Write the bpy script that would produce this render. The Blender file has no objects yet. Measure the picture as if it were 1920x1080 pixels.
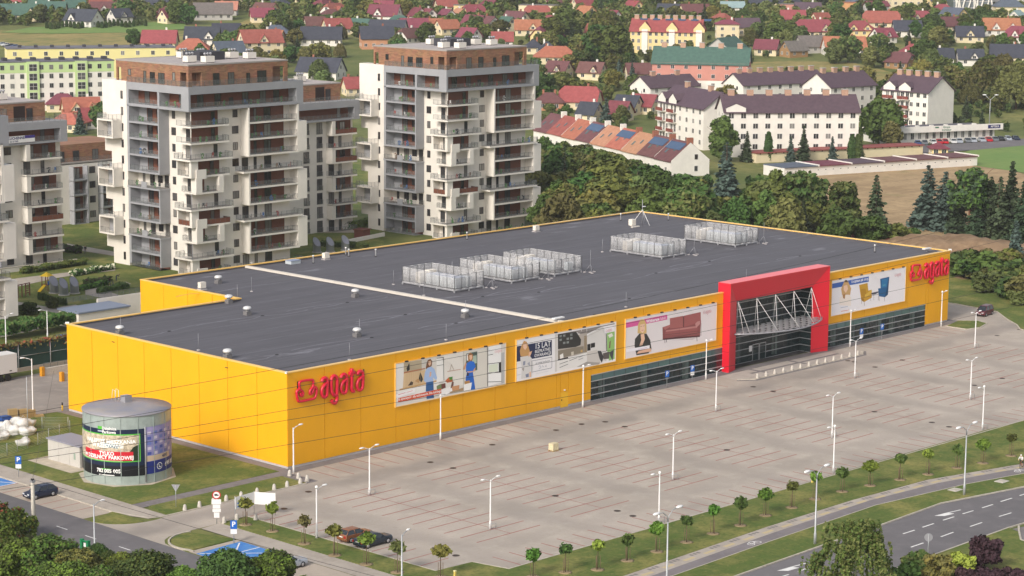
import bpy, bmesh, math, random
import numpy as np
from math import radians, sin, cos, pi, atan2, hypot
from mathutils import Vector, Matrix
sc = bpy.context.scene
col = sc.collection
# ---------------------------------------------------------------- camera
CAM = np.array([-175.6163, -205.7080, 67.7396])
YAW, PITCH, ROLL, F = 0.763498627, 0.166102431, 0.00772729863, 4251.97
_f = np.array([cos(PITCH)*cos(YAW), cos(PITCH)*sin(YAW), -sin(PITCH)])
_r = np.array([sin(YAW), -cos(YAW), 0.0]); _u = np.cross(_r, _f)
_c, _s = cos(ROLL), sin(ROLL)
RX, UP, FW = _c*_r+_s*_u, -_s*_r+_c*_u, _f
cam_data = bpy.data.cameras.new('camera'); cam = bpy.data.objects.new('camera', cam_data); col.objects.link(cam)
m = Matrix.Identity(4)
for i in range(3):
    m[i][0], m[i][1], m[i][2], m[i][3] = RX[i], UP[i], -FW[i], CAM[i]
cam.matrix_world = m
cam_data.sensor_width = 36.0; cam_data.lens = F/1920*36.0
cam_data.clip_start = 1.0; cam_data.clip_end = 6000.0
sc.camera = cam
# ---------------------------------------------------------------- light
SUN_DIR = Vector((-0.80, -0.17, 0.56)).normalized()     # towards the sun
world = bpy.data.worlds.new('World'); sc.world = world; world.use_nodes = True
nt = world.node_tree; bg = nt.nodes['Background']
sky = nt.nodes.new('ShaderNodeTexSky'); sky.sky_type = 'NISHITA'; sky.sun_disc = False
sky.sun_elevation = math.asin(SUN_DIR.z); sky.sun_rotation = atan2(SUN_DIR.x, SUN_DIR.y)
sky.air_density = 1.0; sky.dust_density = 3.5; sky.ozone_density = 1.0; sky.altitude = 200
hsv = nt.nodes.new('ShaderNodeHueSaturation'); hsv.inputs['Saturation'].default_value = .45; nt.links.new(sky.outputs[0], hsv.inputs['Color']); nt.links.new(hsv.outputs[0], bg.inputs[0]); bg.inputs[1].default_value = 0.15
sun_data = bpy.data.lights.new('sun', 'SUN'); sun_data.energy = 1.8; sun_data.angle = radians(12); sun_data.color = (1.0, 0.94, 0.85)
sun = bpy.data.objects.new('sun', sun_data); col.objects.link(sun)
sun.rotation_euler = SUN_DIR.to_track_quat('Z', 'Y').to_euler()
sc.view_settings.view_transform = 'Standard'; sc.view_settings.look = 'None'
sc.view_settings.exposure = 0.42; sc.view_settings.gamma = 1.0; sc.view_settings.use_curve_mapping = False
sc.cycles.max_bounces = 6; sc.cycles.transparent_max_bounces = 12; sc.cycles.volume_bounces = 0
# ---------------------------------------------------------------- helpers
rnd = random.Random(7)
def hill(s):                      # the land rises gently beyond the estates
    if s < 640: return 0.0
    if s < 800: return 0.055*(s-640)**2/320.0
    return 0.055*(80+(s-800))
FH = np.array([cos(YAW), sin(YAW)])
def gz(x, y): return hill((x-CAM[0])*FH[0]+(y-CAM[1])*FH[1])
def ray(px, py): return FW + RX*((px-960)/F) - UP*((py-540)/F)
def G(px, py, z=None):            # the point of the ground seen at a place of the photograph
    d = ray(px, py)
    if z is not None:
        t = (z-CAM[2])/d[2]; p = CAM+d*t; return (p[0], p[1])
    t = -CAM[2]/d[2]
    lo, hi = 100.0, min(t, 4000.0) if t > 0 else 4000.0
    p = CAM+d*hi
    if gz(p[0], p[1]) <= p[2]+1e-6: return (p[0], p[1])
    for _ in range(50):
        mi = (lo+hi)/2; p = CAM+d*mi
        if gz(p[0], p[1]) > p[2]: hi = mi
        else: lo = mi
    return (p[0], p[1])
def depth(x, y, z=0): return float(np.dot(np.array([x, y, z])-CAM, FW))
def pix(x, y, z=0):
    q = np.array([x, y, z])-CAM; w = q@FW
    return (960+F*(q@RX)/w, 540-F*(q@UP)/w)
def lin(h):
    h = h.lstrip('#'); v = [int(h[i:i+2], 16)/255 for i in (0, 2, 4)]
    return tuple((c/12.92 if c <= .04045 else ((c+.055)/1.055)**2.4) for c in v)
MATS = {}
def mat(name, c, rough=.8, metal=0.0, var=0.0, vscale=1.0, spec=.3, bump=0.0, bscale=8.0, rnd_obj=0.0, c2=None, alpha=1.0, emit=None, stretch=None, detail=4):
    """Principled material; colour varies with noise between c and c2 (or c scaled), optionally per object."""
    if name in MATS: return MATS[name]
    if isinstance(c, str): c = lin(c)
    if isinstance(c2, str): c2 = lin(c2)
    mt = bpy.data.materials.new(name); mt.use_nodes = True; n = mt.node_tree; b = n.nodes['Principled BSDF']
    b.inputs['Base Color'].default_value = (*c, 1); b.inputs['Roughness'].default_value = rough; b.inputs['Metallic'].default_value = metal
    b.inputs['Specular IOR Level'].default_value = spec
    mt.diffuse_color = (*c, 1)
    if alpha < 1: b.inputs['Alpha'].default_value = alpha
    if emit: b.inputs['Emission Color'].default_value = (*c, 1); b.inputs['Emission Strength'].default_value = emit
    tc = None
    def coord():
        nonlocal tc
        if tc is None:
            g = n.nodes.new('ShaderNodeNewGeometry'); tc = g.outputs['Position']
            if stretch:
                mp = n.nodes.new('ShaderNodeMapping'); mp.inputs['Scale'].default_value = stretch; n.links.new(tc, mp.inputs[0]); tc = mp.outputs[0]
        return tc
    last = None
    if var or c2:
        no = n.nodes.new('ShaderNodeTexNoise'); no.inputs['Scale'].default_value = vscale; no.inputs['Detail'].default_value = detail; no.inputs['Roughness'].default_value = .6
        n.links.new(coord(), no.inputs['Vector'])
        mx = n.nodes.new('ShaderNodeMix'); mx.data_type = 'RGBA'
        rp = n.nodes.new('ShaderNodeMapRange'); rp.inputs[1].default_value = .32; rp.inputs[2].default_value = .68
        n.links.new(no.outputs['Fac'], rp.inputs[0]); n.links.new(rp.outputs[0], mx.inputs['Factor'])
        a = c2 if c2 else tuple(x*(1-var) for x in c)
        bb = c if c2 else tuple(min(1, x*(1+var)) for x in c)
        mx.inputs[6].default_value = (*a, 1); mx.inputs[7].default_value = (*bb, 1); last = mx.outputs[2]
    if rnd_obj:
        oi = n.nodes.new('ShaderNodeObjectInfo'); hs = n.nodes.new('ShaderNodeHueSaturation')
        r1 = n.nodes.new('ShaderNodeMapRange'); r1.inputs[3].default_value = 1-rnd_obj; r1.inputs[4].default_value = 1+rnd_obj
        n.links.new(oi.outputs['Random'], r1.inputs[0]); n.links.new(r1.outputs[0], hs.inputs['Value'])
        r2 = n.nodes.new('ShaderNodeMath'); r2.operation = 'MULTIPLY'; r2.inputs[1].default_value = 7.31
        r3 = n.nodes.new('ShaderNodeMath'); r3.operation = 'FRACT'; n.links.new(oi.outputs['Random'], r2.inputs[0]); n.links.new(r2.outputs[0], r3.inputs[0])
        r4 = n.nodes.new('ShaderNodeMapRange'); r4.inputs[3].default_value = .5-.07*rnd_obj/.3; r4.inputs[4].default_value = .5+.04*rnd_obj/.3
        n.links.new(r3.outputs[0], r4.inputs[0]); n.links.new(r4.outputs[0], hs.inputs['Hue'])
        if last: n.links.new(last, hs.inputs['Color'])
        else: hs.inputs['Color'].default_value = (*c, 1)
        last = hs.outputs[0]
    if last: n.links.new(last, b.inputs['Base Color'])
    if bump:
        nb = n.nodes.new('ShaderNodeTexNoise'); nb.inputs['Scale'].default_value = bscale; nb.inputs['Detail'].default_value = 3
        n.links.new(coord(), nb.inputs['Vector'])
        bp = n.nodes.new('ShaderNodeBump'); bp.inputs['Strength'].default_value = bump; bp.inputs['Distance'].default_value = .1
        n.links.new(nb.outputs['Fac'], bp.inputs['Height']); n.links.new(bp.outputs[0], b.inputs['Normal'])
    MATS[name] = mt; return mt
class MB:
    """collects faces for one mesh"""
    def __init__(s): s.v = []; s.f = []; s.m = []; s.sm = []
    def face(s, pts, m=0, sm=False):
        b = len(s.v); s.v += [tuple(p) for p in pts]; s.f.append(tuple(range(b, b+len(pts)))); s.m.append(m); s.sm.append(sm); return s
    def box(s, x0, y0, z0, x1, y1, z1, m=0):
        b = len(s.v); s.v += [(x0,y0,z0),(x1,y0,z0),(x1,y1,z0),(x0,y1,z0),(x0,y0,z1),(x1,y0,z1),(x1,y1,z1),(x0,y1,z1)]
        for q in ((0,3,2,1),(4,5,6,7),(0,1,5,4),(1,2,6,5),(2,3,7,6),(3,0,4,7)): s.f.append(tuple(b+i for i in q)); s.m.append(m); s.sm.append(False)
        return s
    def prism(s, poly, z0, z1, m=0, mtop=None):
        n = len(poly); a = sum(poly[i][0]*poly[(i+1)%n][1]-poly[(i+1)%n][0]*poly[i][1] for i in range(n))
        if a < 0: poly = poly[::-1]
        b = len(s.v); s.v += [(p[0],p[1],z0) for p in poly]+[(p[0],p[1],z1) for p in poly]
        s.f.append(tuple(b+n-1-i for i in range(n))); s.m.append(m); s.sm.append(False)
        s.f.append(tuple(b+n+i for i in range(n))); s.m.append(m if mtop is None else mtop); s.sm.append(False)
        for i in range(n):
            j = (i+1)%n; s.f.append((b+i,b+j,b+n+j,b+n+i)); s.m.append(m); s.sm.append(False)
        return s
    def cone(s, p0, p1, r0, r1, n=8, m=0, caps=True, sm=True):
        p0, p1 = Vector(p0), Vector(p1); d = (p1-p0).normalized(); a = d.orthogonal().normalized(); c = d.cross(a)
        b = len(s.v)
        for p, r in ((p0,r0),(p1,r1)):
            for i in range(n):
                t = 2*pi*i/n; s.v.append(tuple(p+a*(r*cos(t))+c*(r*sin(t))))
        for i in range(n):
            j = (i+1)%n; s.f.append((b+i,b+j,b+n+j,b+n+i)); s.m.append(m); s.sm.append(sm)
        if caps:
            s.f.append(tuple(b+n-1-i for i in range(n))); s.m.append(m); s.sm.append(False)
            s.f.append(tuple(b+n+i for i in range(n))); s.m.append(m); s.sm.append(False)
        return s
    def tube(s, pts, r, n=6, m=0, rz=None, closed=False):
        """sweep along pts; r a number or a list"""
        P = [Vector(p) for p in pts]; k = len(P); b = len(s.v)
        rr = r if isinstance(r, (list, tuple)) else [r]*k
        up = None
        for i in range(k):
            d = (P[min(i+1,k-1)]-P[max(i-1,0)]) if not closed else (P[(i+1)%k]-P[i-1])
            d.normalize()
            if up is None: up = d.orthogonal().normalized()
            a = (up-d*up.dot(d)); a = a.normalized() if a.length > 1e-6 else d.orthogonal().normalized(); up = a; c = d.cross(a)
            for j in range(n):
                t = 2*pi*j/n; s.v.append(tuple(P[i]+a*(rr[i]*cos(t))+c*(rr[i]*sin(t))))
        for i in range(k if closed else k-1):
            i2 = (i+1)%k
            for j in range(n):
                j2 = (j+1)%n; s.f.append((b+i*n+j,b+i*n+j2,b+i2*n+j2,b+i2*n+j)); s.m.append(m); s.sm.append(True)
        if not closed:
            s.f.append(tuple(b+n-1-j for j in range(n))); s.m.append(m); s.sm.append(False)
            s.f.append(tuple(b+(k-1)*n+j for j in range(n))); s.m.append(m); s.sm.append(False)
        return s
    def lathe(s, prof, n=12, m=0, c=(0,0), sm=True):
        b = len(s.v)
        for r, z in prof:
            for j in range(n): s.v.append((c[0]+r*cos(2*pi*j/n), c[1]+r*sin(2*pi*j/n), z))
        for i in range(len(prof)-1):
            for j in range(n):
                j2 = (j+1)%n; s.f.append((b+i*n+j,b+i*n+j2,b+(i+1)*n+j2,b+(i+1)*n+j)); s.m.append(m); s.sm.append(sm)
        if prof[0][0] > 1e-4: s.f.append(tuple(b+n-1-j for j in range(n))); s.m.append(m); s.sm.append(False)
        if prof[-1][0] > 1e-4: s.f.append(tuple(b+(len(prof)-1)*n+j for j in range(n))); s.m.append(m); s.sm.append(False)
        return s
    def mesh(s, name, mats):
        me = bpy.data.meshes.new(name); me.from_pydata(s.v, [], s.f)
        for x in (mats if isinstance(mats, (list, tuple)) else [mats]): me.materials.append(x)
        me.polygons.foreach_set('material_index', s.m); me.polygons.foreach_set('use_smooth', s.sm); me.update(); return me
    def build(s, name, mats, parent=None, loc=None, rz=0.0):
        return put(name, s.mesh(name, mats), parent, loc, rz)
def put(name, me, parent=None, loc=None, rz=0.0, scale=None):
    o = bpy.data.objects.new(name, me); col.objects.link(o)
    if parent: o.parent = parent
    if loc: o.location = loc
    if rz: o.rotation_euler = (0, 0, rz)
    if scale: o.scale = scale if isinstance(scale, (tuple, list)) else (scale,)*3
    return o
def tag(o, label=None, cat=None, group=None, kind=None):
    if label: o['label'] = label
    if cat: o['category'] = cat
    if group: o['group'] = group
    if kind: o['kind'] = kind
    return o
def thing(name, label, cat, loc=(0,0,0), rz=0.0, group=None):
    o = put(name, None, None, loc, rz); o.empty_display_size = .5
    return tag(o, label, cat, group)
def struct(o): o['kind'] = 'structure'; return o
KIDS = {}
def dup(root, loc=None, rz=None, label=None, scale=None, parent=None):
    c = root.copy(); col.objects.link(c)
    if loc is not None: c.location = loc
    if rz is not None: c.rotation_euler = (0, 0, rz)
    if scale is not None: c.scale = scale if isinstance(scale, (tuple, list)) else (scale,)*3
    if label: c['label'] = label
    if parent: c.parent = parent
    if root.name not in KIDS: KIDS[root.name] = list(root.children)
    for ch in KIDS[root.name]: dup(ch, parent=c)
    return c
def sheet(name, poly, z, m, kind='structure', parent=None):
    """a flat sheet of ground; poly in world x, y"""
    o = bpy.data.objects.new(name, None)
    mb = MB(); n = len(poly); a = sum(poly[i][0]*poly[(i+1)%n][1]-poly[(i+1)%n][0]*poly[i][1] for i in range(n))
    mb.face([(p[0],p[1],z) for p in (poly if a > 0 else poly[::-1])])
    o = mb.build(name, m, parent)
    if kind and not parent: o['kind'] = kind
    return o
def rect(x0, y0, x1, y1): return [(x0,y0),(x1,y0),(x1,y1),(x0,y1)]
def arc(cx, cy, r, a0, a1, n=6): return [(cx+r*cos(radians(a0+(a1-a0)*i/n)), cy+r*sin(radians(a0+(a1-a0)*i/n))) for i in range(n+1)]
FONT_CACHE = {}
def text_mesh(txt, size, bold=0.0, align='CENTER', extrude=0.0, space=1.0):
    k = (txt, size, bold, align, extrude, space)
    if k in FONT_CACHE: return FONT_CACHE[k]
    cu = bpy.data.curves.new('lettering', 'FONT'); cu.body = txt; cu.size = size; cu.align_x = align; cu.align_y = 'CENTER'; cu.offset = bold; cu.extrude = extrude; cu.resolution_u = 2; cu.space_character = space
    o = bpy.data.objects.new('tmp', cu); col.objects.link(o); dg = bpy.context.evaluated_depsgraph_get()
    me = bpy.data.meshes.new_from_object(o.evaluated_get(dg)); bpy.data.objects.remove(o); me.name = 'lettering'
    FONT_CACHE[k] = me; return me
def text(name, txt, size, m, parent, loc, rot, **k):
    me = text_mesh(txt, size, **k).copy(); me.materials.clear(); me.materials.append(m)
    o = put(name, me, parent, loc); o.rotation_euler = rot; return o
# lettering and figures that need evaluating, made while the scene is still small
for a in (('Dla synowych i dla teściowych. Dla każdego.',.44,.008),('15 LAT',1.05,.014),('BEZPŁATNEJ',.56,.006),('GWARANCJI',.58,.007),('na meble kuchenne',.36,.0),('Wybieram',.66,.02),('co lubię.',.6,.0),('Urządzam jak chcę.',.58,.015),('Grupa',1.0,.02),('Inwestor',.95,.02),('APTEKA',.85,.015),('P',.8,.02),('Dzielnica',.5,.012),('Parkowa',.5,.012),('NAJLEPSZE MIESZKANIA',.62,.02),('W RZESZOWIE',.62,.02),('TYLKO',.62,.02),('W DZIELNICY PARKOWEJ',.6,.02),('782 005 005',.62,.02),('4890',.55,.015),('695 005',.75,.02),('KUCHENNE',.7,.02),('22 33 560',.45,.01)): text_mesh(*a)
def skin_body(name, V, E, R_, mats, pick):
    """one continuous figure grown round a skeleton; pick(co) gives the material index"""
    me = bpy.data.meshes.new(name); me.from_pydata(V, E, []); o = bpy.data.objects.new(name, me); col.objects.link(o)
    sk = o.modifiers.new('skin', 'SKIN'); sk.use_smooth_shade = True; ss = o.modifiers.new('sub', 'SUBSURF'); ss.levels = 1; ss.render_levels = 1
    for i, r_ in enumerate(R_): me.skin_vertices[0].data[i].radius = (r_, r_)
    me.skin_vertices[0].data[0].use_root = True
    m2 = bpy.data.meshes.new_from_object(o.evaluated_get(bpy.context.evaluated_depsgraph_get())); bpy.data.objects.remove(o)
    m2.name = name; m2.materials.clear()
    for m_ in mats: m2.materials.append(m_)
    for p in m2.polygons: p.material_index = pick(p.center)
    return m2
SKIN = mat('skin', '#c99a7c', rough=.6); HAIR = mat('hair brown', '#4a3426', rough=.7); CLOTH = {k: mat('cloth '+k, c, rough=.85) for k, c in (('white','#dcdad8'),('dark','#2b2c33'),('grey','#6a6c72'),('red','#a8453f'),('navy','#2a3552'))}
def figure(name, J, top, legs, zc, zl, bare_legs=False):
    names = list(J); idx = {n_: i for i, n_ in enumerate(names)}; V = [J[n_][0] for n_ in names]; R_ = [J[n_][1] for n_ in names]
    E = [('pelvis','belly'),('belly','chest'),('chest','neck'),('neck','head'),('head','crown')]
    for s in 'LR': E += [('chest','sh'+s),('sh'+s,'el'+s),('el'+s,'ha'+s),('ha'+s,'fi'+s),('pelvis','hip'+s),('hip'+s,'kn'+s),('kn'+s,'an'+s),('an'+s,'toe'+s)]
    E = [(idx[a], idx[b]) for a, b in E]; hands = [Vector(J['ha'+s][0]) for s in 'LR']; shoes = [Vector(J['an'+s][0]) for s in 'LR']; neck = J['neck'][0][2]; cr = J['crown'][0][2]; fx = J['head'][0][0]
    def pick(c):
        if c.z > cr-.07 or (c.z > neck+.12 and c.x > fx+.05): return 3
        if c.z > neck-.01: return 0
        if min((c-h).length for h in hands) < .13: return 0
        if min((c-h).length for h in shoes) < .12: return 4
        if c.z < zl: return 0 if bare_legs else 2
        return 1 if c.z > zc else 2
    return skin_body(name, V, E, R_, [SKIN, CLOTH[top], CLOTH[legs], HAIR, CLOTH['dark']], pick)
def joints(pelvis, belly, chest, neck, head, crown, sh, el, ha, fi, hip, kn, an, toe):
    J = {'pelvis':(pelvis,.14),'belly':(belly,.13),'chest':(chest,.15),'neck':(neck,.055),'head':(head,.1),'crown':(crown,.085)}
    for s, sg in (('L',1),('R',-1)):
        g = lambda p, w: ((p[0] if not isinstance(p[0], tuple) else p[0 if sg > 0 else 1][0]), 0, 0)
        for nm, p, r_ in (('sh',sh,.075),('el',el,.05),('ha',ha,.04),('fi',fi,.022),('hip',hip,.09),('kn',kn,.06),('an',an,.042),('toe',toe,.035)):
            q = p[0 if sg > 0 else 1] if isinstance(p[0], tuple) else (p[0], p[1]*sg, p[2]); J[nm+s] = (q, r_)
    return J
RIDER = figure('body', joints((0,0,.98),(-.1,0,1.15),(-.28,0,1.36),(-.36,0,1.47),(-.41,0,1.6),(-.40,0,1.70),(-.28,.19,1.40),(-.48,.25,1.18),(-.66,.24,1.06),(-.74,.23,1.03),(.0,.1,.95),((-.38,.11,.74),(-.30,-.11,.56)),((-.16,.11,.36),(-.1,-.11,.17)),((-.29,.11,.31),(-.22,-.11,.13))), 'white', 'dark', 1.02, .62, True)
WALKER = figure('body', joints((0,0,.93),(0,0,1.08),(0,0,1.32),(0,0,1.47),(-.02,0,1.6),(0,0,1.70),(0,.19,1.38),(.03,.24,1.1),(-.06,.24,.86),(-.08,.23,.76),(0,.1,.9),((-.12,.1,.5),(.1,-.1,.5)),((-.1,.1,.08),(.24,-.1,.12)),((-.25,.1,.04),(.1,-.1,.04))), 'dark', 'grey', 1.0, .0)
BENDER = figure('body', joints((.1,0,.9),(-.05,0,1.05),(-.28,0,1.18),(-.42,0,1.2),(-.52,0,1.2),(-.56,0,1.28),(-.3,.18,1.16),(-.36,.2,.9),(-.42,.18,.68),(-.44,.17,.6),(.1,.1,.87),((.0,.1,.48),(.12,-.1,.48)),((.05,.1,.08),(.18,-.1,.08)),((-.1,.1,.04),(.04,-.1,.04))), 'dark', 'navy', .98, .0)
# ---------------------------------------------------------------- ground materials
def layered(name, base, layers, rough=.9, bump=.0, bscale=20, spec=.2):
    """base colour with noise layers: (colour, scale, low, high, strength, stretch)"""
    mt = bpy.data.materials.new(name); mt.use_nodes = True; n = mt.node_tree; b = n.nodes['Principled BSDF']
    b.inputs['Roughness'].default_value = rough; b.inputs['Specular IOR Level'].default_value = spec
    g = n.nodes.new('ShaderNodeNewGeometry'); last = n.nodes.new('ShaderNodeRGB'); last.outputs[0].default_value = (*lin(base), 1); last = last.outputs[0]
    for i, (c, scl, lo, hi, st, stretch) in enumerate(layers):
        mp = n.nodes.new('ShaderNodeMapping'); mp.inputs['Scale'].default_value = stretch or (1,1,1); mp.inputs['Location'].default_value = (13.7*i, 5.1*i, 0)
        n.links.new(g.outputs['Position'], mp.inputs[0])
        no = n.nodes.new('ShaderNodeTexNoise'); no.inputs['Scale'].default_value = scl; no.inputs['Detail'].default_value = 5; no.inputs['Roughness'].default_value = .62
        n.links.new(mp.outputs[0], no.inputs['Vector'])
        r = n.nodes.new('ShaderNodeMapRange'); r.inputs[1].default_value = lo; r.inputs[2].default_value = hi; r.inputs[4].default_value = st; n.links.new(no.outputs['Fac'], r.inputs[0])
        mx = n.nodes.new('ShaderNodeMix'); mx.data_type = 'RGBA'; n.links.new(r.outputs[0], mx.inputs['Factor']); n.links.new(last, mx.inputs[6]); mx.inputs[7].default_value = (*lin(c), 1); last = mx.outputs[2]
    n.links.new(last, b.inputs['Base Color'])
    if bump:
        nb = n.nodes.new('ShaderNodeTexNoise'); nb.inputs['Scale'].default_value = bscale; nb.inputs['Detail'].default_value = 3; n.links.new(g.outputs['Position'], nb.inputs['Vector'])
        bp = n.nodes.new('ShaderNodeBump'); bp.inputs['Strength'].default_value = bump; bp.inputs['Distance'].default_value = .08; n.links.new(nb.outputs['Fac'], bp.inputs['Height']); n.links.new(bp.outputs[0], b.inputs['Normal'])
    MATS[name] = mt; return mt
GRASS = layered('lawn grass', '#626b34', [('#52652c', .5, .42, .6, .8, None), ('#948a50', .16, .46, .68, .8, None), ('#3d5024', 2.2, .45, .7, .6, None), ('#9a8d58', 1.3, .6, .75, .6, None)], bump=.8, bscale=9)
LAND = layered('rough grassland', '#6b6f40', [('#56622f', .05, .4, .6, .8, None), ('#8b8450', .03, .5, .66, .8, None), ('#45532a', .4, .45, .7, .6, None)], bump=.6, bscale=2)
MEADOW = layered('dry meadow', '#857c4c', [('#9b8a58', .06, .4, .6, .8, None), ('#66703c', .09, .5, .62, .8, (1,1.8,1)), ('#6c6440', .5, .5, .7, .6, None)], bump=.5, bscale=1)
LUSH = layered('mown field', '#6b8546', [('#7d8b4e', .05, .4, .65, .7, None), ('#5c763c', .3, .45, .7, .5, None)], bump=.3, bscale=1)
SOIL = layered('bare soil', '#a88f6c', [('#8a7355', .05, .4, .62, .8, (1,3,1)), ('#b79c76', .12, .5, .7, .7, (3,1,1)), ('#77634a', .6, .52, .7, .7, None), ('#7d7a4c', .08, .6, .72, .6, None)], bump=.8, bscale=1.2)
MOUND = layered('dug earth', '#8d745a', [('#6f5943', .2, .4, .62, .8, None), ('#a48a6c', .5, .5, .7, .7, None), ('#c8b9a4', 2.0, .68, .74, .7, None), ('#6a6a40', .15, .58, .7, .6, None)], bump=1.0, bscale=1.5)
PAVE = layered('concrete block paving', '#b1a496', [('#a1968b', .07, .4, .62, .8, None), ('#bcae9f', .35, .5, .7, .6, None), ('#96897c', .09, .55, .72, .55, (.25,1,1)), ('#a0947e', 3.0, .5, .75, .5, None), ('#8d8478', .8, .62, .75, .5, None)], bump=.3, bscale=14)
def aisle_wear(mt):
    """tyre-darkened driving lanes of the car park"""
    n = mt.node_tree; b = n.nodes['Principled BSDF']; src = b.inputs['Base Color'].links[0].from_socket
    g = n.nodes.new('ShaderNodeNewGeometry'); sp = n.nodes.new('ShaderNodeSeparateXYZ'); n.links.new(g.outputs['Position'], sp.inputs[0])
    def M(op, a, b_=None, c=None):
        q = n.nodes.new('ShaderNodeMath'); q.operation = op
        for i, v in enumerate((a, b_, c)):
            if v is None: continue
            if isinstance(v, (int, float)): q.inputs[i].default_value = v
            else: n.links.new(v, q.inputs[i])
        return q.outputs[0]
    def R(v, a, c, d=1.0):
        q = n.nodes.new('ShaderNodeMapRange'); q.interpolation_type = 'SMOOTHSTEP'; n.links.new(v, q.inputs[0]); q.inputs[1].default_value = a; q.inputs[2].default_value = c; q.inputs[3].default_value = d; q.inputs[4].default_value = 0.0; return q.outputs[0]
    no = n.nodes.new('ShaderNodeTexNoise'); no.inputs['Scale'].default_value = .11; no.inputs['Detail'].default_value = 5; n.links.new(g.outputs['Position'], no.inputs['Vector'])
    wob = M('MULTIPLY', M('SUBTRACT', no.outputs['Fac'], .5), 6.0)
    a1 = R(M('ABSOLUTE', M('ADD', M('ADD', sp.outputs[1], 9.8), wob)), .6, 3.4, 1.0)
    a2 = R(M('ABSOLUTE', M('ADD', M('ADD', sp.outputs[1], 41.8), wob)), .5, 2.4, .35)
    a3 = R(M('PINGPONG', M('ADD', M('SUBTRACT', sp.outputs[0], 6.4), wob), 8.05), .6, 3.2, .55)
    a4 = R(M('ABSOLUTE', M('ADD', M('SUBTRACT', sp.outputs[0], -10), wob)), .6, 3.0, .5)
    f = M('MULTIPLY', M('MAXIMUM', M('MAXIMUM', a1, a2), M('MAXIMUM', a3, a4)), M('MULTIPLY', no.outputs['Fac'], .85))
    mx = n.nodes.new('ShaderNodeMix'); mx.data_type = 'RGBA'; n.links.new(f, mx.inputs['Factor']); n.links.new(src, mx.inputs[6]); mx.inputs[7].default_value = (*lin('#77716d'), 1); n.links.new(mx.outputs[2], b.inputs['Base Color'])
PAVEL = layered('car park block paving', '#aea398', [('#9e9489', .07, .4, .62, .8, None), ('#bab0a3', .35, .5, .7, .6, None), ('#928a82', .09, .55, .72, .5, (.25,1,1)), ('#a0947e', 3.0, .5, .75, .5, None), ('#8d8478', .8, .62, .75, .5, None)], bump=.3, bscale=14)
aisle_wear(PAVEL)
APRON = layered('pale slab paving', '#aca39a', [('#9b9289', .4, .45, .65, .7, None), ('#bdb3a8', 1.5, .5, .7, .5, None)], bump=.2, bscale=14)
WALK = layered('concrete footpath', '#a99f94', [('#978d83', .3, .42, .62, .7, None), ('#b5aa9d', 1.2, .5, .7, .6, None)], bump=.2, bscale=14)
GREYPAVE = layered('grey block paving', '#7b7574', [('#6e6867', .5, .42, .62, .7, None), ('#8a858a', 2.0, .5, .7, .5, None)], bump=.2, bscale=14)
ASPHALT = layered('asphalt', '#716d6e', [('#636061', .08, .4, .62, .8, (1,.3,1)), ('#7d7878', .5, .5, .7, .5, None), ('#5b5858', 1.2, .6, .75, .4, None)], bump=.2, bscale=20)
ASPHALT2 = layered('cycle path asphalt', '#7d7676', [('#706a6a', .2, .42, .62, .7, None), ('#837e86', 1.2, .5, .7, .5, None)], bump=.2, bscale=20)
YARD = layered('yard paving', '#928a83', [('#827b76', .1, .4, .62, .8, None), ('#a39b92', .5, .5, .7, .6, None), ('#75706c', .3, .62, .75, .6, None)], bump=.3, bscale=14)
KERB = mat('kerb concrete', '#b3aa9c', var=.15, vscale=2)
WHITE_PAINT = mat('road paint white', '#d9d6d2', var=.12, vscale=1.5)
RED_PAINT = mat('red line blocks', '#8f4f4c', c2='#9c6a62', vscale=.8)
BLUE_PAINT = mat('blue bay paint', '#2f6db8', c2='#5a8cc0', vscale=.7)
# ---------------------------------------------------------------- terrain
def ST(x, y): return ((x-CAM[0])*FH[0]+(y-CAM[1])*FH[1], (x-CAM[0])*FH[1]-(y-CAM[1])*FH[0])
def XY(s, t): return (CAM[0]+s*FH[0]+t*FH[1], CAM[1]+s*FH[1]-t*FH[0])
SB = [-300, 640, 660, 680, 700, 720, 740, 760, 780, 800, 1900]
mb = MB()
for i in range(len(SB)-1):
    s0, s1 = SB[i], SB[i+1]
    w0, w1 = 700, 700
    q = [XY(s0,-w0), XY(s0,w0), XY(s1,w1), XY(s1,-w1)]
    mb.face([(p[0],p[1],hill(s)) for p, s in zip(q, (s0,s0,s1,s1))])
struct(mb.build('ground', LAND))
def clip(poly, a, keep_ge):
    out = []
    for i in range(len(poly)):
        p, q = poly[i], poly[(i+1)%len(poly)]
        ip = (p[0] >= a) if keep_ge else (p[0] <= a); iq = (q[0] >= a) if keep_ge else (q[0] <= a)
        if ip: out.append(p)
        if ip != iq:
            t = (a-p[0])/(q[0]-p[0]); out.append((a, p[1]+t*(q[1]-p[1])))
    return out
def drape(name, pxs, off, m):
    poly = [ST(*G(*p)) for p in pxs]; mb = MB()
    for i in range(len(SB)-1):
        c = clip(clip(poly, SB[i], True), SB[i+1], False)
        if len(c) >= 3:
            pts = [(*XY(*q), hill(q[0])+off) for q in c]
            a = sum(pts[k][0]*pts[(k+1)%len(pts)][1]-pts[(k+1)%len(pts)][0]*pts[k][1] for k in range(len(pts)))
            mb.face(pts if a > 0 else pts[::-1])
    return struct(mb.build(name, m))
drape('meadow', [(-20,57),(100,56),(330,60),(430,52),(480,30),(500,44),(470,70),(420,88),(230,95),(60,92),(-20,80)], .12, MEADOW)
drape('mown_field', [(0,62),(60,52),(210,47),(345,40),(350,55),(250,62),(100,64)], .25, LUSH)
drape('pasture', [(1380,118),(1500,114),(1600,118),(1680,138),(1760,150),(1700,160),(1560,160),(1395,150)], .12, MEADOW)
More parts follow.
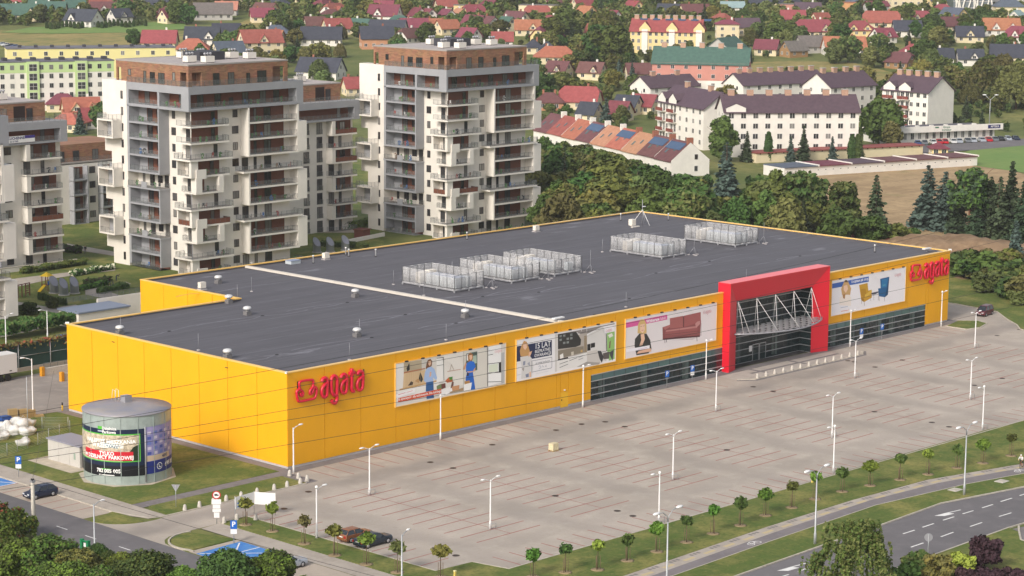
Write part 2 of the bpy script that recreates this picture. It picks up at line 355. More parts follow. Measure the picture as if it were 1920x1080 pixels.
drape('bare_field', [(1440,335),(1530,322),(1650,308),(1830,300),(1930,330),(1930,460),(1860,520),(1700,450),(1590,400),(1480,350)], .10, SOIL)
drape('grass_field', [(1830,278),(1960,262),(1960,330),(1830,312),(1760,305)], .14, LUSH)
drape('estate_lawn', [(-60,300),(700,300),(720,460),(330,520),(130,620),(-60,660)], .05, GRASS)
drape('clinic_road', [(1660,268),(1690,275),(1760,272),(1960,258),(1960,270),(1830,282),(1700,290),(1650,280)], .16, ASPHALT)
# ---------------------------------------------------------------- car park and roads
Z = .02
PK = [(-17.5,-13.4),(-17.3,-43.6),(-12.3,-43.9),(-11.4,-48.4)]+[(x,-48.4) for x in (0,40,80)]+[(88,-49),(150,-52),(190,-60),(200,-20),(152,-17.3)]+[(146,-15.5),(147.0,-12.4),(150,-10),(153.5,-6),(158.5,-1),(160,8),(158,60),(151,60),(150,4),(146.5,2)]+[(146.5,-1.8),(-1.2,-1.8),(-1.2,-7.0),(-24.0,-7.0)]+arc(-26.0,-2.2,5.2,-85,-178,6)+[(-31.2,-1.5),(-31.2,-19.8)]+arc(-27.5,-17.2,3.6,200,90,5)+[(-21.5,-13.5)]
LOT = sheet('parking_lot', PK, Z, PAVEL)
STREET = sheet('side_street', rect(-38.8,-140,-31.2,160), Z-.006, ASPHALT)
sheet('front_pavement', [(-1.2,-7.0),(-1.2,-1.8),(146.5,-1.8),(146.5,2),(144.9,0.3),(144.9,-.02),(0,-.02),(-.02,46),(-1.6,46),(-1.6,-1.9),(-3,-2.4),(-3,-7.0)], Z+.012, GREYPAVE)
sheet('entrance_apron', [(81.5,-1.9),(81.2,-5.2),(83.4,-6.6),(110.5,-6.6),(112.5,-5.2),(112.7,-1.9)], Z+.018, APRON)
for i, xx in enumerate((88.5, 98.0, 103.5)):
    sheet('apron_band', rect(xx,-5.2,xx+.7,-.2) if i < 2 else rect(86.5,-4.2,108.5,-3.6), Z+.022+.004*i, GREYPAVE)
def strip(name, pts, w, z0, z1, m, parent=None, joint=0):
    """kerb or wall along a polyline, offset to both sides"""
    P = [Vector((p[0],p[1])) for p in pts]; L = []; R_ = []
    for i in range(len(P)):
        d = (P[min(i+1,len(P)-1)]-P[max(i-1,0)]).normalized(); n = Vector((-d.y,d.x)); L.append(P[i]+n*w/2); R_.append(P[i]-n*w/2)
    mb = MB()
    for i in range(len(P)-1):
        a, b, c, d = R_[i], R_[i+1], L[i+1], L[i]
        mb.face([(*d,z1),(*a,z1),(*b,z1),(*c,z1)]); mb.face([(*a,z0),(*b,z0),(*b,z1),(*a,z1)]); mb.face([(*c,z0),(*d,z0),(*d,z1),(*c,z1)])
    a, b = R_[0], L[0]; mb.face([(*b,z0),(*a,z0),(*a,z1),(*b,z1)]); a, b = R_[-1], L[-1]; mb.face([(*a,z0),(*b,z0),(*b,z1),(*a,z1)])
    o = mb.build(name, m, parent)
    if not parent: o['kind'] = 'structure'
    return o
def slab(name, poly, m=GRASS, z1=.11):
    o = MB().prism(poly, -.3, z1).build(name, m); return struct(o)
strip('kerb', [(81.3,-5.3),(83.5,-6.9),(110.4,-6.9),(112.6,-5.4)], .5, 0, .14, KERB)
strip('kerb', [(81.0,-5.6),(83.2,-7.4),(110.6,-7.4),(113,-5.6)], .45, 0, .05, GREYPAVE)
# grass slabs with kerbs
slab('lawn', [(-1.7,-.35),(-1.7,45),(-6,46.2),(-14,46.5),(-23.7,47),(-23.7,-.35)])
slab('lawn', [(-3.0,-2.3),(-3.0,-6.9),(-23.4,-6.9),(-22.7,-2.3)])
sheet('footpath', rect(-23.7,-2.3,-1.6,-.35), Z+.05, GREYPAVE)
sheet('footpath', [(-23.75,-7),(-23.75,60),(-27.0,60),(-27.0,-4.0),(-26.0,-6.6)], Z+.07, WALK)
strip('kerb', [(-27.1,60),(-27.1,-1.2),(-25.9,-6.4),(-24,-6.95),(-3,-6.95)], .18, 0, .13, KERB)
sheet('parking_bays', [(-27.2,60),(-27.2,-1.4),(-31.2,-1.4),(-31.2,60)], Z+.004, PAVE)
slab('verge', [(-27.2,-1.4)]+arc(-26.6,-2.6,4.6,-178,-98,6)+[(-26.9,-4.0)])
for k, yy in enumerate(np.arange(2.0, 40, 2.5)): sheet('bay_line', rect(-31.1,yy,-27.3,yy+.14), Z+.008, RED_PAINT)
sheet('blue_bay', rect(-31.1,17.2,-27.3,30), Z+.009, BLUE_PAINT)
slab('verge', arc(-26.9,-18.0,3.9,205,95,6)+[(-26.4,-14.2),(-24.4,-19.9),(-30.4,-19.9)])
strip('kerb', [(-30.7,-20.5)]+arc(-26.9,-18.0,4.1,205,95,8)+[(-26.0,-14.0)], .2, 0, .15, KERB)
slab('verge', [(-21.4,-13.6),(-17.7,-13.6),(-17.5,-43.6),(-12.5,-44.1),(-11.6,-48.6),(88,-49.2),(150,-52.3),(190,-60),(190,-84),(65,-61.4),(51.3,-58.0),(37,-57.3),(20.5,-57.4),(-4.4,-58.5),(-20,-59),(-21.4,-52)])
strip('kerb', [(-21.4,-13.5),(-17.6,-13.5),(-17.4,-43.7),(-12.4,-44.0),(-11.5,-48.5),(88,-49.1),(150,-52.2)], .16, 0, .14, KERB)
sheet('footpath', [(-24.4,-13.9),(-21.5,-13.6),(-21.5,-90),(-24.4,-90)], Z+.05, WALK)
sheet('parking_bays', rect(-31.0,-90,-24.4,-20.0), Z+.006, PAVE)
sheet('blue_bay', [(-30.9,-21.2),(-24.5,-20.8),(-24.5,-27),(-30.9,-27)], Z+.012, BLUE_PAINT)
for a, b in (((-30.6,-21.4),(-25.0,-26.6)), ((-30.6,-26.6),(-25.0,-21.2)), ((-30.9,-24),(-24.5,-24))): strip('bay_cross', [a,b], .16, Z+.013, Z+.017, WHITE_PAINT)
for a, b in (((-30.9,17.4),(-27.4,23)), ((-30.9,23),(-27.4,17.4)), ((-31,17.3),(-27.3,17.3))): strip('bay_cross', [a,b], .16, Z+.012, Z+.016, WHITE_PAINT)
LB = [(-60,-58.9),(-4.4,-58.6),(20.5,-57.5),(37,-57.4),(51.3,-58.2),(65,-61.6),(120,-76)]
LM = [(-60,-60.9),(-2.5,-60.6),(18.1,-59.5),(38.2,-58.9),(51,-60.0),(63.1,-62.8),(118,-78)]
LW = [(-60,-62.6),(-1.0,-62.1),(15.7,-61.3),(36.9,-60.6),(52.8,-62.6),(62.4,-64.7),(117,-80)]
KU = [(-60,-67.6),(3.7,-66.7),(16.7,-66.3),(30.9,-65.9),(43.2,-65.4),(56.7,-68.1),(115,-84)]
KL = [(-60,-77.0),(21.9,-76.8),(30.7,-76.7),(39.5,-76.6),(46,-77.0),(110,-94)]
FOOT = sheet('footpath', LB+LM[::-1], .125, WALK)
CYC = sheet('cycle_path', LM+LW[::-1], .127, ASPHALT2)
slab('verge', LW+KU[::-1])
ROAD = sheet('main_road', KU+KL[::-1], Z, ASPHALT)
strip('kerb', KU, .18, 0, .15, KERB); strip('kerb', KL, .18, 0, .15, KERB); strip('kerb', LW, .1, 0, .135, KERB)
slab('verge', KL[:4]+[(38.8,-78.5),(36,-80.4),(35.2,-84),(36,-110),(-60,-110)])
strip('kerb', [(41,-77.0),(38.8,-78.4),(36.2,-80.2),(35.3,-84),(36,-100)], .22, 0, .15, KERB)
sheet('side_road', [(39.6,-77.0),(70,-84),(70,-120),(35.6,-120),(35.4,-84),(36.5,-80.2)], Z-.004, GREYPAVE)
# paving patterns on the footpath
BANDG = mat('dark paving blocks', '#77726f'); BANDY = mat('yellow paving blocks', '#b7a682')
def along(P, d):
    acc = 0
    for i in range(len(P)-1):
        a, b = Vector(P[i]), Vector(P[i+1]); l = (b-a).length
        if acc+l >= d: u = (b-a)/l; return a+u*(d-acc), u
        acc += l
    return None, None
d = 52.0
while d < 135:
    p, u = along(LB, d)
    if p is not None:
        n = Vector((u.y,-u.x))
        for k in range(3):
            c = p+u*(k*.62-.6)+n*.55
            sheet('dark_block_band', [tuple(c+u*.2+n*.25),tuple(c-u*.2+n*.25),tuple(c-u*.2-n*.25),tuple(c+u*.2-n*.25)], .131, BANDG, parent=FOOT)
        c = p+u*1.7+n*1.25
        sheet('yellow_block_band', [tuple(c+u*.9+n*.25),tuple(c-u*.9+n*.25),tuple(c-u*.9-n*.25),tuple(c+u*.9-n*.25)], .131, BANDY, parent=FOOT)
    d += 3.6
# red lines of the car park
for ri, xc in enumerate((-1.4, 13.7, 30.1, 46.0, 62.6, 78.4, 94.7, 111.0, 127.3)):
    for k in range(11):
        y = -13.7-2.535*k
        if ri == 8 and k > 8: continue
        sheet('bay_line', rect(xc-5.0-.03*k,y-.09,xc+5.0-.03*k,y+.09), Z+.005, RED_PAINT, parent=LOT)
    sheet('bay_line', rect(xc-.05,-39,xc+.05,-13.8), Z+.009, RED_PAINT, parent=LOT)
for k in range(12): sheet('bay_line', rect(-17.4,-13.6-2.5*k-.08,-13.0,-13.6-2.5*k+.08), Z+.005, RED_PAINT, parent=LOT)
for k in range(31): sheet('bay_line', rect(1.6+2.5*k-.08,-7.5,1.6+2.5*k+.08,-2.0), Z+.005, RED_PAINT, parent=LOT)
for k in range(10): sheet('bay_line', rect(116+2.5*k-.08,-7.5,116+2.5*k+.08,-2.0), Z+.005, RED_PAINT, parent=LOT)
for k in range(44): sheet('bay_line', rect(-9.4+2.5*k-.08,-48.2,-9.4+2.5*k+.08,-44.1), Z+.005, RED_PAINT, parent=LOT)
# road markings
for y in (-2.7,-8.0,-14.1,3,9,-20.5,-27,15,21): sheet('lane_dash', rect(-35.07,y-1.1,-34.93,y+.9), Z+.002, WHITE_PAINT, parent=STREET)
def seg(p0, p1, off=1440, oy=810): return G(off+p0[0]/4, oy+p0[1]/4), G(off+p1[0]/4, oy+p1[1]/4)
for a, b in (((228,1047),(312,1016)),((1013,765),(1100,737)),((1158,716),(1243,688)),((1313,663),(1395,637)),((1460,615),(1540,591)),((1606,570),(1686,545)),((1745,523),(1830,497)),((1888,478),(1980,449)),((1072,865),(1165,833)),((1297,787),(1390,753)),((1516,710),(1605,680)),((1733,635),(1825,607)),((60,1100),(155,1070)),((1800,725),(1980,660))):
    p, q = seg(a, b); strip('lane_dash', [p,q], .2, Z+.003, Z+.007, WHITE_PAINT, ROAD)
for tip, tail in (((1247,630),(1445,585)), ((68,1042),(305,980))):
    p, q = (Vector(t) for t in seg(tip, tail)); u = (q-p).normalized(); n = Vector((-u.y,u.x))
    strip('lane_arrow', [tuple(p+u*2.0),tuple(q)], .18, Z+.003, Z+.007, WHITE_PAINT, ROAD)
    sheet('lane_arrow', [tuple(p),tuple(p+u*2.2+n*.1),tuple(p+u*2.6-n*.7),tuple(p+u*.9-n*.75)], Z+.006, WHITE_PAINT, parent=ROAD)
MANH = mat('cast iron', '#4e4038', rough=.6, metal=.5)
for x, y in ((-5.4,-10),(-12.4,-13.8),(14.8,-9.7),(14.7,-13.8),(26.9,-8.6),(-11.8,-41),(14,-41.1),(13.6,-43.8),(13.9,-31.6),(46.2,-31.4),(47.1,-10),(43.8,-8.7),(38.8,-8.7),(46.8,-13.7),(79.3,-9.9),(111.4,-13.7),(103.9,-13.9),(104.9,-8.2),(104.9,-9.4),(78.9,-13.8),(78.2,-31.7),(110.4,-31.9),(103.2,-31.7),(78.3,-40.9),(77.7,-44),(139.5,-12.9),(146.9,-12.5)):
    sheet('manhole_cover', arc(x,y,.42,0,330,11), Z+.014, MANH, parent=LOT)
# cycle symbol on the path
px0 = Vector(G(1414,1020)); u = (Vector(G(1427,1016))-px0).normalized()
def bike_mark(c, u):
    n = Vector((-u.y,u.x))
    for s in (-1, 1): strip('cycle_symbol', [tuple(c+u*(s*.55+.4*cos(t))+n*(.4*sin(t)-.1)) for t in np.linspace(0,2*pi,13)], .09, .129, .133, WHITE_PAINT, CYC)
    for a, b in (((-.55,-.1),(-.2,.55)),((-.2,.55),(.4,.5)),((.4,.5),(.55,-.1)),((-.55,-.1),(.05,-.1)),((.05,-.1),(.4,.5))): strip('cycle_symbol', [tuple(c+u*a[0]+n*a[1]),tuple(c+u*b[0]+n*b[1])], .08, .129, .134, WHITE_PAINT, CYC)
bike_mark(Vector(G(1413,1020)), u); bike_mark(Vector(G(1911,884)), u)
# the small island by the far corner of the shop and the kerb of the service road
slab('verge', [(140.6,-2.6),(146.3,-1.2),(148.5,-3.5),(147.6,-5.8),(143.5,-7.0),(140.6,-6.4)])
strip('kerb', [(140.5,-2.5),(140.5,-6.5),(143.6,-7.15),(147.7,-5.9),(148.6,-3.4),(146.4,-1.1)], .18, 0, .14, KERB)
slab('verge', [(160.2,8),(158.6,-1.2),(153.6,-6.2),(150.2,-10.2),(147.2,-12.6),(146.2,-15.5),(152,-17.6),(200,-20),(230,10),(200,70),(158.2,70)])
strip('kerb', [(158.1,60),(160.1,8),(158.5,-1.1),(153.5,-6.1),(150.1,-10.1),(147.1,-12.5),(146.1,-15.5),(152,-17.5),(200,-20)], .2, 0, .14, KERB)
# delivery yard
sheet('delivery_yard', [(-23.5,47.2),(-6,46.4),(0,45.6),(30,45.6),(30,69),(8,69),(-24,66)], Z+.03, YARD)
# ---------------------------------------------------------------- furniture store
L_, W1, W2, A_ = 144.82, 45.43, 68.39, 29.55
YEL = mat('yellow cladding', (.80,.375,.006), rough=.5, var=.035, vscale=.25, spec=.3)
YELD = mat('joint backing', '#7a5a10', rough=.9)  # darker ochre of the core wall, seen in the panel gaps
COPE = mat('coping metal', (.86,.52,.13), rough=.3, spec=.5)
ROOF = layered('bitumen roof', '#57555a', [('#535155', .12, .42, .62, .7, None), ('#666469', .6, .45, .7, .5, (.12,1,1)), ('#4b494d', 1.0, .5, .68, .5, (.02,1,1)), ('#86848a', .22, .63, .69, .55, (.35,1.1,1)), ('#6e6b70', 2.5, .55, .75, .4, (.03,1,1))], bump=.25, bscale=3, rough=.75, spec=.3)
PALE = mat('pale metal flashing', '#c9c1b6', rough=.5)
GREYM = mat('grey metal', '#9b9a9e', rough=.45, metal=.3)
ALU = mat('aluminium', '#b9b8ba', rough=.35, metal=.5)
DARK = mat('dark metal', '#2c2a2c', rough=.5)
RED = mat('red cladding', (.66,.010,.028), rough=.35, spec=.5)
PLINTH = mat('concrete plinth', '#b4adab', var=.1)
WHITEM = mat('white enamel', '#dedcda', rough=.4)
def glass_mat(name, c, alpha, rough=.05, vary=0.0):
    m_ = mat(name, c, rough=rough, spec=.8, rnd_obj=vary); m_.node_tree.nodes['Principled BSDF'].inputs['Alpha'].default_value = alpha; return m_
SHOPGLASS = glass_mat('shop glass', (.03,.06,.065), .32)
SPAN = mat('green spandrel glass', (.07,.14,.14), rough=.12, spec=.7, rnd_obj=.15)
store = thing('furniture_store', 'huge yellow furniture store with dark flat roof and red entrance portal', 'store', (0,0,0))
# core (behind the panels) and roof
OUT = [(0,0),(L_,0),(L_,W2),(A_,W2),(A_,W1),(0,W1)]
INN = [(.16,.16),(L_-.16,.16),(L_-.16,W2-.16),(A_+.16,W2-.16),(A_+.16,W1-.16),(.16,W1-.16)]
core = MB()
def wall_seg(mb, p, q, z0, z1): mb.face([(*p,z0),(*q,z0),(*q,z1),(*p,z1)])
SEGS = [(.16,0,55.35,11.8),(55.35,3.75,84.6,11.8),(84.6,10.5,109.1,11.8),(109.1,3.75,138.1,11.8),(109.1,0,110.95,3.75),(138.1,0,L_-.16,11.8)]
for x0, z0, x1, z1 in SEGS: core.face([(x0,.16,z0),(x1,.16,z0),(x1,.16,z1),(x0,.16,z1)])
for i in range(1, 6): wall_seg(core, INN[i], INN[(i+1)%6], 0, 11.8)
core.build('wall', YELD, store)
roof = MB().face([(p[0],p[1],11.62) for p in INN]).build('roof', ROOF, store)
PO = [(p, q) for p, q in zip(OUT, OUT[1:]+OUT[:1])]
def ring(mb, out, w, z0, z1):
    inn = []; n = len(out)
    for i in range(n):
        a, b, c = Vector(out[i-1]), Vector(out[i]), Vector(out[(i+1)%n]); d1 = (b-a).normalized(); d2 = (c-b).normalized()
        n1 = Vector((-d1.y,d1.x)); n2 = Vector((-d2.y,d2.x)); k = (n1+n2); k = k*(w/ (k.dot(n1))); inn.append(b+k)
    for i in range(n):
        j = (i+1)%n; a, b, c, d = out[i], out[j], inn[j], inn[i]
        mb.face([(*a,z1),(*b,z1),(*c,z1),(*d,z1)]); mb.face([(*a,z0),(*b,z0),(*b,z1),(*a,z1)]); mb.face([(*c,z0),(*d,z0),(*d,z1),(*c,z1)])
pp = MB(); ring(pp, [(p[0]+.0,p[1]+.0) for p in INN], .22, 11.5, 11.88); pp.build('parapet', ROOF, store)
cp = MB(); ring(cp, [(-.05,-.05),(L_+.05,-.05),(L_+.05,W2+.05),(A_-.05,W2+.05),(A_-.05,W1+.05),(-.05,W1+.05)], .5, 11.88, 12.02); cp.build('coping', COPE, store)
# panels
def panel(x0, z0, x1, z1, face='F', off=0.0):
    g_ = .035; mb = MB()
    if face == 'F': mb.box(x0+g_,0,z0,x1-g_,.14,z1)
    elif face == 'L': mb.box(0+off,x0+g_,z0,.14+off,x1-g_,z1)
    elif face == 'B': mb.box(x0+g_,off-.14,z0,x1-g_,off,z1)
    elif face == 'R': mb.box(off-.14,x0+g_,z0,off,x1-g_,z1)
    mb.build('panel', YEL, store)
NP = 24; pw = L_/NP
for i in range(NP):
    a, b = i*pw, (i+1)*pw
    cuts = [(a, b)]
    spans = [(0,55.35,.3),(55.35,84.55,3.75),(109.15,110.95,.3),(110.95,138.05,3.75),(138.05,L_,.3)]
    for s0, s1, zb in spans:
        x0, x1 = max(a,s0), min(b,s1)
        if x1-x0 < .1: continue
        if zb == .3 and x0 < 50.65 < x1+1.6 and x0 < 49.15 < x1:
            panel(x0,zb,49.1,11.88); panel(49.1,2.15,50.7,11.88); panel(50.7,zb,x1,11.88) if x1 > 50.8 else None
        else: panel(x0,zb,x1,11.88)
for i in range(8): panel(i*W1/8, .3, (i+1)*W1/8, 11.88, 'L')
for i in range(4): panel(W1+.0+i*(W2-W1)/4, .3, W1+(i+1)*(W2-W1)/4, 11.88, 'L', A_)
for i in range(5): panel(i*A_/5, .3, (i+1)*A_/5, 11.88, 'B', W1)
for i in range(19): panel(A_+i*(L_-A_)/19, .3, A_+(i+1)*(L_-A_)/19, 11.88, 'B', W2)
for i in range(11): panel(i*W2/11, .3, (i+1)*W2/11, 11.88, 'R', L_)
MB().box(.04,.04,0,49.1,.15,.3).box(50.7,.04,0,55.35,.15,.3).box(138.05,.04,0,L_-.04,.15,.3).box(.04,.15,0,.15,W1-.04,.3).build('plinth', PLINTH, store)
# service door
dr = MB().box(49.12,.02,.02,50.68,.1,2.13).build('door', mat('yellow door', (.86,.47,.02), rough=.4), store)
MB().box(49.3,-.06,1.0,49.36,.02,1.2).build('handle', DARK, dr); MB().box(49.75,-.12,2.35,50.0,0,2.5).build('lamp', WHITEM, store)
# shop windows
def glazing(x0, x1, ncol, rows, y, name='shop_window'):
    w = MB(); w.box(x0,y+.02,-.02,x0+.08,y+.14,rows[-1]+.06); w.box(x1-.08,y+.02,-.02,x1,y+.14,rows[-1]+.06)
    f = w.build(name, DARK, store)
    for k, z in enumerate(rows): MB().box(x0-.02,y-.07,z-.05,x1+.02,y+.1,z+.05).build('bar', ALU, f)
    cw = (x1-x0)/ncol
    for c in range(ncol):
        if c: MB().box(x0+c*cw-.035,y+.01,0,x0+c*cw+.035,y+.1,rows[-1]).build('mullion', DARK, f)
        for r in range(len(rows)-1):
            k = ('pane', round(cw,3), r, len(rows))
            if k not in FONT_CACHE: FONT_CACHE[k] = MB().box(-cw/2+.03,.03,0,cw/2-.03,.06,rows[r+1]-rows[r]-.02).mesh('pane', SPAN if (r == len(rows)-2) else SHOPGLASS)
            put('pane', FONT_CACHE[k], f, (x0+(c+.5)*cw, y, rows[r]+.01))
    return f
R4 = [.02,.87,1.83,2.8,3.7]
glazing(55.4, 84.5, 12, R4, 0.0); glazing(111.0, 138.0, 12, R4, 0.0)
glazing(87.1, 106.2, 9, [.02,1.05,2.1,3.15,4.2,5.25,6.3,7.35,8.4,9.45,10.4], 1.9)
rt = MB()
for z in (.02,1.05,2.1,3.15,4.2,5.25,6.3,7.35,8.4,9.45,10.4): rt.box(106.1,-.4,z-.05,106.3,1.95,z+.05)
rt.box(106.1,-.45,0,106.3,-.35,10.4); rt.build('return_frame', ALU, store)
for k in range(10): MB().box(106.17,-.35,.05+1.04*k,106.22,1.9,.97+1.04*k).build('pane', SHOPGLASS, store)
# showroom seen through the glass
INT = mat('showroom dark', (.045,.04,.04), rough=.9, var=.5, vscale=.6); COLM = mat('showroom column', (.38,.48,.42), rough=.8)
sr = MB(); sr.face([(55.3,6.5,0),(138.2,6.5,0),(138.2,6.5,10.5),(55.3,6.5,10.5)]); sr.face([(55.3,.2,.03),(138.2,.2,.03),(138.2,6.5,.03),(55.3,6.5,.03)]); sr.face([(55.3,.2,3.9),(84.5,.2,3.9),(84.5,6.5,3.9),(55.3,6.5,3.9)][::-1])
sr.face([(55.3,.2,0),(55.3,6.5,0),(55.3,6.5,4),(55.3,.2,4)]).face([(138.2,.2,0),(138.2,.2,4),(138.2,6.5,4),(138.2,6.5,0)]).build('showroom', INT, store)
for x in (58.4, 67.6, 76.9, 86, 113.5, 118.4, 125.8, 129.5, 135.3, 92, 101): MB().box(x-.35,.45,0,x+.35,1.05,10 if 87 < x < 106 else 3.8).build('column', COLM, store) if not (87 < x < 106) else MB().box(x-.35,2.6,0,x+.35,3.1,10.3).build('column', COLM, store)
FUR = [mat('sofa brown', '#6b4a34'), mat('linen', '#a9a39a'), mat('cabinet', '#7f6a4c'), mat('grey fabric', '#5c5d60'), mat('teal fabric', '#35504f')]
for k in range(54):
    x = rnd.uniform(56, 137); 
    if 84 < x < 111: continue
    y = rnd.uniform(.8, 4.5); w = rnd.uniform(.4, 1.1); h = rnd.uniform(.5, 2.4)
    MB().box(x-w,y,.04,x+w,y+rnd.uniform(.4,.9),.04+h*.6).box(x-w,y+.5,.04+h*.6,x+w,y+.7,.04+h).build('display_furniture', FUR[k%5], store)
# portal
po = MB(); o0, o1, zt, i0, i1, zi, yf, yi = 84.5, 109.2, 13.35, 87.1, 105.9, 10.4, -1.3, -.45
po.face([(o0,yf,0),(i0,yi,0),(i0,yi,zi),(o0,yf,zt)]); po.face([(i1,yi,0),(o1,yf,0),(o1,yf,zt),(i1,yi,zi)]); po.face([(o0,yf,zt),(i0,yi,zi),(i1,yi,zi),(o1,yf,zt)])
po.face([(i0,yi,0),(i0,1.95,0),(i0,1.95,zi),(i0,yi,zi)]); po.face([(i0,yi,zi),(i0,1.95,zi),(i1,1.95,zi),(i1,yi,zi)])
po.face([(o0,1.0,0),(o0,yf,0),(o0,yf,zt),(o0,1.0,zt)]); po.face([(o1,yf,0),(o1,1.0,0),(o1,1.0,zt),(o1,yf,zt)]); po.face([(o0,1.0,11.0),(o0,1.0,zt),(o1,1.0,zt),(o1,1.0,11.0)])
po.face([(o0,yf,zt),(o1,yf,zt),(o1,1.0,zt),(o0,1.0,zt)])
portal = po.build('portal', RED, store)
MB().box(o0-.03,yf-.03,zt,o1+.03,1.03,zt+.08).build('capping', mat('red capping', (.80,.10,.11), rough=.3), portal)
for z in (3.1, 6.2, 9.3):
    MB().box(o0-.012,yf+.02,z-.02,o0,.02,z+.02).build('joint', mat('red joint', (.25,.01,.015)), portal)
# automatic doors
for x in (94.2, 95.9): 
    d_ = MB().box(x,1.78,.03,x+.06,1.86,2.6).box(x+1.5,1.78,.03,x+1.56,1.86,2.6).box(x,1.78,2.5,x+1.56,1.86,2.6).build('door', ALU, store)
    MB().box(x+.06,1.8,.05,x+1.5,1.83,2.5).build('pane', SHOPGLASS, d_)
MB().box(93.2,1.7,1.6,93.9,1.76,2.5).build('notice', WHITEM, store)
# canopy
can = MB(); ends = ((86.2,-.9),(107.4,-1.3)); CZ = 5.55
fr = [(86.2+21.2*t, -.9-.4*t-3.6*math.sin(pi*t)**.8 if 0 < t < 1 else -.9-.4*t) for t in np.linspace(0,1,17)]
can.tube([(p[0],p[1],CZ) for p in fr], .13, 6); can.tube([(86.2,-.2,CZ),(107.4,-.2,CZ)], .1, 6)
canopy = can.build('canopy', GREYM, store)
def cfront(x): t = (x-86.2)/21.2; return -.9-.4*t-3.6*math.sin(pi*min(max(t,.001),.999))**.8
for k in range(14):
    x = 86.9+k*1.52; yb = cfront(x); MB().box(x-.05,yb+.1,CZ-.08,x+.05,1.7,CZ+.02).build('beam', GREYM, canopy)
for r in range(10):
    y = 1.3-r*.56
    for k in range(14):
        x = 87.2+k*1.45+(.7 if r%2 else 0)
        if cfront(x) < y-.1 and cfront(x+.9) < y-.1 and x < 106.3:
            MB().box(x-.42,y-.2,CZ+.06,x+.42,y+.14,CZ+.12).build('slat', ALU, canopy)
for k, x in enumerate((87.4,91.9,96.5,101.1,105.6)):
    for dx, yy in ((.9, cfront(min(x+.9,106.9))+.2), (-.6 if k else .3, -1.4), (1.6 if k < 4 else .4, 1.0)):
        MB().tube([(x,-.5,10.3),(x+dx,yy,CZ+.1)], .04, 6).build('rod', WHITEM, canopy)
# lettering
RX_ = (pi/2, 0, 0)
def PY(px, py, Y): d = ray(px, py); t = (Y-CAM[1])/d[1]; p = CAM+d*t; return p[0], p[2]
def smooth(P, n=5, closed=False):
    out = []; k = len(P)
    rng = range(k if closed else k-1)
    for i in rng:
        p0 = P[i-1] if (closed or i) else P[0]; p1 = P[i]; p2 = P[(i+1)%k]; p3 = P[(i+2)%k] if (closed or i+2 < k) else P[-1]
        for j in range(n):
            t = j/n; out.append(tuple(.5*((2*p1[q])+(-p0[q]+p2[q])*t+(2*p0[q]-5*p1[q]+4*p2[q]-p3[q])*t*t+(-p0[q]+3*p1[q]-3*p2[q]+p3[q])*t**3) for q in range(2)))
    if not closed: out.append(P[-1])
    return out
LOGO = {  # strokes in crop pixels of the first sign: (points, closed, width)
 'emblem': ([(190,640),(180,540),(190,450),(300,415),(500,395),(525,440),(520,560),(460,640),(440,720),(475,750),(510,700),(540,610),(570,570),(610,620),(605,700),(590,790),(545,860),(400,895),(180,935),(135,870),(115,760),(115,690),(150,645),(200,640),(255,680),(275,740),(245,800),(215,780),(200,720)], False, .17),
 'a': ([(740,440),(770,370),(830,345),(875,400),(878,560),(870,700),(860,790),(800,825),(745,760),(740,660),(780,560),(850,480)], False, .225),
 'g': ([(1110,760),(1040,770),(990,700),(975,560),(980,380),(1050,295),(1120,360),(1120,560),(1115,760),(1118,880),(1080,970),(1020,960),(985,905)], False, .235),
 'a2': ([(1215,350),(1250,280),(1310,255),(1360,310),(1362,470),(1358,610),(1340,700),(1280,725),(1225,660),(1225,560),(1260,470),(1335,390)], False, .225),
 't': ([(1490,110),(1488,300),(1485,480),(1480,600),(1500,670),(1550,675)], False, .235),
 't_bar': ([(1430,235),(1560,205)], False, .235),
 'a3': ([(1625,270),(1660,200),(1715,180),(1765,230),(1768,400),(1760,540),(1740,620),(1680,650),(1625,580),(1625,490),(1660,400),(1740,320)], False, .225)}
SIGNR = mat('sign red', (.62,.008,.035), rough=.35, spec=.5)
def logo(parent, fx, fz, y, thick, mr, depth_=.5, names=True):
    """fx, fz turn crop pixels into metres on the wall"""
    for nm, (P, cl, w) in LOGO.items():
        Q = [(fx(p), fz(p)) for p in P]; S = smooth(Q, 4)
        mb = MB(); mb.tube([(q[0], 0, q[1]) for q in S], w*thick, 8)
        mb.v = [(a, max(min(b*depth_*2, depth_*w*thick*2), -depth_*w*thick*2), c) for a, b, c in mb.v]
        o = mb.build('emblem' if nm == 'emblem' else 'letter', mr, parent, (0, y, 0))
def cpx(p): return (545+p[0]*144/1920, 682+p[1]*81/1080)
ORG = PY(*cpx((115,935)), 0)
def flat(p): q = PY(*cpx(p), 0); return q[0]-ORG[0], q[1]-ORG[1]
for X0, lab in ((0, 'three-dimensional red letter sign by the near left corner of the yellow store'), (131.7, 'three-dimensional red letter sign by the far right corner of the yellow store')):
    t = thing('shop_sign', lab, 'sign', (ORG[0]+X0, 0, ORG[1]), 0, 'red letter signs on the store front')
    logo(t, lambda p: flat(p)[0], lambda p: flat(p)[1], -.28, 1.0, SIGNR)
    MB().box(.3,-.08,.3,.4,-.02,2.4).box(11.2,-.08,.3,11.3,-.02,2.4).build('bracket', DARK, t)
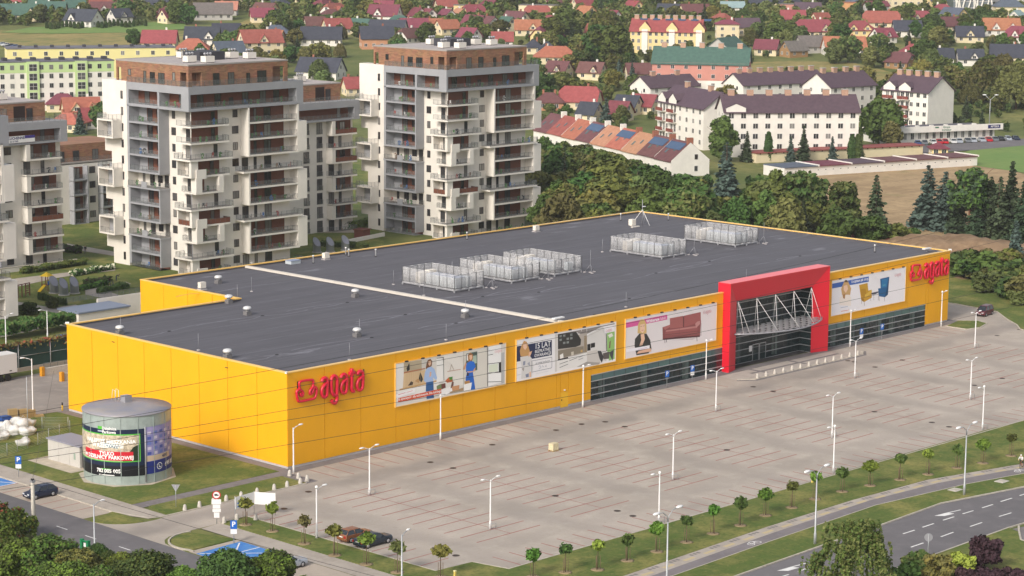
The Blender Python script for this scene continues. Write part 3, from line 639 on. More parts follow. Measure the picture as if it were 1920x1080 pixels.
# ---------------------------------------------------------------- roof plant
MESHM = mat('galvanised mesh', '#c4c2c2', rough=.5)
FINEM = mat('fine wire mesh', '#b9b8b8', rough=.6, alpha=.26)
UNIT = [mat('condenser grey', '#b4babd', rough=.4), mat('condenser cream', '#ded5c8', rough=.4), mat('condenser blue top', '#8d97ad', rough=.4)]
def cage(x, lab, full=True):
    t = thing('condenser_cage', lab, 'roof plant', (x, 28.5, 11.62), 0, 'caged condensers on the store roof')
    W, D, H0, H1 = 6.1, 11.1, .38, 2.6
    f = MB()
    for yy in (0, D/3, 2*D/3, D): f.box(-.05,yy-.06,H0-.12,W+.05,yy+.06,H0)
    for xx in (0, W/2, W): f.box(xx-.06,-.05,H0-.14,xx+.06,D+.05,H0-.02)
    f.build('platform', ALU, t)
    for xx in (0, W/2, W):
        for yy in (0, D/3, 2*D/3, D): MB().box(xx-.09,yy-.09,0,xx+.09,yy+.09,H0-.1).build('foot', ALU, t)
    sides = [((0,0),(W,0)),((W,0),(W,D)),((W,D),(0,D)),((0,D),(0,0))]
    for si, (a, b) in enumerate(sides):
        n = 4 if si%2 == 0 else 7
        a, b = Vector(a), Vector(b)
        for k in range(n):
            p, q = a+(b-a)*(k/n), a+(b-a)*((k+1)/n); u = (q-p).normalized(); l = (q-p).length; mb = MB()
            hh = H1 if (si != 0 and si != 3) else H1
            for s in (0, l): c = p+u*s; mb.tube([(c.x,c.y,H0),(c.x,c.y,hh)], .035, 4)
            for z in (H0+.05, hh): mb.tube([(p.x,p.y,z),(q.x,q.y,z)], .045, 4)
            m_ = int(l/.11)
            for j in range(1, m_): c = p+u*(l*j/m_); mb.tube([(c.x,c.y,H0),(c.x,c.y,hh)], .016, 3)
            for z in np.arange(H0+.4, hh, .45): mb.tube([(p.x,p.y,z),(q.x,q.y,z)], .012, 3)
            mb.face([(p.x,p.y,H0+.06),(q.x,q.y,H0+.06),(q.x,q.y,hh-.03),(p.x,p.y,hh-.03)], 1); mb.build('mesh_panel', [MESHM, FINEM], t)
    def unit(px, py, w, d, h, m0, mt):
        u = MB().box(px,py,H0,px+w,py+d,H0+h).build('condenser_unit', UNIT[m0], t)
        MB().box(px+.02,py+.02,H0+h,px+w-.02,py+d-.02,H0+h+.04).build('top', UNIT[mt], u)
        return u
    unit(1.0,8.3,1.7,1.0,1.55,1,1); unit(3.2,8.6,1.5,1.0,1.6,1,1)
    nn = 7 if full else 5
    for k in range(nn): unit(1.4,6.6-k*.92,2.0,.8,1.5,0,2)
    if full:
        for k in range(3): unit(3.6,1.1+.7*k-.2,.9,.55,1.45,0,0)
    else: unit(4.2,.9,.9,1.0,1.2,0,0)
cage(56.8, 'caged condenser platform nearest the camera on the dark store roof'); cage(69.0, 'second caged condenser platform from the left on the store roof')
cage(78.6, 'middle caged condenser platform on the store roof, with fewer units', False); cage(104.2, 'fourth caged condenser platform from the left on the store roof'); cage(123.4, 'rightmost caged condenser platform on the far store roof')
strip('fire_wall_cap', [(49.8,67.9),(50.1,.5)], .55, 11.6, 11.98, PALE, store)
MB().box(49.0,.7,11.62,49.6,67.7,11.66).build('gutter_strip', mat('roof strip', '#4f4d52', var=.1), store)
VB = mat('vent base', '#6f6c6c')
def vent(x, y, lab):
    t = thing('roof_vent', lab, 'roof vent', (x,y,11.62), 0, 'mushroom vents on the store roof')
    MB().box(-.42,-.42,0,.42,.42,.55).build('base', VB, t)
    MB().lathe([(.28,.55),(.28,.8),(.55,.82),(.6,1.0),(.5,1.18),(.25,1.26),(.001,1.28)], 12).build('cap', mat('vent cap', '#d2d0ce', rough=.3, metal=.2), t)
VN = [(1.6,35.7,'by the left end of the store roof'),(1.6,13.3,'close to the near left parapet of the store roof'),(27.3,44.6,'beside the inner corner of the stepped store roof'),(23.1,35.4,'in the left half of the store roof behind the near one'),(43.7,35.8,'just left of the pale strip across the roof'),(23.1,12.8,'in front left on the store roof above the letter sign'),(43.5,13,'near the pale strip above the first billboards'),(37.1,59.1,'on the rear left part of the store roof')]
for x, y, s in VN: vent(x, y, 'white capped mushroom vent '+s)
def rod(x, y, h=2.6, tri=False, lab=''):
    t = thing('lightning_rod', lab, 'lightning rod', (x,y,11.62), 0, 'lightning rods on the store roof')
    MB().tube([(0,0,.1),(0,0,h)], .028, 4).build('mast', GREYM, t)
    MB().lathe([(.24,0),(.24,.1),(.15,.12)], 8).build('base', PLINTH, t)
    if tri:
        for a in (0, 2.1, 4.2):
            MB().tube([(0,0,1.3),(.9*cos(a),.9*sin(a),.08)], .03, 4).build('leg', GREYM, t); MB().lathe([(.25,0),(.25,.1)], 8, c=(.9*cos(a),.9*sin(a))).build('foot', PLINTH, t)
for i, (x, y) in enumerate(((64.0,27.8),(76.0,27.6),(85.6,27.4),(111.6,27.8),(130.4,27.9))): rod(x, y, 3.6, True, 'tripod lightning rod at the right end of the %s condenser cage' % ('first','second','third','fourth','fifth')[i])
for i, (x, y) in enumerate(((2.2,36.3),(2.3,20),(12,2),(24.2,13.5),(44.6,14),(36,50),(30.2,46.2),(52,30),(30,3),(66,3),(95,4),(55.5,40.2),(68,40.3),(103,40.3))): rod(x, y, 2.2, False, 'thin upright lightning rod standing on the store roof')
def pipe(x, y, lab): 
    t = thing('vent_pipe', lab, 'vent pipe', (x,y,11.62), 0, 'white vent pipes on the store roof')
    MB().lathe([(.1,0),(.1,1.1),(.15,1.12),(.15,1.3)], 8).build('pipe', WHITEM, t); MB().lathe([(.2,0),(.2,.12)], 8).build('collar', DARK, t)
for x, y in ((60.5,64.2),(69.2,65.4),(72.3,62.3),(70,67),(134.4,63.7),(141.1,58),(97,66),(136,9)): pipe(x, y, 'short white vent pipe along the rear edge of the store roof')
mt_ = thing('antenna_mast', 'lattice antenna mast with stays at the far corner of the store roof', 'antenna', (132.6,57,11.62))
MB().tube([(0,0,0),(0,0,4.6)], .06, 6).build('mast', GREYM, mt_)
for a in (.4, 2.5, 4.6): MB().tube([(0,0,2.8),(2.0*cos(a),2.0*sin(a),.1)], .05, 5).build('stay', WHITEM, mt_)
MB().lathe([(.02,0),(.35,.1),(.4,.16)], 10).build('dish', WHITEM, mt_, (0,-.4,3.3))
MB().box(-3.2,-.4,.2,-2.2,.5,1.3).box(-3.8,-1,0,-1.8,-.6,.15).build('cabinet', UNIT[1], mt_)
for i, (x, y, s) in enumerate(((58,66.2,'flat grey roof hatch by the rear yellow edge of the store roof'),(64.5,65.7,'white fan box by the rear yellow edge of the store roof'),(32,56.6,'small white fan unit on the stepped rear part of the store roof'),(112.5,64.3,'small capped duct by the far rear edge of the store roof'))):
    t = thing('roof_box', s, 'roof plant', (x,y,11.62))
    MB().box(-1.0,-.7,0,1.0,.7,.5).build('case', UNIT[0], t) if i == 0 else MB().box(-.5,-.35,.25,.5,.35,1.1).build('case', UNIT[1], t)
    MB().box(-.6,-.5,0,.6,.5,.1).build('base', PLINTH, t) if i else MB().box(-1.05,-.75,.5,1.05,.75,.58).build('lid', UNIT[2], t)
for x, y, lab in ((50.2,1.6,'white floodlight frame on the front roof edge above the second billboard'),(142.4,3.0,'white floodlight frame near the far right roof corner')):
    t = thing('roof_floodlight', lab, 'floodlight', (x,y,11.62)); MB().box(-1,-.3,.55,1,.3,.7).build('head', WHITEM, t); MB().box(-.1,-.1,0,.1,.1,.55).build('post', GREYM, t)
CAMM = mat('camera white', '#e4e2df', rough=.35)
for x, y, rz, lab in ((-.2,-.2,.6,'white security camera on the near corner of the store'),(-.1,W1+.1,2.4,'white security camera on the left rear corner of the store'),(L_+.2,-.1,-.7,'white security camera on the far right corner of the store')):
    t = thing('security_camera', lab, 'camera', (x,y,12.0), rz); MB().box(-.5,-.1,.05,.0,.1,.25).build('housing', CAMM, t); MB().tube([(0,0,-.1),(0,0,.15)], .05, 6).build('bracket', CAMM, t)
for y in (35, 11.5): MB().box(-.03,y-.3,10.9,.02,y+.3,11.0).build('weep_hole', DARK, store)

CREASE = mat('roof crease', '#84828a', c2='#66646a', vscale=.5, rough=.8); DRAIN = mat('roof drain', '#2a292c')
def roof_at(px, py): return G(px, py, 11.63)
kr = random.Random(2)
for px, py in ((697,633),(855,606),(519,665),(651,567),(492,592),(317,621),(1230,512),(1330,490),(1010,548),(905,556),(1115,590),(1500,480),(400,548),(1180,560),(760,590)):
    x, y = roof_at(px, py); MB().lathe([(.25,0),(.2,.05)], 8).build('drain', DRAIN, roof, (x,y,11.625))
    for s in (-1, 1):
        for q in (-1, 1):
            if kr.random() < .25: continue
            l = kr.uniform(5,13); d = kr.uniform(.5,1.3)*q; P = [(x+s*(.4+l*u), y+d*math.sin(u*2.6)+kr.uniform(-.08,.08)) for u in np.linspace(0,1,9)]
            if min(p[0] for p in P) < 1 or max(p[0] for p in P) > 143 or min(p[1] for p in P) < 1.2: continue
            strip('crease', P, kr.uniform(.12,.26), 11.622, 11.63+.002*kr.random(), CREASE, roof)
for yy in np.arange(3.0, 66, 5.6):
    x0 = .6 if yy < 44 else 30.5
    strip('seam', [(x0,yy),(144,yy+kr.uniform(-.1,.1))], .07, 11.622, 11.636, CREASE, roof)
# ---------------------------------------------------------------- billboards on the store front
def print_mat(c):
    return mat('print '+c, c, rough=.45, spec=.35)
def billboard(x0, x1, z0, z1, lab, ox, oy, sx, bgc, layers, lines=(), texts=(), logo_at=None):
    t = thing('billboard', lab, 'billboard', (x0, 0, z0), 0, 'printed billboards along the store front')
    MB().box(0,-.14,0,x1-x0,-.01,z1-z0).build('board', print_mat(bgc), t)
    fr = MB(); w = .09
    for k, b in enumerate(((-w,-.17,-w,x1-x0+w,-.01,-.002),(-w,-.17,z1-z0+.002,x1-x0+w,-.01,z1-z0+w),(-w,-.17,0,-.002,-.01,z1-z0),(x1-x0+.002,-.17,0,x1-x0+w,-.01,z1-z0))): MB().box(*b).build('frame', COPE, t)
    def P(p): q = PY(ox+p[0]*sx, oy+p[1]*sx, -.15); return (min(max(q[0],x0+.01),x1-.01)-x0, min(max(q[1],z0+.01),z1-.01)-z0)
    pr = None
    by = {}
    for i, (c, poly) in enumerate(layers):
        Q = [P(p) for p in poly]; a = sum(Q[k][0]*Q[(k+1)%len(Q)][1]-Q[(k+1)%len(Q)][0]*Q[k][1] for k in range(len(Q)))
        if a < 0: Q = Q[::-1]
        MB().face([(q[0], -.142-.0008*i, q[1]) for q in Q]).build('print', print_mat(c), t)
    n = len(layers)
    for c, wd, pts in lines:
        Q = [P(p) for p in pts]; mb = MB()
        for a, b in zip(Q, Q[1:]):
            d = Vector((b[0]-a[0], b[1]-a[1])); d.normalize(); k = Vector((-d.y,d.x))*wd/2
            mb.face([(a[0]-k.x,-.143-.0008*n,a[1]-k.y),(b[0]-k.x,-.143-.0008*n,b[1]-k.y),(b[0]+k.x,-.143-.0008*n,b[1]+k.y),(a[0]+k.x,-.143-.0008*n,a[1]+k.y)])
        mb.build('print', print_mat(c), t)
    for txt, p, size, c, bold in texts:
        q = P(p); text('lettering', txt, size, print_mat(c), t, (q[0], -.1445-.0008*n, q[1]), RX_, bold=bold)
    if logo_at:
        q = P(logo_at[0]); s = logo_at[1]
        for nm, (PP, cl, w_) in LOGO.items():
            S = smooth([(flat(p)[0]*s+q[0], flat(p)[1]*s+q[1]) for p in PP], 3)
            mb = MB().tube([(a, 0, b) for a, b in S], w_*s*.42, 5); mb.v = [(a, b*.05, c_) for a, b, c_ in mb.v]; mb.build('emblem' if nm == 'emblem' else 'lettering', print_mat('#c4344c'), t, (0, -.147-.0008*n, 0))
    for k in range(7):
        x = (k+.5)*(x1-x0)/7; l = MB().box(x-.22,-.75,z1-z0+.14,x+.22,-.5,z1-z0+.3).build('lamp', DARK, t)
        MB().tube([(x,-.55,z1-z0+.24),(x,-.02,z1-z0+.3)], .03, 4).build('arm', YEL, l)
W_ = '#f1efec'
billboard(17.95, 38.05, 5.02, 10.58, 'first long billboard from the left with two women in a kitchen and orange strip', 730, 640, 230/1911, '#dcd6cd', [
 ('#e6e1da', [(105,355),(230,330),(230,760),(105,800)]), ('#d8bb92', [(225,500),(560,425),(560,650),(210,735)]), ('#b5a68b', [(225,330),(505,290),(505,455),(225,500)]), ('#cfc9bf', [(505,290),(610,275),(610,430),(505,455)]),
 ('#b0714e', [(225,480),(560,415),(560,432),(225,502)]), ('#ece8e1', [(130,780),(770,625),(770,780),(110,960)]), ('#c79f69', [(160,742),(770,597),(770,622),(160,768)]),
 ('#efece6', [(735,262),(845,248),(845,610),(735,640)]), ('#e6e0d6', [(850,205),(1150,160),(1150,680),(850,740)]), ('#dcd6ca', [(1160,170),(1520,95),(1520,700),(1160,760)]), ('#56645c', [(1195,192),(1370,155),(1370,448),(1195,480)]), ('#aebfae', [(1290,230),(1360,215),(1360,340),(1290,350)]), ('#efeae4', [(1205,200),(1235,195),(1235,300),(1205,300)]),
 ('#f4f2ee', [(1540,85),(1740,50),(1740,640),(1540,700)]), ('#b9b8b6', [(1745,180),(1790,170),(1790,650),(1745,660)]), ('#2b2622', [(1705,332),(1742,325),(1742,478),(1705,480)]), ('#dfe4cf', [(1550,370),(1690,345),(1690,470),(1550,485)]),
 ('#3b3a32', [(455,600),(480,480),(500,520),(525,590),(500,640)]), ('#3a3330', [(290,690),(340,620),(370,640),(360,680)]), ('#c39868', [(400,620),(440,580),(470,600),(460,650)]), ('#2e2b28', [(265,420),(310,340),(318,440),(280,470)]),
 ('#7b5136', [(600,290),(640,272),(668,310),(662,370),(640,410),(590,440),(566,420),(580,340)]), ('#e6bd9f', [(608,312),(648,302),(652,345),(632,385),(608,362)]), ('#a8bfe2', [(590,415),(650,392),(700,430),(745,575),(725,602),(680,560),(682,622),(585,642),(535,615),(555,480)]), ('#e0b496', [(630,470),(655,480),(650,540),(620,560)]), ('#2f5f96', [(572,640),(685,620),(690,760),(566,785)]), ('#2f5f96', [(575,830),(690,815),(695,880),(580,900)]),
 ('#a8743f', [(1222,210),(1260,172),(1302,200),(1302,275),(1270,312),(1230,325)]), ('#e8ba98', [(1245,215),(1287,210),(1292,260),(1268,298),(1245,270)]), ('#2a6fce', [(1198,345),(1262,305),(1320,318),(1345,400),(1300,480),(1208,492),(1192,420)]), ('#d49d78', [(1142,440),(1190,325),(1202,350),(1178,440)]), ('#dca783', [(1300,462),(1340,400),(1336,460),(1240,495),(1205,470)]), ('#2465bf', [(1205,490),(1300,480),(1337,742),(1250,765),(1185,600)]), ('#b98a52', [(1168,625),(1250,605),(1258,672),(1176,682)]), ('#3a2a24', [(1205,495),(1235,490),(1235,540),(1210,540)]),
 ('#f1eeea', [(790,760),(1000,690),(980,790),(820,850)]), ('#a78e6c', [(930,792),(1165,715),(1185,760),(950,805)]), ('#f4f1ed', [(1150,675),(1285,640),(1265,765),(1160,775)]), ('#78875a', [(735,695),(810,660),(835,740),(740,765)]), ('#c86b3a', [(868,615),(930,555),(985,590),(985,625),(900,645)]), ('#4c8a3a', [(925,560),(985,548),(980,600),(940,600)]), ('#6e4038', [(808,665),(870,650),(876,720),(812,742)]), ('#755247', [(975,625),(1002,630),(992,720),(950,732)]), ('#c9946a', [(970,705),(1090,680),(1082,752),(980,772)]),
 ('#f5efee', [(105,828),(397,735),(397,792),(105,882)]), ('#d4532a', [(133,888),(806,735),(808,805),(135,952)])],
 [('#26211d', .07, [(840,250),(848,610)]), ('#26211d', .06, [(735,264),(846,250)]), ('#26211d', .05, [(735,380),(846,362)]), ('#26211d', .09, [(1530,88),(1530,702)]), ('#3a332c', .06, [(1538,215),(1612,200)]), ('#3a332c', .07, [(1536,352),(1742,326)]), ('#3a332c', .07, [(1536,492),(1742,480)]), ('#3a332c', .06, [(1536,632),(1745,624)]), ('#a39a8c', .05, [(1155,165),(1155,760)]), ('#b07048', .06, [(900,470),(1110,435)]), ('#8d6a48', .05, [(940,460),(965,360),(1000,440)]),
  *[('#bf9c70', .03, [(260+k*28,497-k*6),(258+k*28,720-k*6)]) for k in range(9)], ('#cf6d6a', .07, [(135,832),(250,798)]), ('#d98a84', .06, [(265,795),(360,768)])],
 [('Dla synowych i dla teściowych. Dla każdego.', (470,840), .44, '#f6f2ee', .008)], ((1640,178), .118))
billboard(40.15, 60.3, 5.05, 10.68, 'second billboard from the left with navy 15 LAT guarantee panel and white kitchen', 955, 600, 210/1890, '#efebea', [
 ('#2a3252', [(125,447),(718,335),(718,592),(125,706)]), ('#8f8782', [(820,240),(1780,55),(1780,70),(1560,115),(1250,265),(1130,200)]), ('#d6d1cb', [(770,245),(815,238),(815,860),(770,880)]), ('#b7ada2', [(820,300),(1310,220),(1310,560),(820,660)]), ('#383634', [(820,238),(1130,197),(1212,330),(1202,422),(1120,456),(820,492)]), ('#8a8070', [(820,520),(1110,462),(1255,440),(1255,545),(820,655)]), ('#98876e', [(1262,268),(1310,262),(1310,545),(1262,545)]), ('#dcd8d3', [(1310,262),(1560,118),(1602,130),(1602,690),(1310,705)]), ('#a7a19b', [(1130,795),(1310,695),(1545,722),(1500,775)]), ('#e9e5e0', [(805,690),(1310,545),(1310,702),(1140,792),(805,862)]), ('#cfc8c0', [(1310,540),(1480,500),(1540,720),(1310,705)]), ('#3a3432', [(820,660),(992,622),(992,645),(820,684)]), ('#1f1e1e', [(1315,412),(1370,400),(1370,512),(1315,522)]), ('#242322', [(1376,396),(1446,380),(1446,456),(1376,472)]),
 ('#94c070', [(1648,222),(1776,190),(1776,655),(1680,685),(1650,505)]), ('#d9d4cf', [(1605,225),(1630,220),(1640,690),(1605,690)]), ('#e9e5da', [(1662,255),(1730,220),(1752,270),(1690,302)]), ('#f4eff0', [(1605,110),(1772,72),(1772,190),(1605,226)]), ('#3c3a3c', [(1488,520),(1545,520),(1592,625),(1560,725),(1520,652)]), ('#45454a', [(1688,545),(1762,500),(1742,685),(1700,605)]), ('#5c5552', [(1578,562),(1690,532),(1682,652),(1590,662)]), ('#7c4a48', [(1690,370),(1712,345),(1702,470),(1682,480)]),
 *[('#8f9391', [(845+60*i+0,260+60*j-9*i),(885+60*i,254+60*j-9*i),(885+60*i,290+60*j-9*i),(845+60*i,296+60*j-9*i)]) for i in range(4) for j in range(3) if (i+j)%3 != 2], ('#f2ede6', [(850,590),(905,560),(915,640),(855,655)]), ('#c6a56c', [(1200,510),(1235,495),(1238,540),(1202,545)]), ('#d3c9b8', [(1040,540),(1085,530),(1085,590),(1045,600)]),
 ('#c89860', [(205,430),(245,350),(292,368),(322,450),(352,560),(332,625),(188,612),(174,520)]), ('#ebc3a6', [(232,402),(288,398),(297,462),(265,508),(233,470)]), ('#d9d5d2', [(182,625),(340,598),(375,645),(402,760),(372,962),(198,992),(208,800),(188,700)]), ('#e4b798', [(330,545),(385,520),(355,600),(318,625)]), ('#e4b798', [(335,880),(365,870),(365,960),(338,965)]), ('#8e93a4', [(230,700),(270,690),(262,760),(228,770)]), ('#a5a6b0', [(300,740),(340,700),(350,780)]), ('#7d8398', [(270,920),(325,900),(325,960),(280,970)]), ('#a59c94', [(205,820),(250,800),(240,870)])],
 [('#5a5c72', .05, [(375,692),(715,626),(715,806),(375,880),(375,692)]), ('#2f2b29', .06, [(845,745),(990,692)]), ('#2f2b29', .06, [(845,803),(990,744)]), ('#2f2b29', .06, [(1010,688),(1148,632)]), ('#2f2b29', .05, [(1165,632),(1245,600)]), ('#2f2b29', .05, [(1165,672),(1245,640)]), ('#2a2624', .12, [(1635,226),(1640,520)]), ('#b5aea8', .04, [(1262,300),(1540,165)]), ('#8d8f9c', .05, [(490,790),(515,765),(530,800),(500,825)]), ('#8d8f9c', .05, [(545,800),(560,770),(580,795)]), ('#8d8f9c', .05, [(600,790),(625,755),(610,775),(630,785)]), ('#c3bfc2', .03, [(440,910),(660,860)]), ('#c3bfc2', .03, [(130,740),(180,730)]), ('#8d8f9c', .03, [(130,930),(190,918)]), ('#f0ede9', .08, [(1210,150),(1218,190)]), ('#f0ede9', .08, [(1305,150),(1305,205)])],
 [('15 LAT', (562,425), 1.05, '#f4f2f0', .014), ('BEZPŁATNEJ', (560,512), .56, '#f4f2f0', .006), ('GWARANCJI', (560,580), .58, '#f4f2f0', .007), ('na meble kuchenne', (560,708), .36, '#4a4c60', .0)], ((1625,200), .118))
billboard(62.4, 82.75, 5.06, 10.68, 'billboard with a dusty pink sofa and a woman in black beside the red portal', 1160, 560, 190/1710, '#e7dedd', [
 ('#dc5f9c', [(125,405),(820,270),(820,352),(125,496)]), ('#cdbfbe', [(880,705),(1312,655),(1390,420),(1400,400),(1400,620),(1250,692)]),
 ('#8f5150', [(740,482),(800,465),(1300,405),(1392,370),(1372,640),(745,690)]), ('#a9635f', [(865,330),(1090,290),(1085,482),(865,502)]), ('#a45d5b', [(1105,287),(1385,225),(1388,392),(1105,477)]), ('#bd7f7b', [(800,535),(1300,462),(1322,490),(1322,510),(790,575)]), ('#9c5856', [(790,560),(1330,490),(1330,580),(760,625)]), ('#b36f6b', [(742,482),(865,440),(868,475),(790,525)]), ('#c58d88', [(1290,425),(1330,385),(1375,375),(1372,430),(1310,492)]), ('#5a3134', [(742,672),(1372,620),(1372,645),(745,698)]), ('#6f3d3e', [(1085,300),(1105,290),(1105,478),(1085,484)]), ('#8a4c4b', [(742,520),(785,530),(780,670),(745,680)]),
 ('#dcb878', [(318,585),(326,435),(375,348),(432,348),(467,430),(472,575),(440,590)]), ('#efc7aa', [(360,440),(440,420),(442,522),(405,585),(363,542)]), ('#3a3835', [(275,680),(350,588),(470,590),(532,700),(553,850),(502,922),(300,955),(268,800)]), ('#ecc0a2', [(370,602),(430,590),(442,680),(402,782),(350,792),(380,700)]), ('#e5b496', [(340,882),(540,835),(552,890),(300,930)]), ('#f2edf1', [(125,858),(522,785),(522,838),(125,905)])],
 [('#4a2b2c', .08, [(778,690),(780,752)]), ('#4a2b2c', .1, [(806,690),(808,737)]), ('#4a2b2c', .1, [(1318,650),(1322,718)]), ('#7b4544', .05, [(1020,500),(1020,600)]), ('#7a4f3a', .05, [(365,470),(395,464)]), ('#7a4f3a', .05, [(410,462),(436,458)]), ('#c0504f', .06, [(385,535),(420,528)]), ('#cfa6c4', .06, [(330,855),(480,826)]), ('#5e3a3a', .05, [(780,610),(1350,545)])],
 [('Wybieram', (575,365), .66, '#faf4f7', .02), ('co lubię.', (725,335), .6, '#faf4f7', .0)], ((1425,258), .17))
billboard(111.45, 131.7, 5.06, 10.66, 'billboard with yellow and blue armchairs right of the red portal', 1545, 480, 245/1890, '#efeaec', [
 ('#3d66b2', [(118,402),(648,295),(648,372),(118,470)]),
 ('#c8982a', [(508,420),(630,390),(642,500),(692,488),(692,602),(580,667),(540,640)]), ('#b5851f', [(530,480),(600,470),(615,560),(570,600),(540,560)]), ('#dcb348', [(590,562),(692,490),(692,530),(600,602)]), ('#a1741c', [(540,600),(582,620),(582,667),(540,640)]), ('#4a4956', [(680,545),(700,530),(800,508),(802,520),(740,555),(700,560)]), ('#1d5c8e', [(813,330),(945,300),(925,560),(880,597),(795,582),(783,470),(820,465)]), ('#15436a', [(905,480),(945,302),(925,560),(880,597)]), ('#2a74a8', [(840,340),(930,320),(905,450),(830,460)]), ('#4d93ad', [(850,415),(892,405),(890,428),(850,436)]),
 ('#cfa56e', [(248,475),(300,350),(350,368),(392,470),(372,600),(270,622)]), ('#5c4632', [(290,380),(310,345),(335,350),(345,380)]), ('#f1cbb0', [(285,430),(336,420),(346,480),(315,535),(284,492)]), ('#f0e4da', [(228,605),(270,560),(370,560),(392,600),(390,722),(220,712)]), ('#b07f4c', [(270,560),(310,545),(300,620),(275,610)])],
 [('#7a5a2a', .08, [(545,640),(545,695)]), ('#7a5a2a', .08, [(580,665),(585,718)]), ('#7a5a2a', .06, [(675,605),(675,650)]), ('#6b5a50', .06, [(720,555),(720,640)]), ('#6b5a50', .06, [(785,530),(785,640)]), ('#6b4f38', .07, [(795,582),(798,650)]), ('#6b4f38', .07, [(875,597),(875,655)]), ('#8d97b8', .06, [(240,748),(345,730)]), ('#d9795c', .08, [(245,800),(345,785)]), ('#d9795c', .05, [(355,765),(355,800)])],
 [('Urządzam jak chcę.', (520,352), .58, '#f4f2f8', .015)], ((1022,298), .16))
# ---------------------------------------------------------------- apartment towers and estate blocks
RENDER_W = mat('white render', '#dcd5cb', rough=.85, var=.05, vscale=.4)
RENDER_G = mat('grey render', '#97979a', rough=.85, var=.05, vscale=.4)
CLAD = mat('brown board cladding', '#7a4b38', c2='#62392b', vscale=3, rough=.7, stretch=(1,1,6))
def brick_mat(name, a, b, mo):
    mt = bpy.data.materials.new(name); mt.use_nodes = True; n = mt.node_tree; p = n.nodes['Principled BSDF']; p.inputs['Roughness'].default_value = .85
    g = n.nodes.new('ShaderNodeTexCoord'); mp = n.nodes.new('ShaderNodeMapping'); sp = n.nodes.new('ShaderNodeSeparateXYZ'); cb = n.nodes.new('ShaderNodeCombineXYZ'); ad = n.nodes.new('ShaderNodeMath')
    n.links.new(g.outputs['Object'], sp.inputs[0]); n.links.new(sp.outputs[0], ad.inputs[0]); n.links.new(sp.outputs[1], ad.inputs[1]); n.links.new(ad.outputs[0], cb.inputs[0]); n.links.new(sp.outputs[2], cb.inputs[1])
    br = n.nodes.new('ShaderNodeTexBrick'); br.inputs['Scale'].default_value = 1.0; br.inputs['Brick Width'].default_value = .9; br.inputs['Row Height'].default_value = .22; br.inputs['Mortar Size'].default_value = .012; br.inputs['Bias'].default_value = 0
    br.inputs['Color1'].default_value = (*lin(a),1); br.inputs['Color2'].default_value = (*lin(b),1); br.inputs['Mortar'].default_value = (*lin(mo),1)
    n.links.new(cb.outputs[0], br.inputs['Vector'])
    no = n.nodes.new('ShaderNodeTexNoise'); no.inputs['Scale'].default_value = .8; no.inputs['Detail'].default_value = 6; n.links.new(g.outputs['Object'], no.inputs['Vector'])
    mx = n.nodes.new('ShaderNodeMix'); mx.data_type = 'RGBA'; mx.blend_type = 'MULTIPLY'; mx.inputs['Factor'].default_value = .5; n.links.new(br.outputs[0], mx.inputs[6]); n.links.new(no.outputs['Color'], mx.inputs[7])
    hs = n.nodes.new('ShaderNodeHueSaturation'); hs.inputs['Value'].default_value = 1.35; hs.inputs['Saturation'].default_value = .9; n.links.new(mx.outputs[2], hs.inputs['Color']); n.links.new(hs.outputs[0], p.inputs['Base Color'])
    MATS[name] = mt; return mt
BRICK = brick_mat('clinker brick', '#9a6a45', '#7d5136', '#8a6248')
FRAMEM = mat('window frame brown', '#3b2723', rough=.5)
RAILM = mat('railing steel', '#6d6c6b', rough=.4, metal=.4)
RAILG = glass_mat('railing glass', (.22,.24,.235), .26, .1)
def pane_mat():
    mt = bpy.data.materials.new('window glass'); mt.use_nodes = True; n = mt.node_tree; b = n.nodes['Principled BSDF']; b.inputs['Roughness'].default_value = .06; b.inputs['Specular IOR Level'].default_value = .7
    oi = n.nodes.new('ShaderNodeObjectInfo'); cr = n.nodes.new('ShaderNodeValToRGB'); e = cr.color_ramp.elements; e[0].position = 0; e[0].color = (.015,.017,.02,1); e[1].position = 1; e[1].color = (.25,.24,.22,1)
    k = cr.color_ramp.elements.new(.62); k.color = (.05,.052,.055,1); k = cr.color_ramp.elements.new(.8); k.color = (.16,.155,.145,1)
    n.links.new(oi.outputs['Random'], cr.inputs[0]); n.links.new(cr.outputs[0], b.inputs['Base Color']); MATS['window glass'] = mt; return mt
PANE = pane_mat()
WM = {}
def window(parent, x, y, z, w, h, rz=0.0, fm=None, nv=1, nh=0, sill=None, name='window', fw=.08):
    """a framed window whose back lies in the wall plane; faces local -y before the turn rz"""
    fm = fm or FRAMEM; k = (round(w,2), round(h,2), fm.name, nv, nh, sill.name if sill else None)
    if k not in WM:
        mb = MB(); d = .07
        mb.box(-w/2,-d,0,-w/2+fw,0,h,0); mb.box(w/2-fw,-d,0,w/2,0,h,0); mb.box(-w/2+fw,-d,0,w/2-fw,0,fw,0); mb.box(-w/2+fw,-d,h-fw,w/2-fw,0,h,0)
        for i in range(1, nv+0): xx = -w/2+w*i/nv; mb.box(xx-fw/2,-d+.005,fw,xx+fw/2,0,h-fw,0)
        for i in range(1, nh+1): zz = h*i/(nh+1); mb.box(-w/2+fw,-d+.008,zz-fw/2,w/2-fw,0,zz+fw/2,0)
        mb.face([(-w/2+fw,-.03,fw),(w/2-fw,-.03,fw),(w/2-fw,-.03,h-fw),(-w/2+fw,-.03,h-fw)], 1)
        if sill: mb.box(-w/2-.08,-.16,-.08,w/2+.08,0,-.005,2)
        WM[k] = mb.mesh('window', [fm, PANE]+([sill] if sill else []))
    return put(name, WM[k], parent, (x,y,z), rz)
LX = -pi/2     # turn for walls that face -x
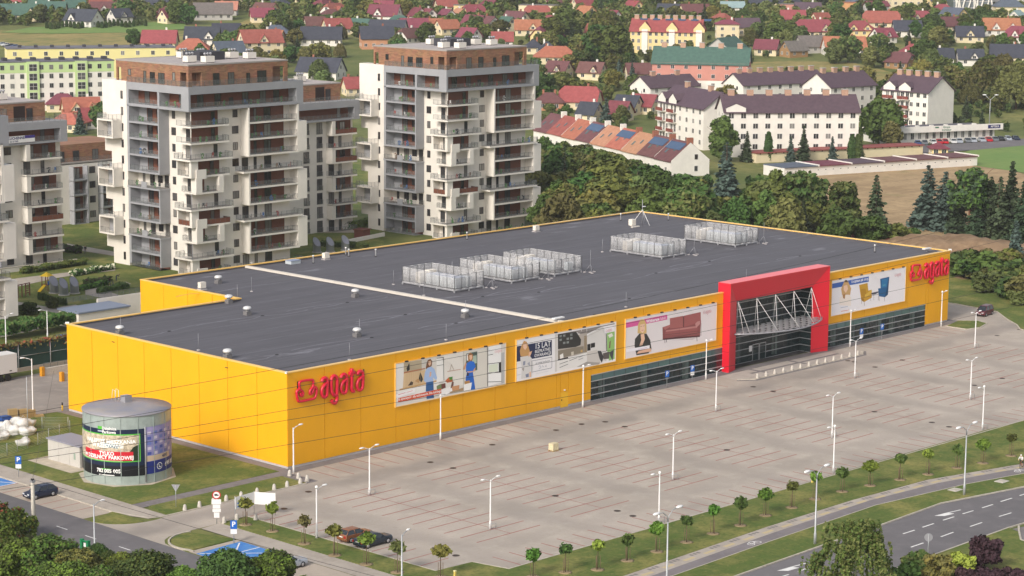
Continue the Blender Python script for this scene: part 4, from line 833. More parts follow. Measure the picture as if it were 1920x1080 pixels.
def railing(parent, pts, z, h=1.0, m=None, name='railing', post=1.25):
    mb = MB(); P = [Vector(p) for p in pts]
    for a, b in zip(P, P[1:]):
        l = (b-a).length; u = (b-a)/l; n = max(1, round(l/post)); q = Vector((-u.y,u.x))*.012
        for i in range(n+1): c = a+u*(l*i/n); mb.box(c.x-.022,c.y-.022,z,c.x+.022,c.y+.022,z+h,0)
        mb.tube([(a.x,a.y,z+h),(b.x,b.y,z+h)], .028, 4, 0)
        mb.face([(a.x-q.x,a.y-q.y,z+.06),(b.x-q.x,b.y-q.y,z+.06),(b.x-q.x,b.y-q.y,z+h-.06),(a.x-q.x,a.y-q.y,z+h-.06)], 1)
    return mb.build(name, [RAILM, m or RAILG], parent)
SLABM = mat('balcony deck', '#8b8580', var=.1)
def deck(parent, x0, y0, x1, y1, z, m=None, rail=None, rm=None, th=.34):
    b = MB().box(x0,y0,z-th,x1,y1,z-.02,0).face([(x0+.1,y0+.1,z),(x1-.1,y0+.1,z),(x1-.1,y1-.1,z),(x0+.1,y1-.1,z)],1).build('balcony', [m or RENDER_W, SLABM], parent)
    if rail: railing(b, rail, z-.02, m=rm)
    return b
def clad(parent, x0, y0, z0, x1, y1, z1, m=None): return MB().box(x0,y0,z0,x1,y1,z1).build('cladding', m or CLAD, parent)
CLUT = [mat('balcony '+n_, c_, rough=.7) for n_, c_ in (('dark','#2f3136'),('white','#d6d2cc'),('blue','#3f6ea8'),('green','#4c7a3e'),('brown','#7a5a3c'),('red','#9c3a34'))]
def clutter(parent, x0, x1, y, z, along='x', n=3, r=None):
    r = r or rnd
    for k in range(n):
        c = r.uniform(x0, x1); m_ = CLUT[r.randrange(6)]; h = r.uniform(.4,.8); w = r.uniform(.2,.45); mb = MB()
        if r.random() < .5:      # a chair
            for a, b in ((-w/2,-w/2),(w/2,-w/2),(-w/2,w/2),(w/2,w/2)): mb.box(a-.02,b-.02,0,a+.02,b+.02,.42)
            mb.box(-w/2-.02,-w/2-.02,.42,w/2+.02,w/2+.02,.47); mb.box(-w/2,w/2-.03,.47,w/2,w/2+.02,.95); nm = 'balcony_chair'
        else:                    # a planter with a shrub
            mb.box(-w/2,-w/2,0,w/2,w/2,.35); 
            for j in range(10): a = r.uniform(0,6.28); q = r.uniform(.05,.3); e = r.uniform(.4,.4+h); mb.box(q*cos(a)-.08,q*sin(a)-.08,e-.1,q*cos(a)+.08,q*sin(a)+.08,e+.08)
            nm = 'planter'; m_ = CLUT[3] if r.random() < .6 else m_
        mb.build(nm, m_, parent, (c,y,z) if along == 'x' else (y,c,z), r.uniform(0,6))
GRAVEL = mat('roof gravel', '#a89f9b', var=.12, vscale=1.5); BITUM = mat('bitumen dark', '#3d3c42', var=.1)
def roofscape(t, x0, y0, x1, y1, z, r, big=True):
    pr = MB(); ring(pr, [(x0-.06,y0-.06),(x1+.06,y0-.06),(x1+.06,y1+.06),(x0-.06,y1+.06)], .4, z-.2, z+.08); pr.build('parapet', mat('parapet cap', '#9d958f', rough=.5), t)
    MB().face([(x0+.3,y0+.3,z+.02),(x1-.3,y0+.3,z+.02),(x1-.3,y1-.3,z+.02),(x0+.3,y1-.3,z+.02)]).build('roof', GRAVEL, t)
    if big: MB().box(x0+9,y0+8,z-.25,x0+15,y0+13,z+1.6).build('lift_house', BITUM, t)
    k = 6 if big else 3
    for i in range(k):
        cx = x0+3+(x1-x0-6)*((i*.37+.11)%1); cy = y0+2.5+(y1-y0-5)*((i*.61+.2)%1)
        c = MB().box(cx-1,cy-.7,z-.25,cx+1,cy+.7,z+.15,1).box(cx-1.05,cy-.75,z+.15,cx+1.05,cy+.75,z+1.25,0).build('chimney', [RENDER_W, BITUM], t)
        for j in range(3): MB().lathe([(.16,0),(.16,.3),(.3,.35),(.3,.55),(.1,.7)], 7).build('cowl', GREYM, c, (cx-.65+.65*j,cy,z+1.25))
def tower(cx, cy, lab, seed):
    r = random.Random(seed); H = 3.07
    t = thing('apartment_tower', lab, 'tower', (cx,cy,0), 0, 'white apartment towers')
    MB().box(2.4,2.4,-1,26,24,35).build('wall', RENDER_W, t)
    FZ = lambda k: H*k
    # top storey: grey frame round both faces
    g = MB(); z0, z1, zt = 30.5, 33.6, 35.0
    g.box(0,0,z0,27.6,2.4,31.0); g.box(0,2.4,z0,2.4,18.7,31.0)                 # floor
    g.box(0,0,z1,27.6,2.5,zt); g.box(0,2.5,z1,2.5,18.7,zt)                      # band
    g.box(0,.0,31.0,.45,.4,z1); g.box(25.9,0,31.0,27.6,2.4,z1); g.box(0,.4,31.0,.4,2.2,z1); g.box(0,8.7,31.0,2.4,9.3,z1); g.box(0,18.1,31.0,2.4,18.7,z1)
    top = g.build('top_frame', RENDER_G, t)
    railing(top, [(.45,.12),(25.9,.12)], 31.0); railing(top, [(.12,2.2),(.12,8.7)], 31.0); railing(top, [(.12,9.3),(.12,18.1)], 31.0)
    clad(t, 2.3,2.34,31.0,25.9,2.39,z1); clad(t, 2.34,2.3,31.0,2.39,18.1,z1)
    for x in (4.5,8.6,11.8,15.2,19.5,22.8): window(t, x,2.33,31.05,1.5 if x != 11.8 else 1.0,2.2 if x != 11.8 else 1.4,0,nv=2)
    for y in (5.0,11.5,15.4): window(t, 2.33,y,31.05,1.5,2.2,LX,nv=2)
    clutter(t, 3,24,1.3,31.0,'x',7,r); clutter(t, 4,17,1.3,31.0,'y',4,r)
    # penthouse
    ph = MB(); X0,X1,Y0,Y1,P0,P1 = .3,24,.3,22.2,35.0,39.0
    ph.box(X0+2.2,Y0+2.2,P0,X1,Y1,P1-.6,0)
    def hole_wall(mb, L, holes, f):
        xs = sorted({0,L,*[h[0] for h in holes],*[h[1] for h in holes]}); zs = sorted({P0,P1,*[h[2] for h in holes],*[h[3] for h in holes]})
        for a, b in zip(xs, xs[1:]):
            for c, d in zip(zs, zs[1:]):
                if any(h[0] <= a and b <= h[1] and h[2] <= c and d <= h[3] for h in holes): continue
                mb.box(*f(a,b,c,d))
    hole_wall(ph, X1-X0, [(.8,3.0,P0,37.6),(20.0,22.8,P0,37.9)], lambda a,b,c,d: (X0+a,Y0,c,X0+b,Y0+.35,d))
    hole_wall(ph, Y1-Y0-.35, [(.3,2.1,P0,37.6),(20,21.1,P0,37.6)], lambda a,b,c,d: (X0,Y0+.35+a,c,X0+.35,Y0+.35+b,d))
    ph.box(X0+.36,Y0+.36,P1-.6,X1-.01,Y1-.01,P1-.3,0)
    ph.box(X0+3.4,Y0+.36,P0,X0+19.9,Y0+2.1,P1-.61,0); ph.box(X0+.36,Y0+2.7,P0,X0+2.15,Y0+20,P1-.61,0)
    pent = ph.build('penthouse', BRICK, t)
    for x, w, h, z in ((6.7,1.5,2.2,35.1),(10.2,1.5,2.2,35.1),(14.3,.9,1.9,35.1),(17.6,2.2,2.2,35.1)): window(pent, x,Y0,z,w,h,0,nv=2 if w > 1 else 1)
    for y, w, h, z in ((4.6,.8,1.5,36.0),(8.3,1.9,2.0,35.2),(11.0,1.5,2.0,35.2),(13.3,.8,2.2,35.1),(18.0,.9,1.2,36.2)): window(pent, X0,y,z,w,h,LX,nv=2 if w > 1 else 1)
    railing(pent, [(.1,.08),(27.4,.08),(27.4,2.2)], 35.0); railing(pent, [(.08,.1),(.08,18.5)], 35.0)
    roofscape(t, X0, Y0, X1, Y1, P1, r)
    # left face: grey bay
    def grey_box(s0, s1):
        a, b = FZ(s0)-.3 if s0 else .6, FZ(s1+1)
        g = MB(); g.box(0,9.0,a,2.4,9.3,b-.005); g.box(0,18.1,a,2.4,18.7,b-.005)
        for s in range(s0, s1+1): g.box(.02,9.3,FZ(s)-.3,2.4,18.1,FZ(s)+.05)
        if s1 < 9: g.box(.0,9.0,b,2.4,18.7,b+.08)
        f = g.build('grey_bay_frame', RENDER_G, t)
        for s in range(s0, s1+1):
            railing(f, [(.12,9.3),(.12,18.1)], FZ(s)+.05); clad(t, 2.34,9.35,FZ(s)+.06,2.39,15.6,FZ(s+1)-.31); MB().box(2.33,15.6,FZ(s)+.06,2.38,18.05,FZ(s+1)-.31).build('cladding', RENDER_G, t)
            window(t, 2.33,14.6,FZ(s)+.08,1.5,2.3,LX,nv=2); window(t, 2.33,11.9,FZ(s)+.9,1.4,1.4,LX,nv=2)
            if r.random() < .7: clutter(t, 10,17,1.2,FZ(s)+.05,'y',r.randrange(2,5),r)
    grey_box(6,9); grey_box(3,4); grey_box(0,1)
    for s in (5, 2):
        d = deck(t, -.1,8.9,2.4,18.8,FZ(s)+.1,RENDER_G,[(2.3,8.98),(-.02,8.98),(-.02,18.7)])
        MB().box(-.06,13.0,FZ(s)+.1,.06,14.6,FZ(s)+1.15).build('parapet_panel', RENDER_G, d)
        for y, w, h, dz in ((16.9,.7,1.9,.3),(14.3,1.4,2.2,.05),(11.9,1.4,1.4,.8),(9.9,1.2,2.3,.05)): window(t, 2.4,y,FZ(s)+.1+dz,w,h,LX,nv=2 if w > 1 else 1)
        clutter(t, 10,18,1.2,FZ(s)+.1,'y',4,r)
    # white wing with stepped end
    ends = {9:26.3,8:25.8,7:25.8,6:23.7,5:23.7,4:25.8,3:23.7,2:23.7,1:25.8,0:23.7}
    w = MB(); w.box(0,18.75,30.7,2.5,26.3,35.1)
    for s, e in ends.items(): w.box(0.003*s,18.75,FZ(s) if s else -1,2.5,e,FZ(s+1))
    wing = w.build('white_wing', RENDER_W, t)
    for s in range(0, 11): window(t, 0.0 if s > 9 else .003*s,20.2,FZ(s)+1.0,.62,1.5,LX)
    for s in (8, 5, 2):
        b = MB(); a, c = FZ(s)-.3, FZ(s+1)+.15
        b.box(-2.2,20.3,a,-.001,25.2,a+.3); b.box(-2.2,20.3,c-.3,-.001,25.2,c); b.box(-2.2,20.3,a+.3,-.001,20.6,c-.3); b.box(-2.2,24.9,a+.3,-.001,25.2,c-.3)
        bb = b.build('box_balcony', RENDER_W, t); railing(bb, [(-2.1,20.6),(-2.1,24.9)], a+.3)
        railing(bb, [(-.1,20.35),(-2.15,20.35),(-2.15,25.15),(-.1,25.15)], c)
        MB().box(-.05,20.7,a+.3,-.02,24.8,c-.3).build('cladding', RENDER_G, bb)
    # window strips beside the corner
    for s in range(0, 10):
        window(t, 2.4,7.6,FZ(s)+1.0,.9 if s%2 else 1.3,1.45,LX,nv=1 if s%2 else 2); window(t, 12.75,2.4,FZ(s)+1.0,1.15 if s%2 else 1.5,1.45,0,nv=2)
    # corner balconies
    for s in range(0, 10):
        k = (9-s)
        z = FZ(s)+.12
        if s in (9, 8):
            d = deck(t, .6,.3,9.7,2.4,z,None); MB().box(.6,2.4,z-.34,2.4,4.7,z-.02).build('balcony', RENDER_W, t)
            railing(d, [(.7,4.6),(.7,.4),(9.6,.4),(9.6,2.3)], z-.02)
            clad(t, 2.4,2.34,z,8.6,2.39,z+2.6); MB().box(.75,.45,z,.88,.58,z+2.7).build('post', RENDER_W, t)
            window(t, 7.4,2.33,z,.9,2.3,0); window(t, 2.4,3.3,z,1.2,2.3,LX,nv=2); clutter(t, 2,9,1.2,z,'x',3,r)
        elif s in (7, 4, 1):
            d = deck(t, .2,.0,10.3,2.4,z,None); MB().box(.2,2.4,z-.34,2.4,5.0,z-.02).build('balcony', RENDER_W, t)
            railing(d, [(2.3,4.95),(.3,4.95),(.3,.1),(10.2,.1),(10.2,2.3)], z-.02)
            window(t, 8.0,2.4,z,.9,2.3,0); window(t, 2.4,3.4,z,1.3,2.3,LX,nv=2); MB().box(.95,.75,z,1.07,.87,z+2.7).build('post', GREYM, t); clutter(t, 2,9,1.2,z,'x',4,r)
        elif s in (6, 3, 0):
            d = deck(t, .6,.3,9.7,2.4,z,None); f = MB(); f.box(.6,2.4,z-.34,2.4,4.7,z-.02); f.box(.6,.3,z,2.2,.62,z+2.72); f.box(.6,.62,z,.9,1.0,z+2.72); f.box(.6,4.4,z,2.38,4.7,z+2.72); f.box(1.6,.02,z-.6,3.9,.28,z+1.15); f.build('frame', RENDER_W, t)
            if s == 3:
                railing(d, [(3.9,.36),(9.6,.36),(9.6,2.3)], z-.02, m=CLAD); railing(d, [(.7,1.0),(.7,4.4)], z-.02, m=CLAD)
            else: railing(d, [(3.9,.36),(9.6,.36),(9.6,2.3)], z-.02); railing(d, [(.7,1.0),(.7,4.4)], z-.02)
            clad(t, 2.4,2.34,z,8.8,2.39,z+2.6); window(t, 7.0,2.33,z,.9,2.3,0); window(t, 2.4,2.9,z,.9,2.3,LX); clutter(t, 4,9,1.2,z,'x',3,r)
        else:
            d = deck(t, 1.4,.02,8.0,2.4,z,None); f = MB(); f.box(1.4,2.4,z-.34,2.4,4.4,z-.02); f.box(1.5,.03,z,2.9,.35,z+2.72); f.box(1.5,.35,z,1.8,1.6,z+2.72); f.box(6.9,.03,z,8.0,.9,z+2.72); f.build('frame', RENDER_W, t)
            railing(d, [(2.9,.1),(6.9,.1)], z-.02); railing(d, [(1.5,1.6),(1.5,4.3),(2.3,4.3)], z-.02)
            clad(t, 2.9,2.34,z,5.2,2.39,z+2.6); window(t, 2.4,3.0,z,1.3,2.3,LX,nv=2); clutter(t, 3.2,6.5,1.2,z,'x',2,r)
    # right bay
    for grp in ((9,8,7), (5,4), (2,1)):
        a, b = FZ(grp[-1])-.22, FZ(grp[0]+1)
        MB().box(14.0,0,a,14.35,2.4,b).build('bay_frame', RENDER_W, t); f = MB(); f.box(26.05,0,a,26.5,2.4,b)
        pass
        fo = f.build('bay_frame', RENDER_W, t)
        MB().box(26.5,-.02,FZ(grp[-1]),28.4,2.3,FZ(grp[-1]+2)-.4).build('end_panel', RENDER_W, t)
        for s in grp:
            z = FZ(s)+.12; d = deck(t, 14.36,.02,26.04,2.4,z,None,[(14.4,.1),(26.0,.1)])
            clad(t, 14.4,2.34,z,24.6,2.39,z+2.6)
            window(t, 15.3,2.33,z,1.4,2.3,0,nv=2); window(t, 17.5,2.33,z,.7,2.3,0); window(t, 20.5,2.33,z,1.7,2.3,0,nv=2); clutter(t, 15,25,1.2,z,'x',r.randrange(2,6),r)
    for s in (6, 3, 0):
        z = FZ(s)+.12; d = deck(t, 12.6,-.25,27.1,2.4,z,None,[(12.7,2.3),(12.7,-.15),(27.0,-.15),(27.0,2.3)])
        for x, w in ((15.0,1.5),(17.5,.7),(20.6,1.7)): window(t, x,2.4,z,w,2.3,0,nv=2 if w > 1 else 1)
        clutter(t, 14,26,1.0,z,'x',5,r)
    return t
tower(82.2, 123.1, 'white and grey apartment tower on the left with brick penthouse and stacked balconies', 3)
tower(149.4, 124.3, 'white and grey apartment tower right of centre with brick penthouse, farther from the camera', 5)
# ---------------------------------------------------------------- lower estate blocks
def block(name, cx, cy, W, D, floors, lab, cols, pent=True, seed=1, z0=0, leftcols=(), H=2.95):
    """slab block; cols: list of (kind, x0, x1) over the -y face"""
    r = random.Random(seed); t = thing(name, lab, 'apartment block', (cx,cy,0))
    body = RENDER_W; h = floors*H
    MB().box(0,0,-1,W,D,h).build('wall', body, t)
    for kind, x0, x1 in cols:
        for s in range(floors):
            z = s*H+.1
            if kind == 'win':
                window(t, (x0+x1)/2,0,z+.9,min(1.5,x1-x0),1.45,0,nv=2)
            elif kind == 'door':
                w_ = window(t, (x0+x1)/2,0,z+.05,1.5,2.4,0,nv=2); railing(t, [((x0+x1)/2-.8,-.15),((x0+x1)/2+.8,-.15)], z, name='french_balcony')
            elif kind == 'bal':
                if s%2 == 0:
                    d = deck(t, x0,-1.9,x1,0,z,None,[(x0+.05,0),(x0+.05,-1.82),(x1-.05,-1.82),(x1-.05,0)])
                    window(t, x0+1.3,0,z,1.5,2.3,0,nv=2); window(t, x1-3.2,0,z,.8,2.3,0)
                else:
                    d = deck(t, x0,-1.9,x1,0,z,None); f = MB().box(x0,-1.9,z,x0+.35,-.01,z+2.73).box(x0+.35,-1.9,z,x0+.9,-1.6,z+2.73); f.build('frame', RENDER_W, t)
                    railing(d, [(x0+.9,-1.8),(x1-.05,-1.8),(x1-.05,0)], z-.02, m=CLAD if r.random() < .35 else None); clad(t, x0+.4,-.06,z,x1-.2,-.01,z+2.6); window(t, x0+2.4,-.06,z,.9,2.3,0); window(t, x1-2.6,-.06,z,1.5,2.3,0,nv=2)
                clutter(t, x0+1,x1-1,-1.0,z,'x',r.randrange(1,4),r)
            elif kind == 'log':
                g = MB().box(x0,-1.6,z-.3,x1,-.01,z-.02).build('balcony', RENDER_G, t); railing(g, [(x0,-1.5),(x1,-1.5)], z-.02); clad(t, x0+.1,-.05,z,x1-.1,-.01,z+2.5); window(t, (x0+x1)/2,-.05,z,1.5,2.3,0,nv=2)
                MB().box(x0-.3,-1.65,z-.3,x0-.01,-.01,z+2.77).build('pier', RENDER_G, t); MB().box(x1+.01,-1.65,z-.3,x1+.3,-.01,z+2.77).build('pier', RENDER_G, t)
    for kind, y0, y1 in leftcols:
        for s in range(floors):
            z = s*H+.1
            if kind == 'win': window(t, 0,(y0+y1)/2,z+.9,1.2,1.45,LX,nv=2)
            else:
                d = deck(t, -1.9,y0,0,y1,z,RENDER_W if s%3 else RENDER_G,[(0,y0+.05),(-1.82,y0+.05),(-1.82,y1-.05),(0,y1-.05)]); clad(t, -.06,y0+.2,z,-.01,y1-.2,z+2.6); window(t, -.06,(y0+y1)/2,z,1.5,2.3,LX,nv=2)
    if pent:
        g = MB().box(-1.9,-1.9,h-.02,W+.4,0,h+.3); g.box(-1.9,-1.9,h+2.6,W+.4,-.01,h+4.0); g.box(-1.9,-1.9,h+.3,-1.3,-.01,h+2.6); g.box(W-1.2,-1.9,h+.3,W+.4,-.01,h+2.6); gg = g.build('top_frame', RENDER_G, t)
        railing(gg, [(-1.3,-1.8),(W-1.2,-1.8)], h+.3); MB().box(-1.8,0,h,W,D,h+4.0).build('upper_wall', RENDER_G, t); clad(t, -1.2,-.06,h+.3,W-1.3,-.01,h+2.6); window(t, 3,-.06,h+.35,1.4,2.2,0,nv=2); window(t, W-4,-.06,h+.35,1.0,2.2,0)
        p = MB().box(.8,1.0,h+4.0,W-2.5,D,h+7.6).build('penthouse', BRICK, t); railing(gg, [(-1.8,-1.8),(W+.3,-1.8),(W+.3,2)], h+4.0)
        for x in (3.0, 6.5, W-6.0): window(p, x,1.0,h+4.1,1.4 if x != 6.5 else .9,2.3,0,nv=2 if x != 6.5 else 1)
        MB().box(W-9.5,.96,h+4.1,W-7.0,.99,h+6.9).build('niche', mat('niche dark', '#2c1f1c'), p)  # flat dark panel, painted as the shade inside a recess
        roofscape(t, .8,1.0,W-2.5,D,h+7.6,r,False)
    else: roofscape(t, 0,0,W,D,h+.4,r,False)
    return t
def at_wall(px, py, z): return G(px, py, z)

tower(-1.5, 97.0, 'white and grey apartment tower cut by the left edge of the picture', 9)
block('apartment_block', 122, 150.2, 25, 16, 8, 'white apartment block with brick top storey standing between the two towers', [('door',11,13),('door',14.7,16.6),('bal',17.6,24.6)], seed=11)
block('apartment_block', 50, 152.6, 24.5, 16, 8, 'white apartment block with brick top storey behind the left lawn', [('log',5.5,9.5),('win',11.5,14),('bal',15.6,23.6)], seed=12)
b = block('apartment_block', 98, 196.5, 26, 15, 4, 'low white apartment block with brown upper storey behind the left blocks', [('win',5.5,7.0),('log',9.5,12.8),('win',14.5,16),('log',17,20)], pent=False, seed=13, H=3.2)
bx = MB().box(1.2,1.2,13.2,25,14,17.0).build('penthouse', BRICK, b); railing(bx, [(.1,.1),(25.9,.1)], 13.25)
for x in (4, 8.2, 12, 17): window(bx, x,1.2,13.4,1.6,2.2,0,nv=2)
# ---------------------------------------------------------------- houses and blocks in the background
ROOFS = {k: mat('roof tiles '+k, c, rough=.75, c2=d, vscale=.9, bump=.3, bscale=3, rnd_obj=.07) for k, c, d in (
 ('red','#98544d','#834640'),('crimson','#8a474d','#7a3b42'),('orange','#ac7056','#985f48'),('salmon','#b5836a','#a37259'),('brown','#6f4a48','#5f3e3d'),('maroon','#7a4148','#6a363d'),('navy','#43454f','#373943'),('green','#4b675c','#405950'),('grey','#77706a','#655f5a'),('slate','#5b6270','#4e5460'),('teal','#8fa3a3','#7f9494'),('purple','#5c4a52','#504049'))}
WALLS = {k: mat('house wall '+k, c, rough=.9, var=.05, vscale=.5) for k, c in (('white','#ded8ce'),('cream','#d8c8a6'),('yellow','#dcc48e'),('pink','#bf8578'),('brick','#b98768'),('grey','#b4afa8'),('wood','#96744f'),('orange','#cf9a6c'))}
WINF = mat('window frame white', '#d2cec8', rough=.5)
CHIMM = {'brick': mat('chimney brick', '#96604c', var=.15, vscale=3), 'white': WALLS['white']}
BASE_RZ = YAW-pi/2
def roof_mesh(L, W, h, rh, kind, ov=.55, th=.22):
    """ridge along x, eaves at height h"""
    mb = MB(); a, b = L/2+ov, W/2+ov; dz = ov*rh/(W/2); ze = h-dz; zr = h+rh
    if kind == 'hip':
        r_ = max(L/2-W/2*.9, .3)
        T = [(-a,-b,ze),(a,-b,ze),(a,b,ze),(-a,b,ze),(-r_,0,zr),(r_,0,zr)]
        fs = [(0,1,5,4),(1,2,5),(2,3,4,5),(3,0,4)]
    elif kind == 'halfhip':
        r_ = L/2-.9; zm = h+rh*.62; q = (W/2)*.38
        T = [(-a,-b,ze),(a,-b,ze),(a,b,ze),(-a,b,ze),(-r_,0,zr),(r_,0,zr),(a,-q,zm),(a,q,zm),(-a,-q,zm),(-a,q,zm)]
        fs = [(0,1,6,5,4,8),(2,3,9,4,5,7),(6,7,5),(9,8,4)]
    else:
        T = [(-a,-b,ze),(a,-b,ze),(a,b,ze),(-a,b,ze),(-a,0,zr),(a,0,zr)]
        fs = [(0,1,5,4),(2,3,4,5)]
    for f in fs: mb.face([T[i] for i in f])
    for f in fs: mb.face([(T[i][0],T[i][1],T[i][2]-th) for i in reversed(f)])
    if kind in ('gable','halfhip'):
        for s in (-1, 1):
            rim = [(s*a,-b,ze),(s*a,0,zr),(s*a,b,ze)] if kind == 'gable' else [(s*a,-b,ze),(s*a,-W/2*.38,zm),(s*a,W/2*.38,zm),(s*a,b,ze)]
            for p, q in zip(rim, rim[1:]):
                f = [p,q,(q[0],q[1],q[2]-th),(p[0],p[1],p[2]-th)]; mb.face(f if s < 0 else f[::-1])
    for s in (-1, 1):
        f = [(-a,s*b,ze),(a,s*b,ze),(a,s*b,ze-th),(-a,s*b,ze-th)]; mb.face(f[::-1] if s < 0 else f)
    if kind == 'hip':
        for s in (-1, 1): f = [(s*a,-b,ze),(s*a,b,ze),(s*a,b,ze-th),(s*a,-b,ze-th)]; mb.face(f if s < 0 else f[::-1])
    return mb
def wall_mesh(L, W, h, rh, kind):
    mb = MB(); a, b = L/2, W/2
    mb.face([(-a,-b,-2),(a,-b,-2),(a,-b,h),(-a,-b,h)]); mb.face([(a,b,-2),(-a,b,-2),(-a,b,h),(a,b,h)])
    for s in (-1, 1):
        if kind == 'hip': P = [(s*a,-b,-2),(s*a,b,-2),(s*a,b,h),(s*a,-b,h)]
        elif kind == 'halfhip': zm = h+rh*.6; q = b*.38; P = [(s*a,-b,-2),(s*a,b,-2),(s*a,b,h),(s*a,q,zm),(s*a,-q,zm),(s*a,-b,h)]
        else: P = [(s*a,-b,-2),(s*a,b,-2),(s*a,b,h),(s*a,0,h+rh-.1),(s*a,-b,h)]
        mb.face(P if s > 0 else P[::-1])
    if kind == 'hip': mb.face([(-a,-b,h),(a,-b,h),(a,b,h),(-a,b,h)])
    return mb
NHOUSE = [0]
def house(px, py, wpx, roof, wall, label, kind='gable', turn=0, W=None, h=3.0, rh=None, dorm=(), ch=1, wide=1.0, face='long', name='house', cat='house', flat_roof=False):
    NHOUSE[0] += 1; r = random.Random(NHOUSE[0]*17)
    x, y = G(px, py); d = depth(x, y, 0); L = wpx*d/F*wide; z = gz(x, y)
    if face == 'gable': W_, L_h = L, L*1.15       # gable end towards the viewer
    else: L_h = L; W_ = W or max(7.0, min(L*.72, 9.5))
    if face == 'gable': turn = turn+90
    rh = rh if rh is not None else W_/2*(.95 if kind != 'hip' else .75)
    t = thing(name, label, cat, (x, y, z), BASE_RZ+radians(turn))
    L, W = L_h, W_
    if flat_roof:
        MB().box(-L/2,-W/2,-2,L/2,W/2,h).build('wall', WALLS[wall], t); MB().box(-L/2-.15,-W/2-.15,h,L/2+.15,W/2+.15,h+.3).build('roof', ROOFS[roof], t); rh = 0
    else:
        wall_mesh(L, W, h, rh, kind).build('wall', WALLS[wall], t); ro = roof_mesh(L, W, h, rh, kind).build('roof', ROOFS[roof], t)
    for k in range(ch):
        cx = L*(.2-.42*k)*(1 if r.random() < .5 else -1); s = .35
        MB().box(cx-s,-s*.8+.5,h+rh*.6,cx+s,s*.8+.5,h+rh+.9).build('chimney', CHIMM['brick' if r.random() < .5 else 'white'], t)
    n = max(2, int(L/3.2))
    nf = max(1, int(h/2.8))
    for f_ in range(nf):
        for k in range(n): window(t, -L/2+(k+.5)*L/n,-W/2,.8+2.8*f_,1.3,1.3,0,WINF,2)
        for k in range(2):
            window(t, -L/2,(-.5+k)*W*.5,.8+2.8*f_,1.2,1.3,LX,WINF,2); window(t, L/2,(-.5+k)*W*.5,.8+2.8*f_,1.2,1.3,-LX,WINF,2)
    if kind != 'hip' and not flat_roof:
        for s in (-1, 1): window(t, s*L/2,0,h+.5,1.4,1.3,LX*(-s),WINF,2)
    for dx in dorm:      # front cross gable
        dw = min(3.6, L*.3); dh = min(rh*.62, dw*.75); zt = h+dh; yb = -W/2-.25; y1 = -W/2+ (dh+0.2)*(W/2)/rh+1.2
        m_ = MB(); m_.face([(dx-dw/2,yb,h-.6),(dx+dw/2,yb,h-.6),(dx+dw/2,yb,h+.15*dh),(dx,yb,zt-.05),(dx-dw/2,yb,h+.15*dh)]); do = m_.build('dormer', WALLS[wall], t)
        rf = MB(); o = .35
        for s in (-1, 1):
            q = [(dx,yb-o,zt+.12),(dx+s*(dw/2+o),yb-o,h-.25),(dx+s*(dw/2+o),y1,h-.25),(dx,y1,zt+.12)]; rf.face(q if s < 0 else q[::-1]); q2 = [(a,b,c-.2) for a,b,c in q]; rf.face(q2[::-1] if s < 0 else q2)
            e = [q[0],q[1],q2[1],q2[0]]; rf.face(e[::-1] if s < 0 else e)
        rf.build('dormer_roof', ROOFS[roof], do); window(do, dx,yb,h-.3,1.3,1.2,0,WINF,2)
    return t
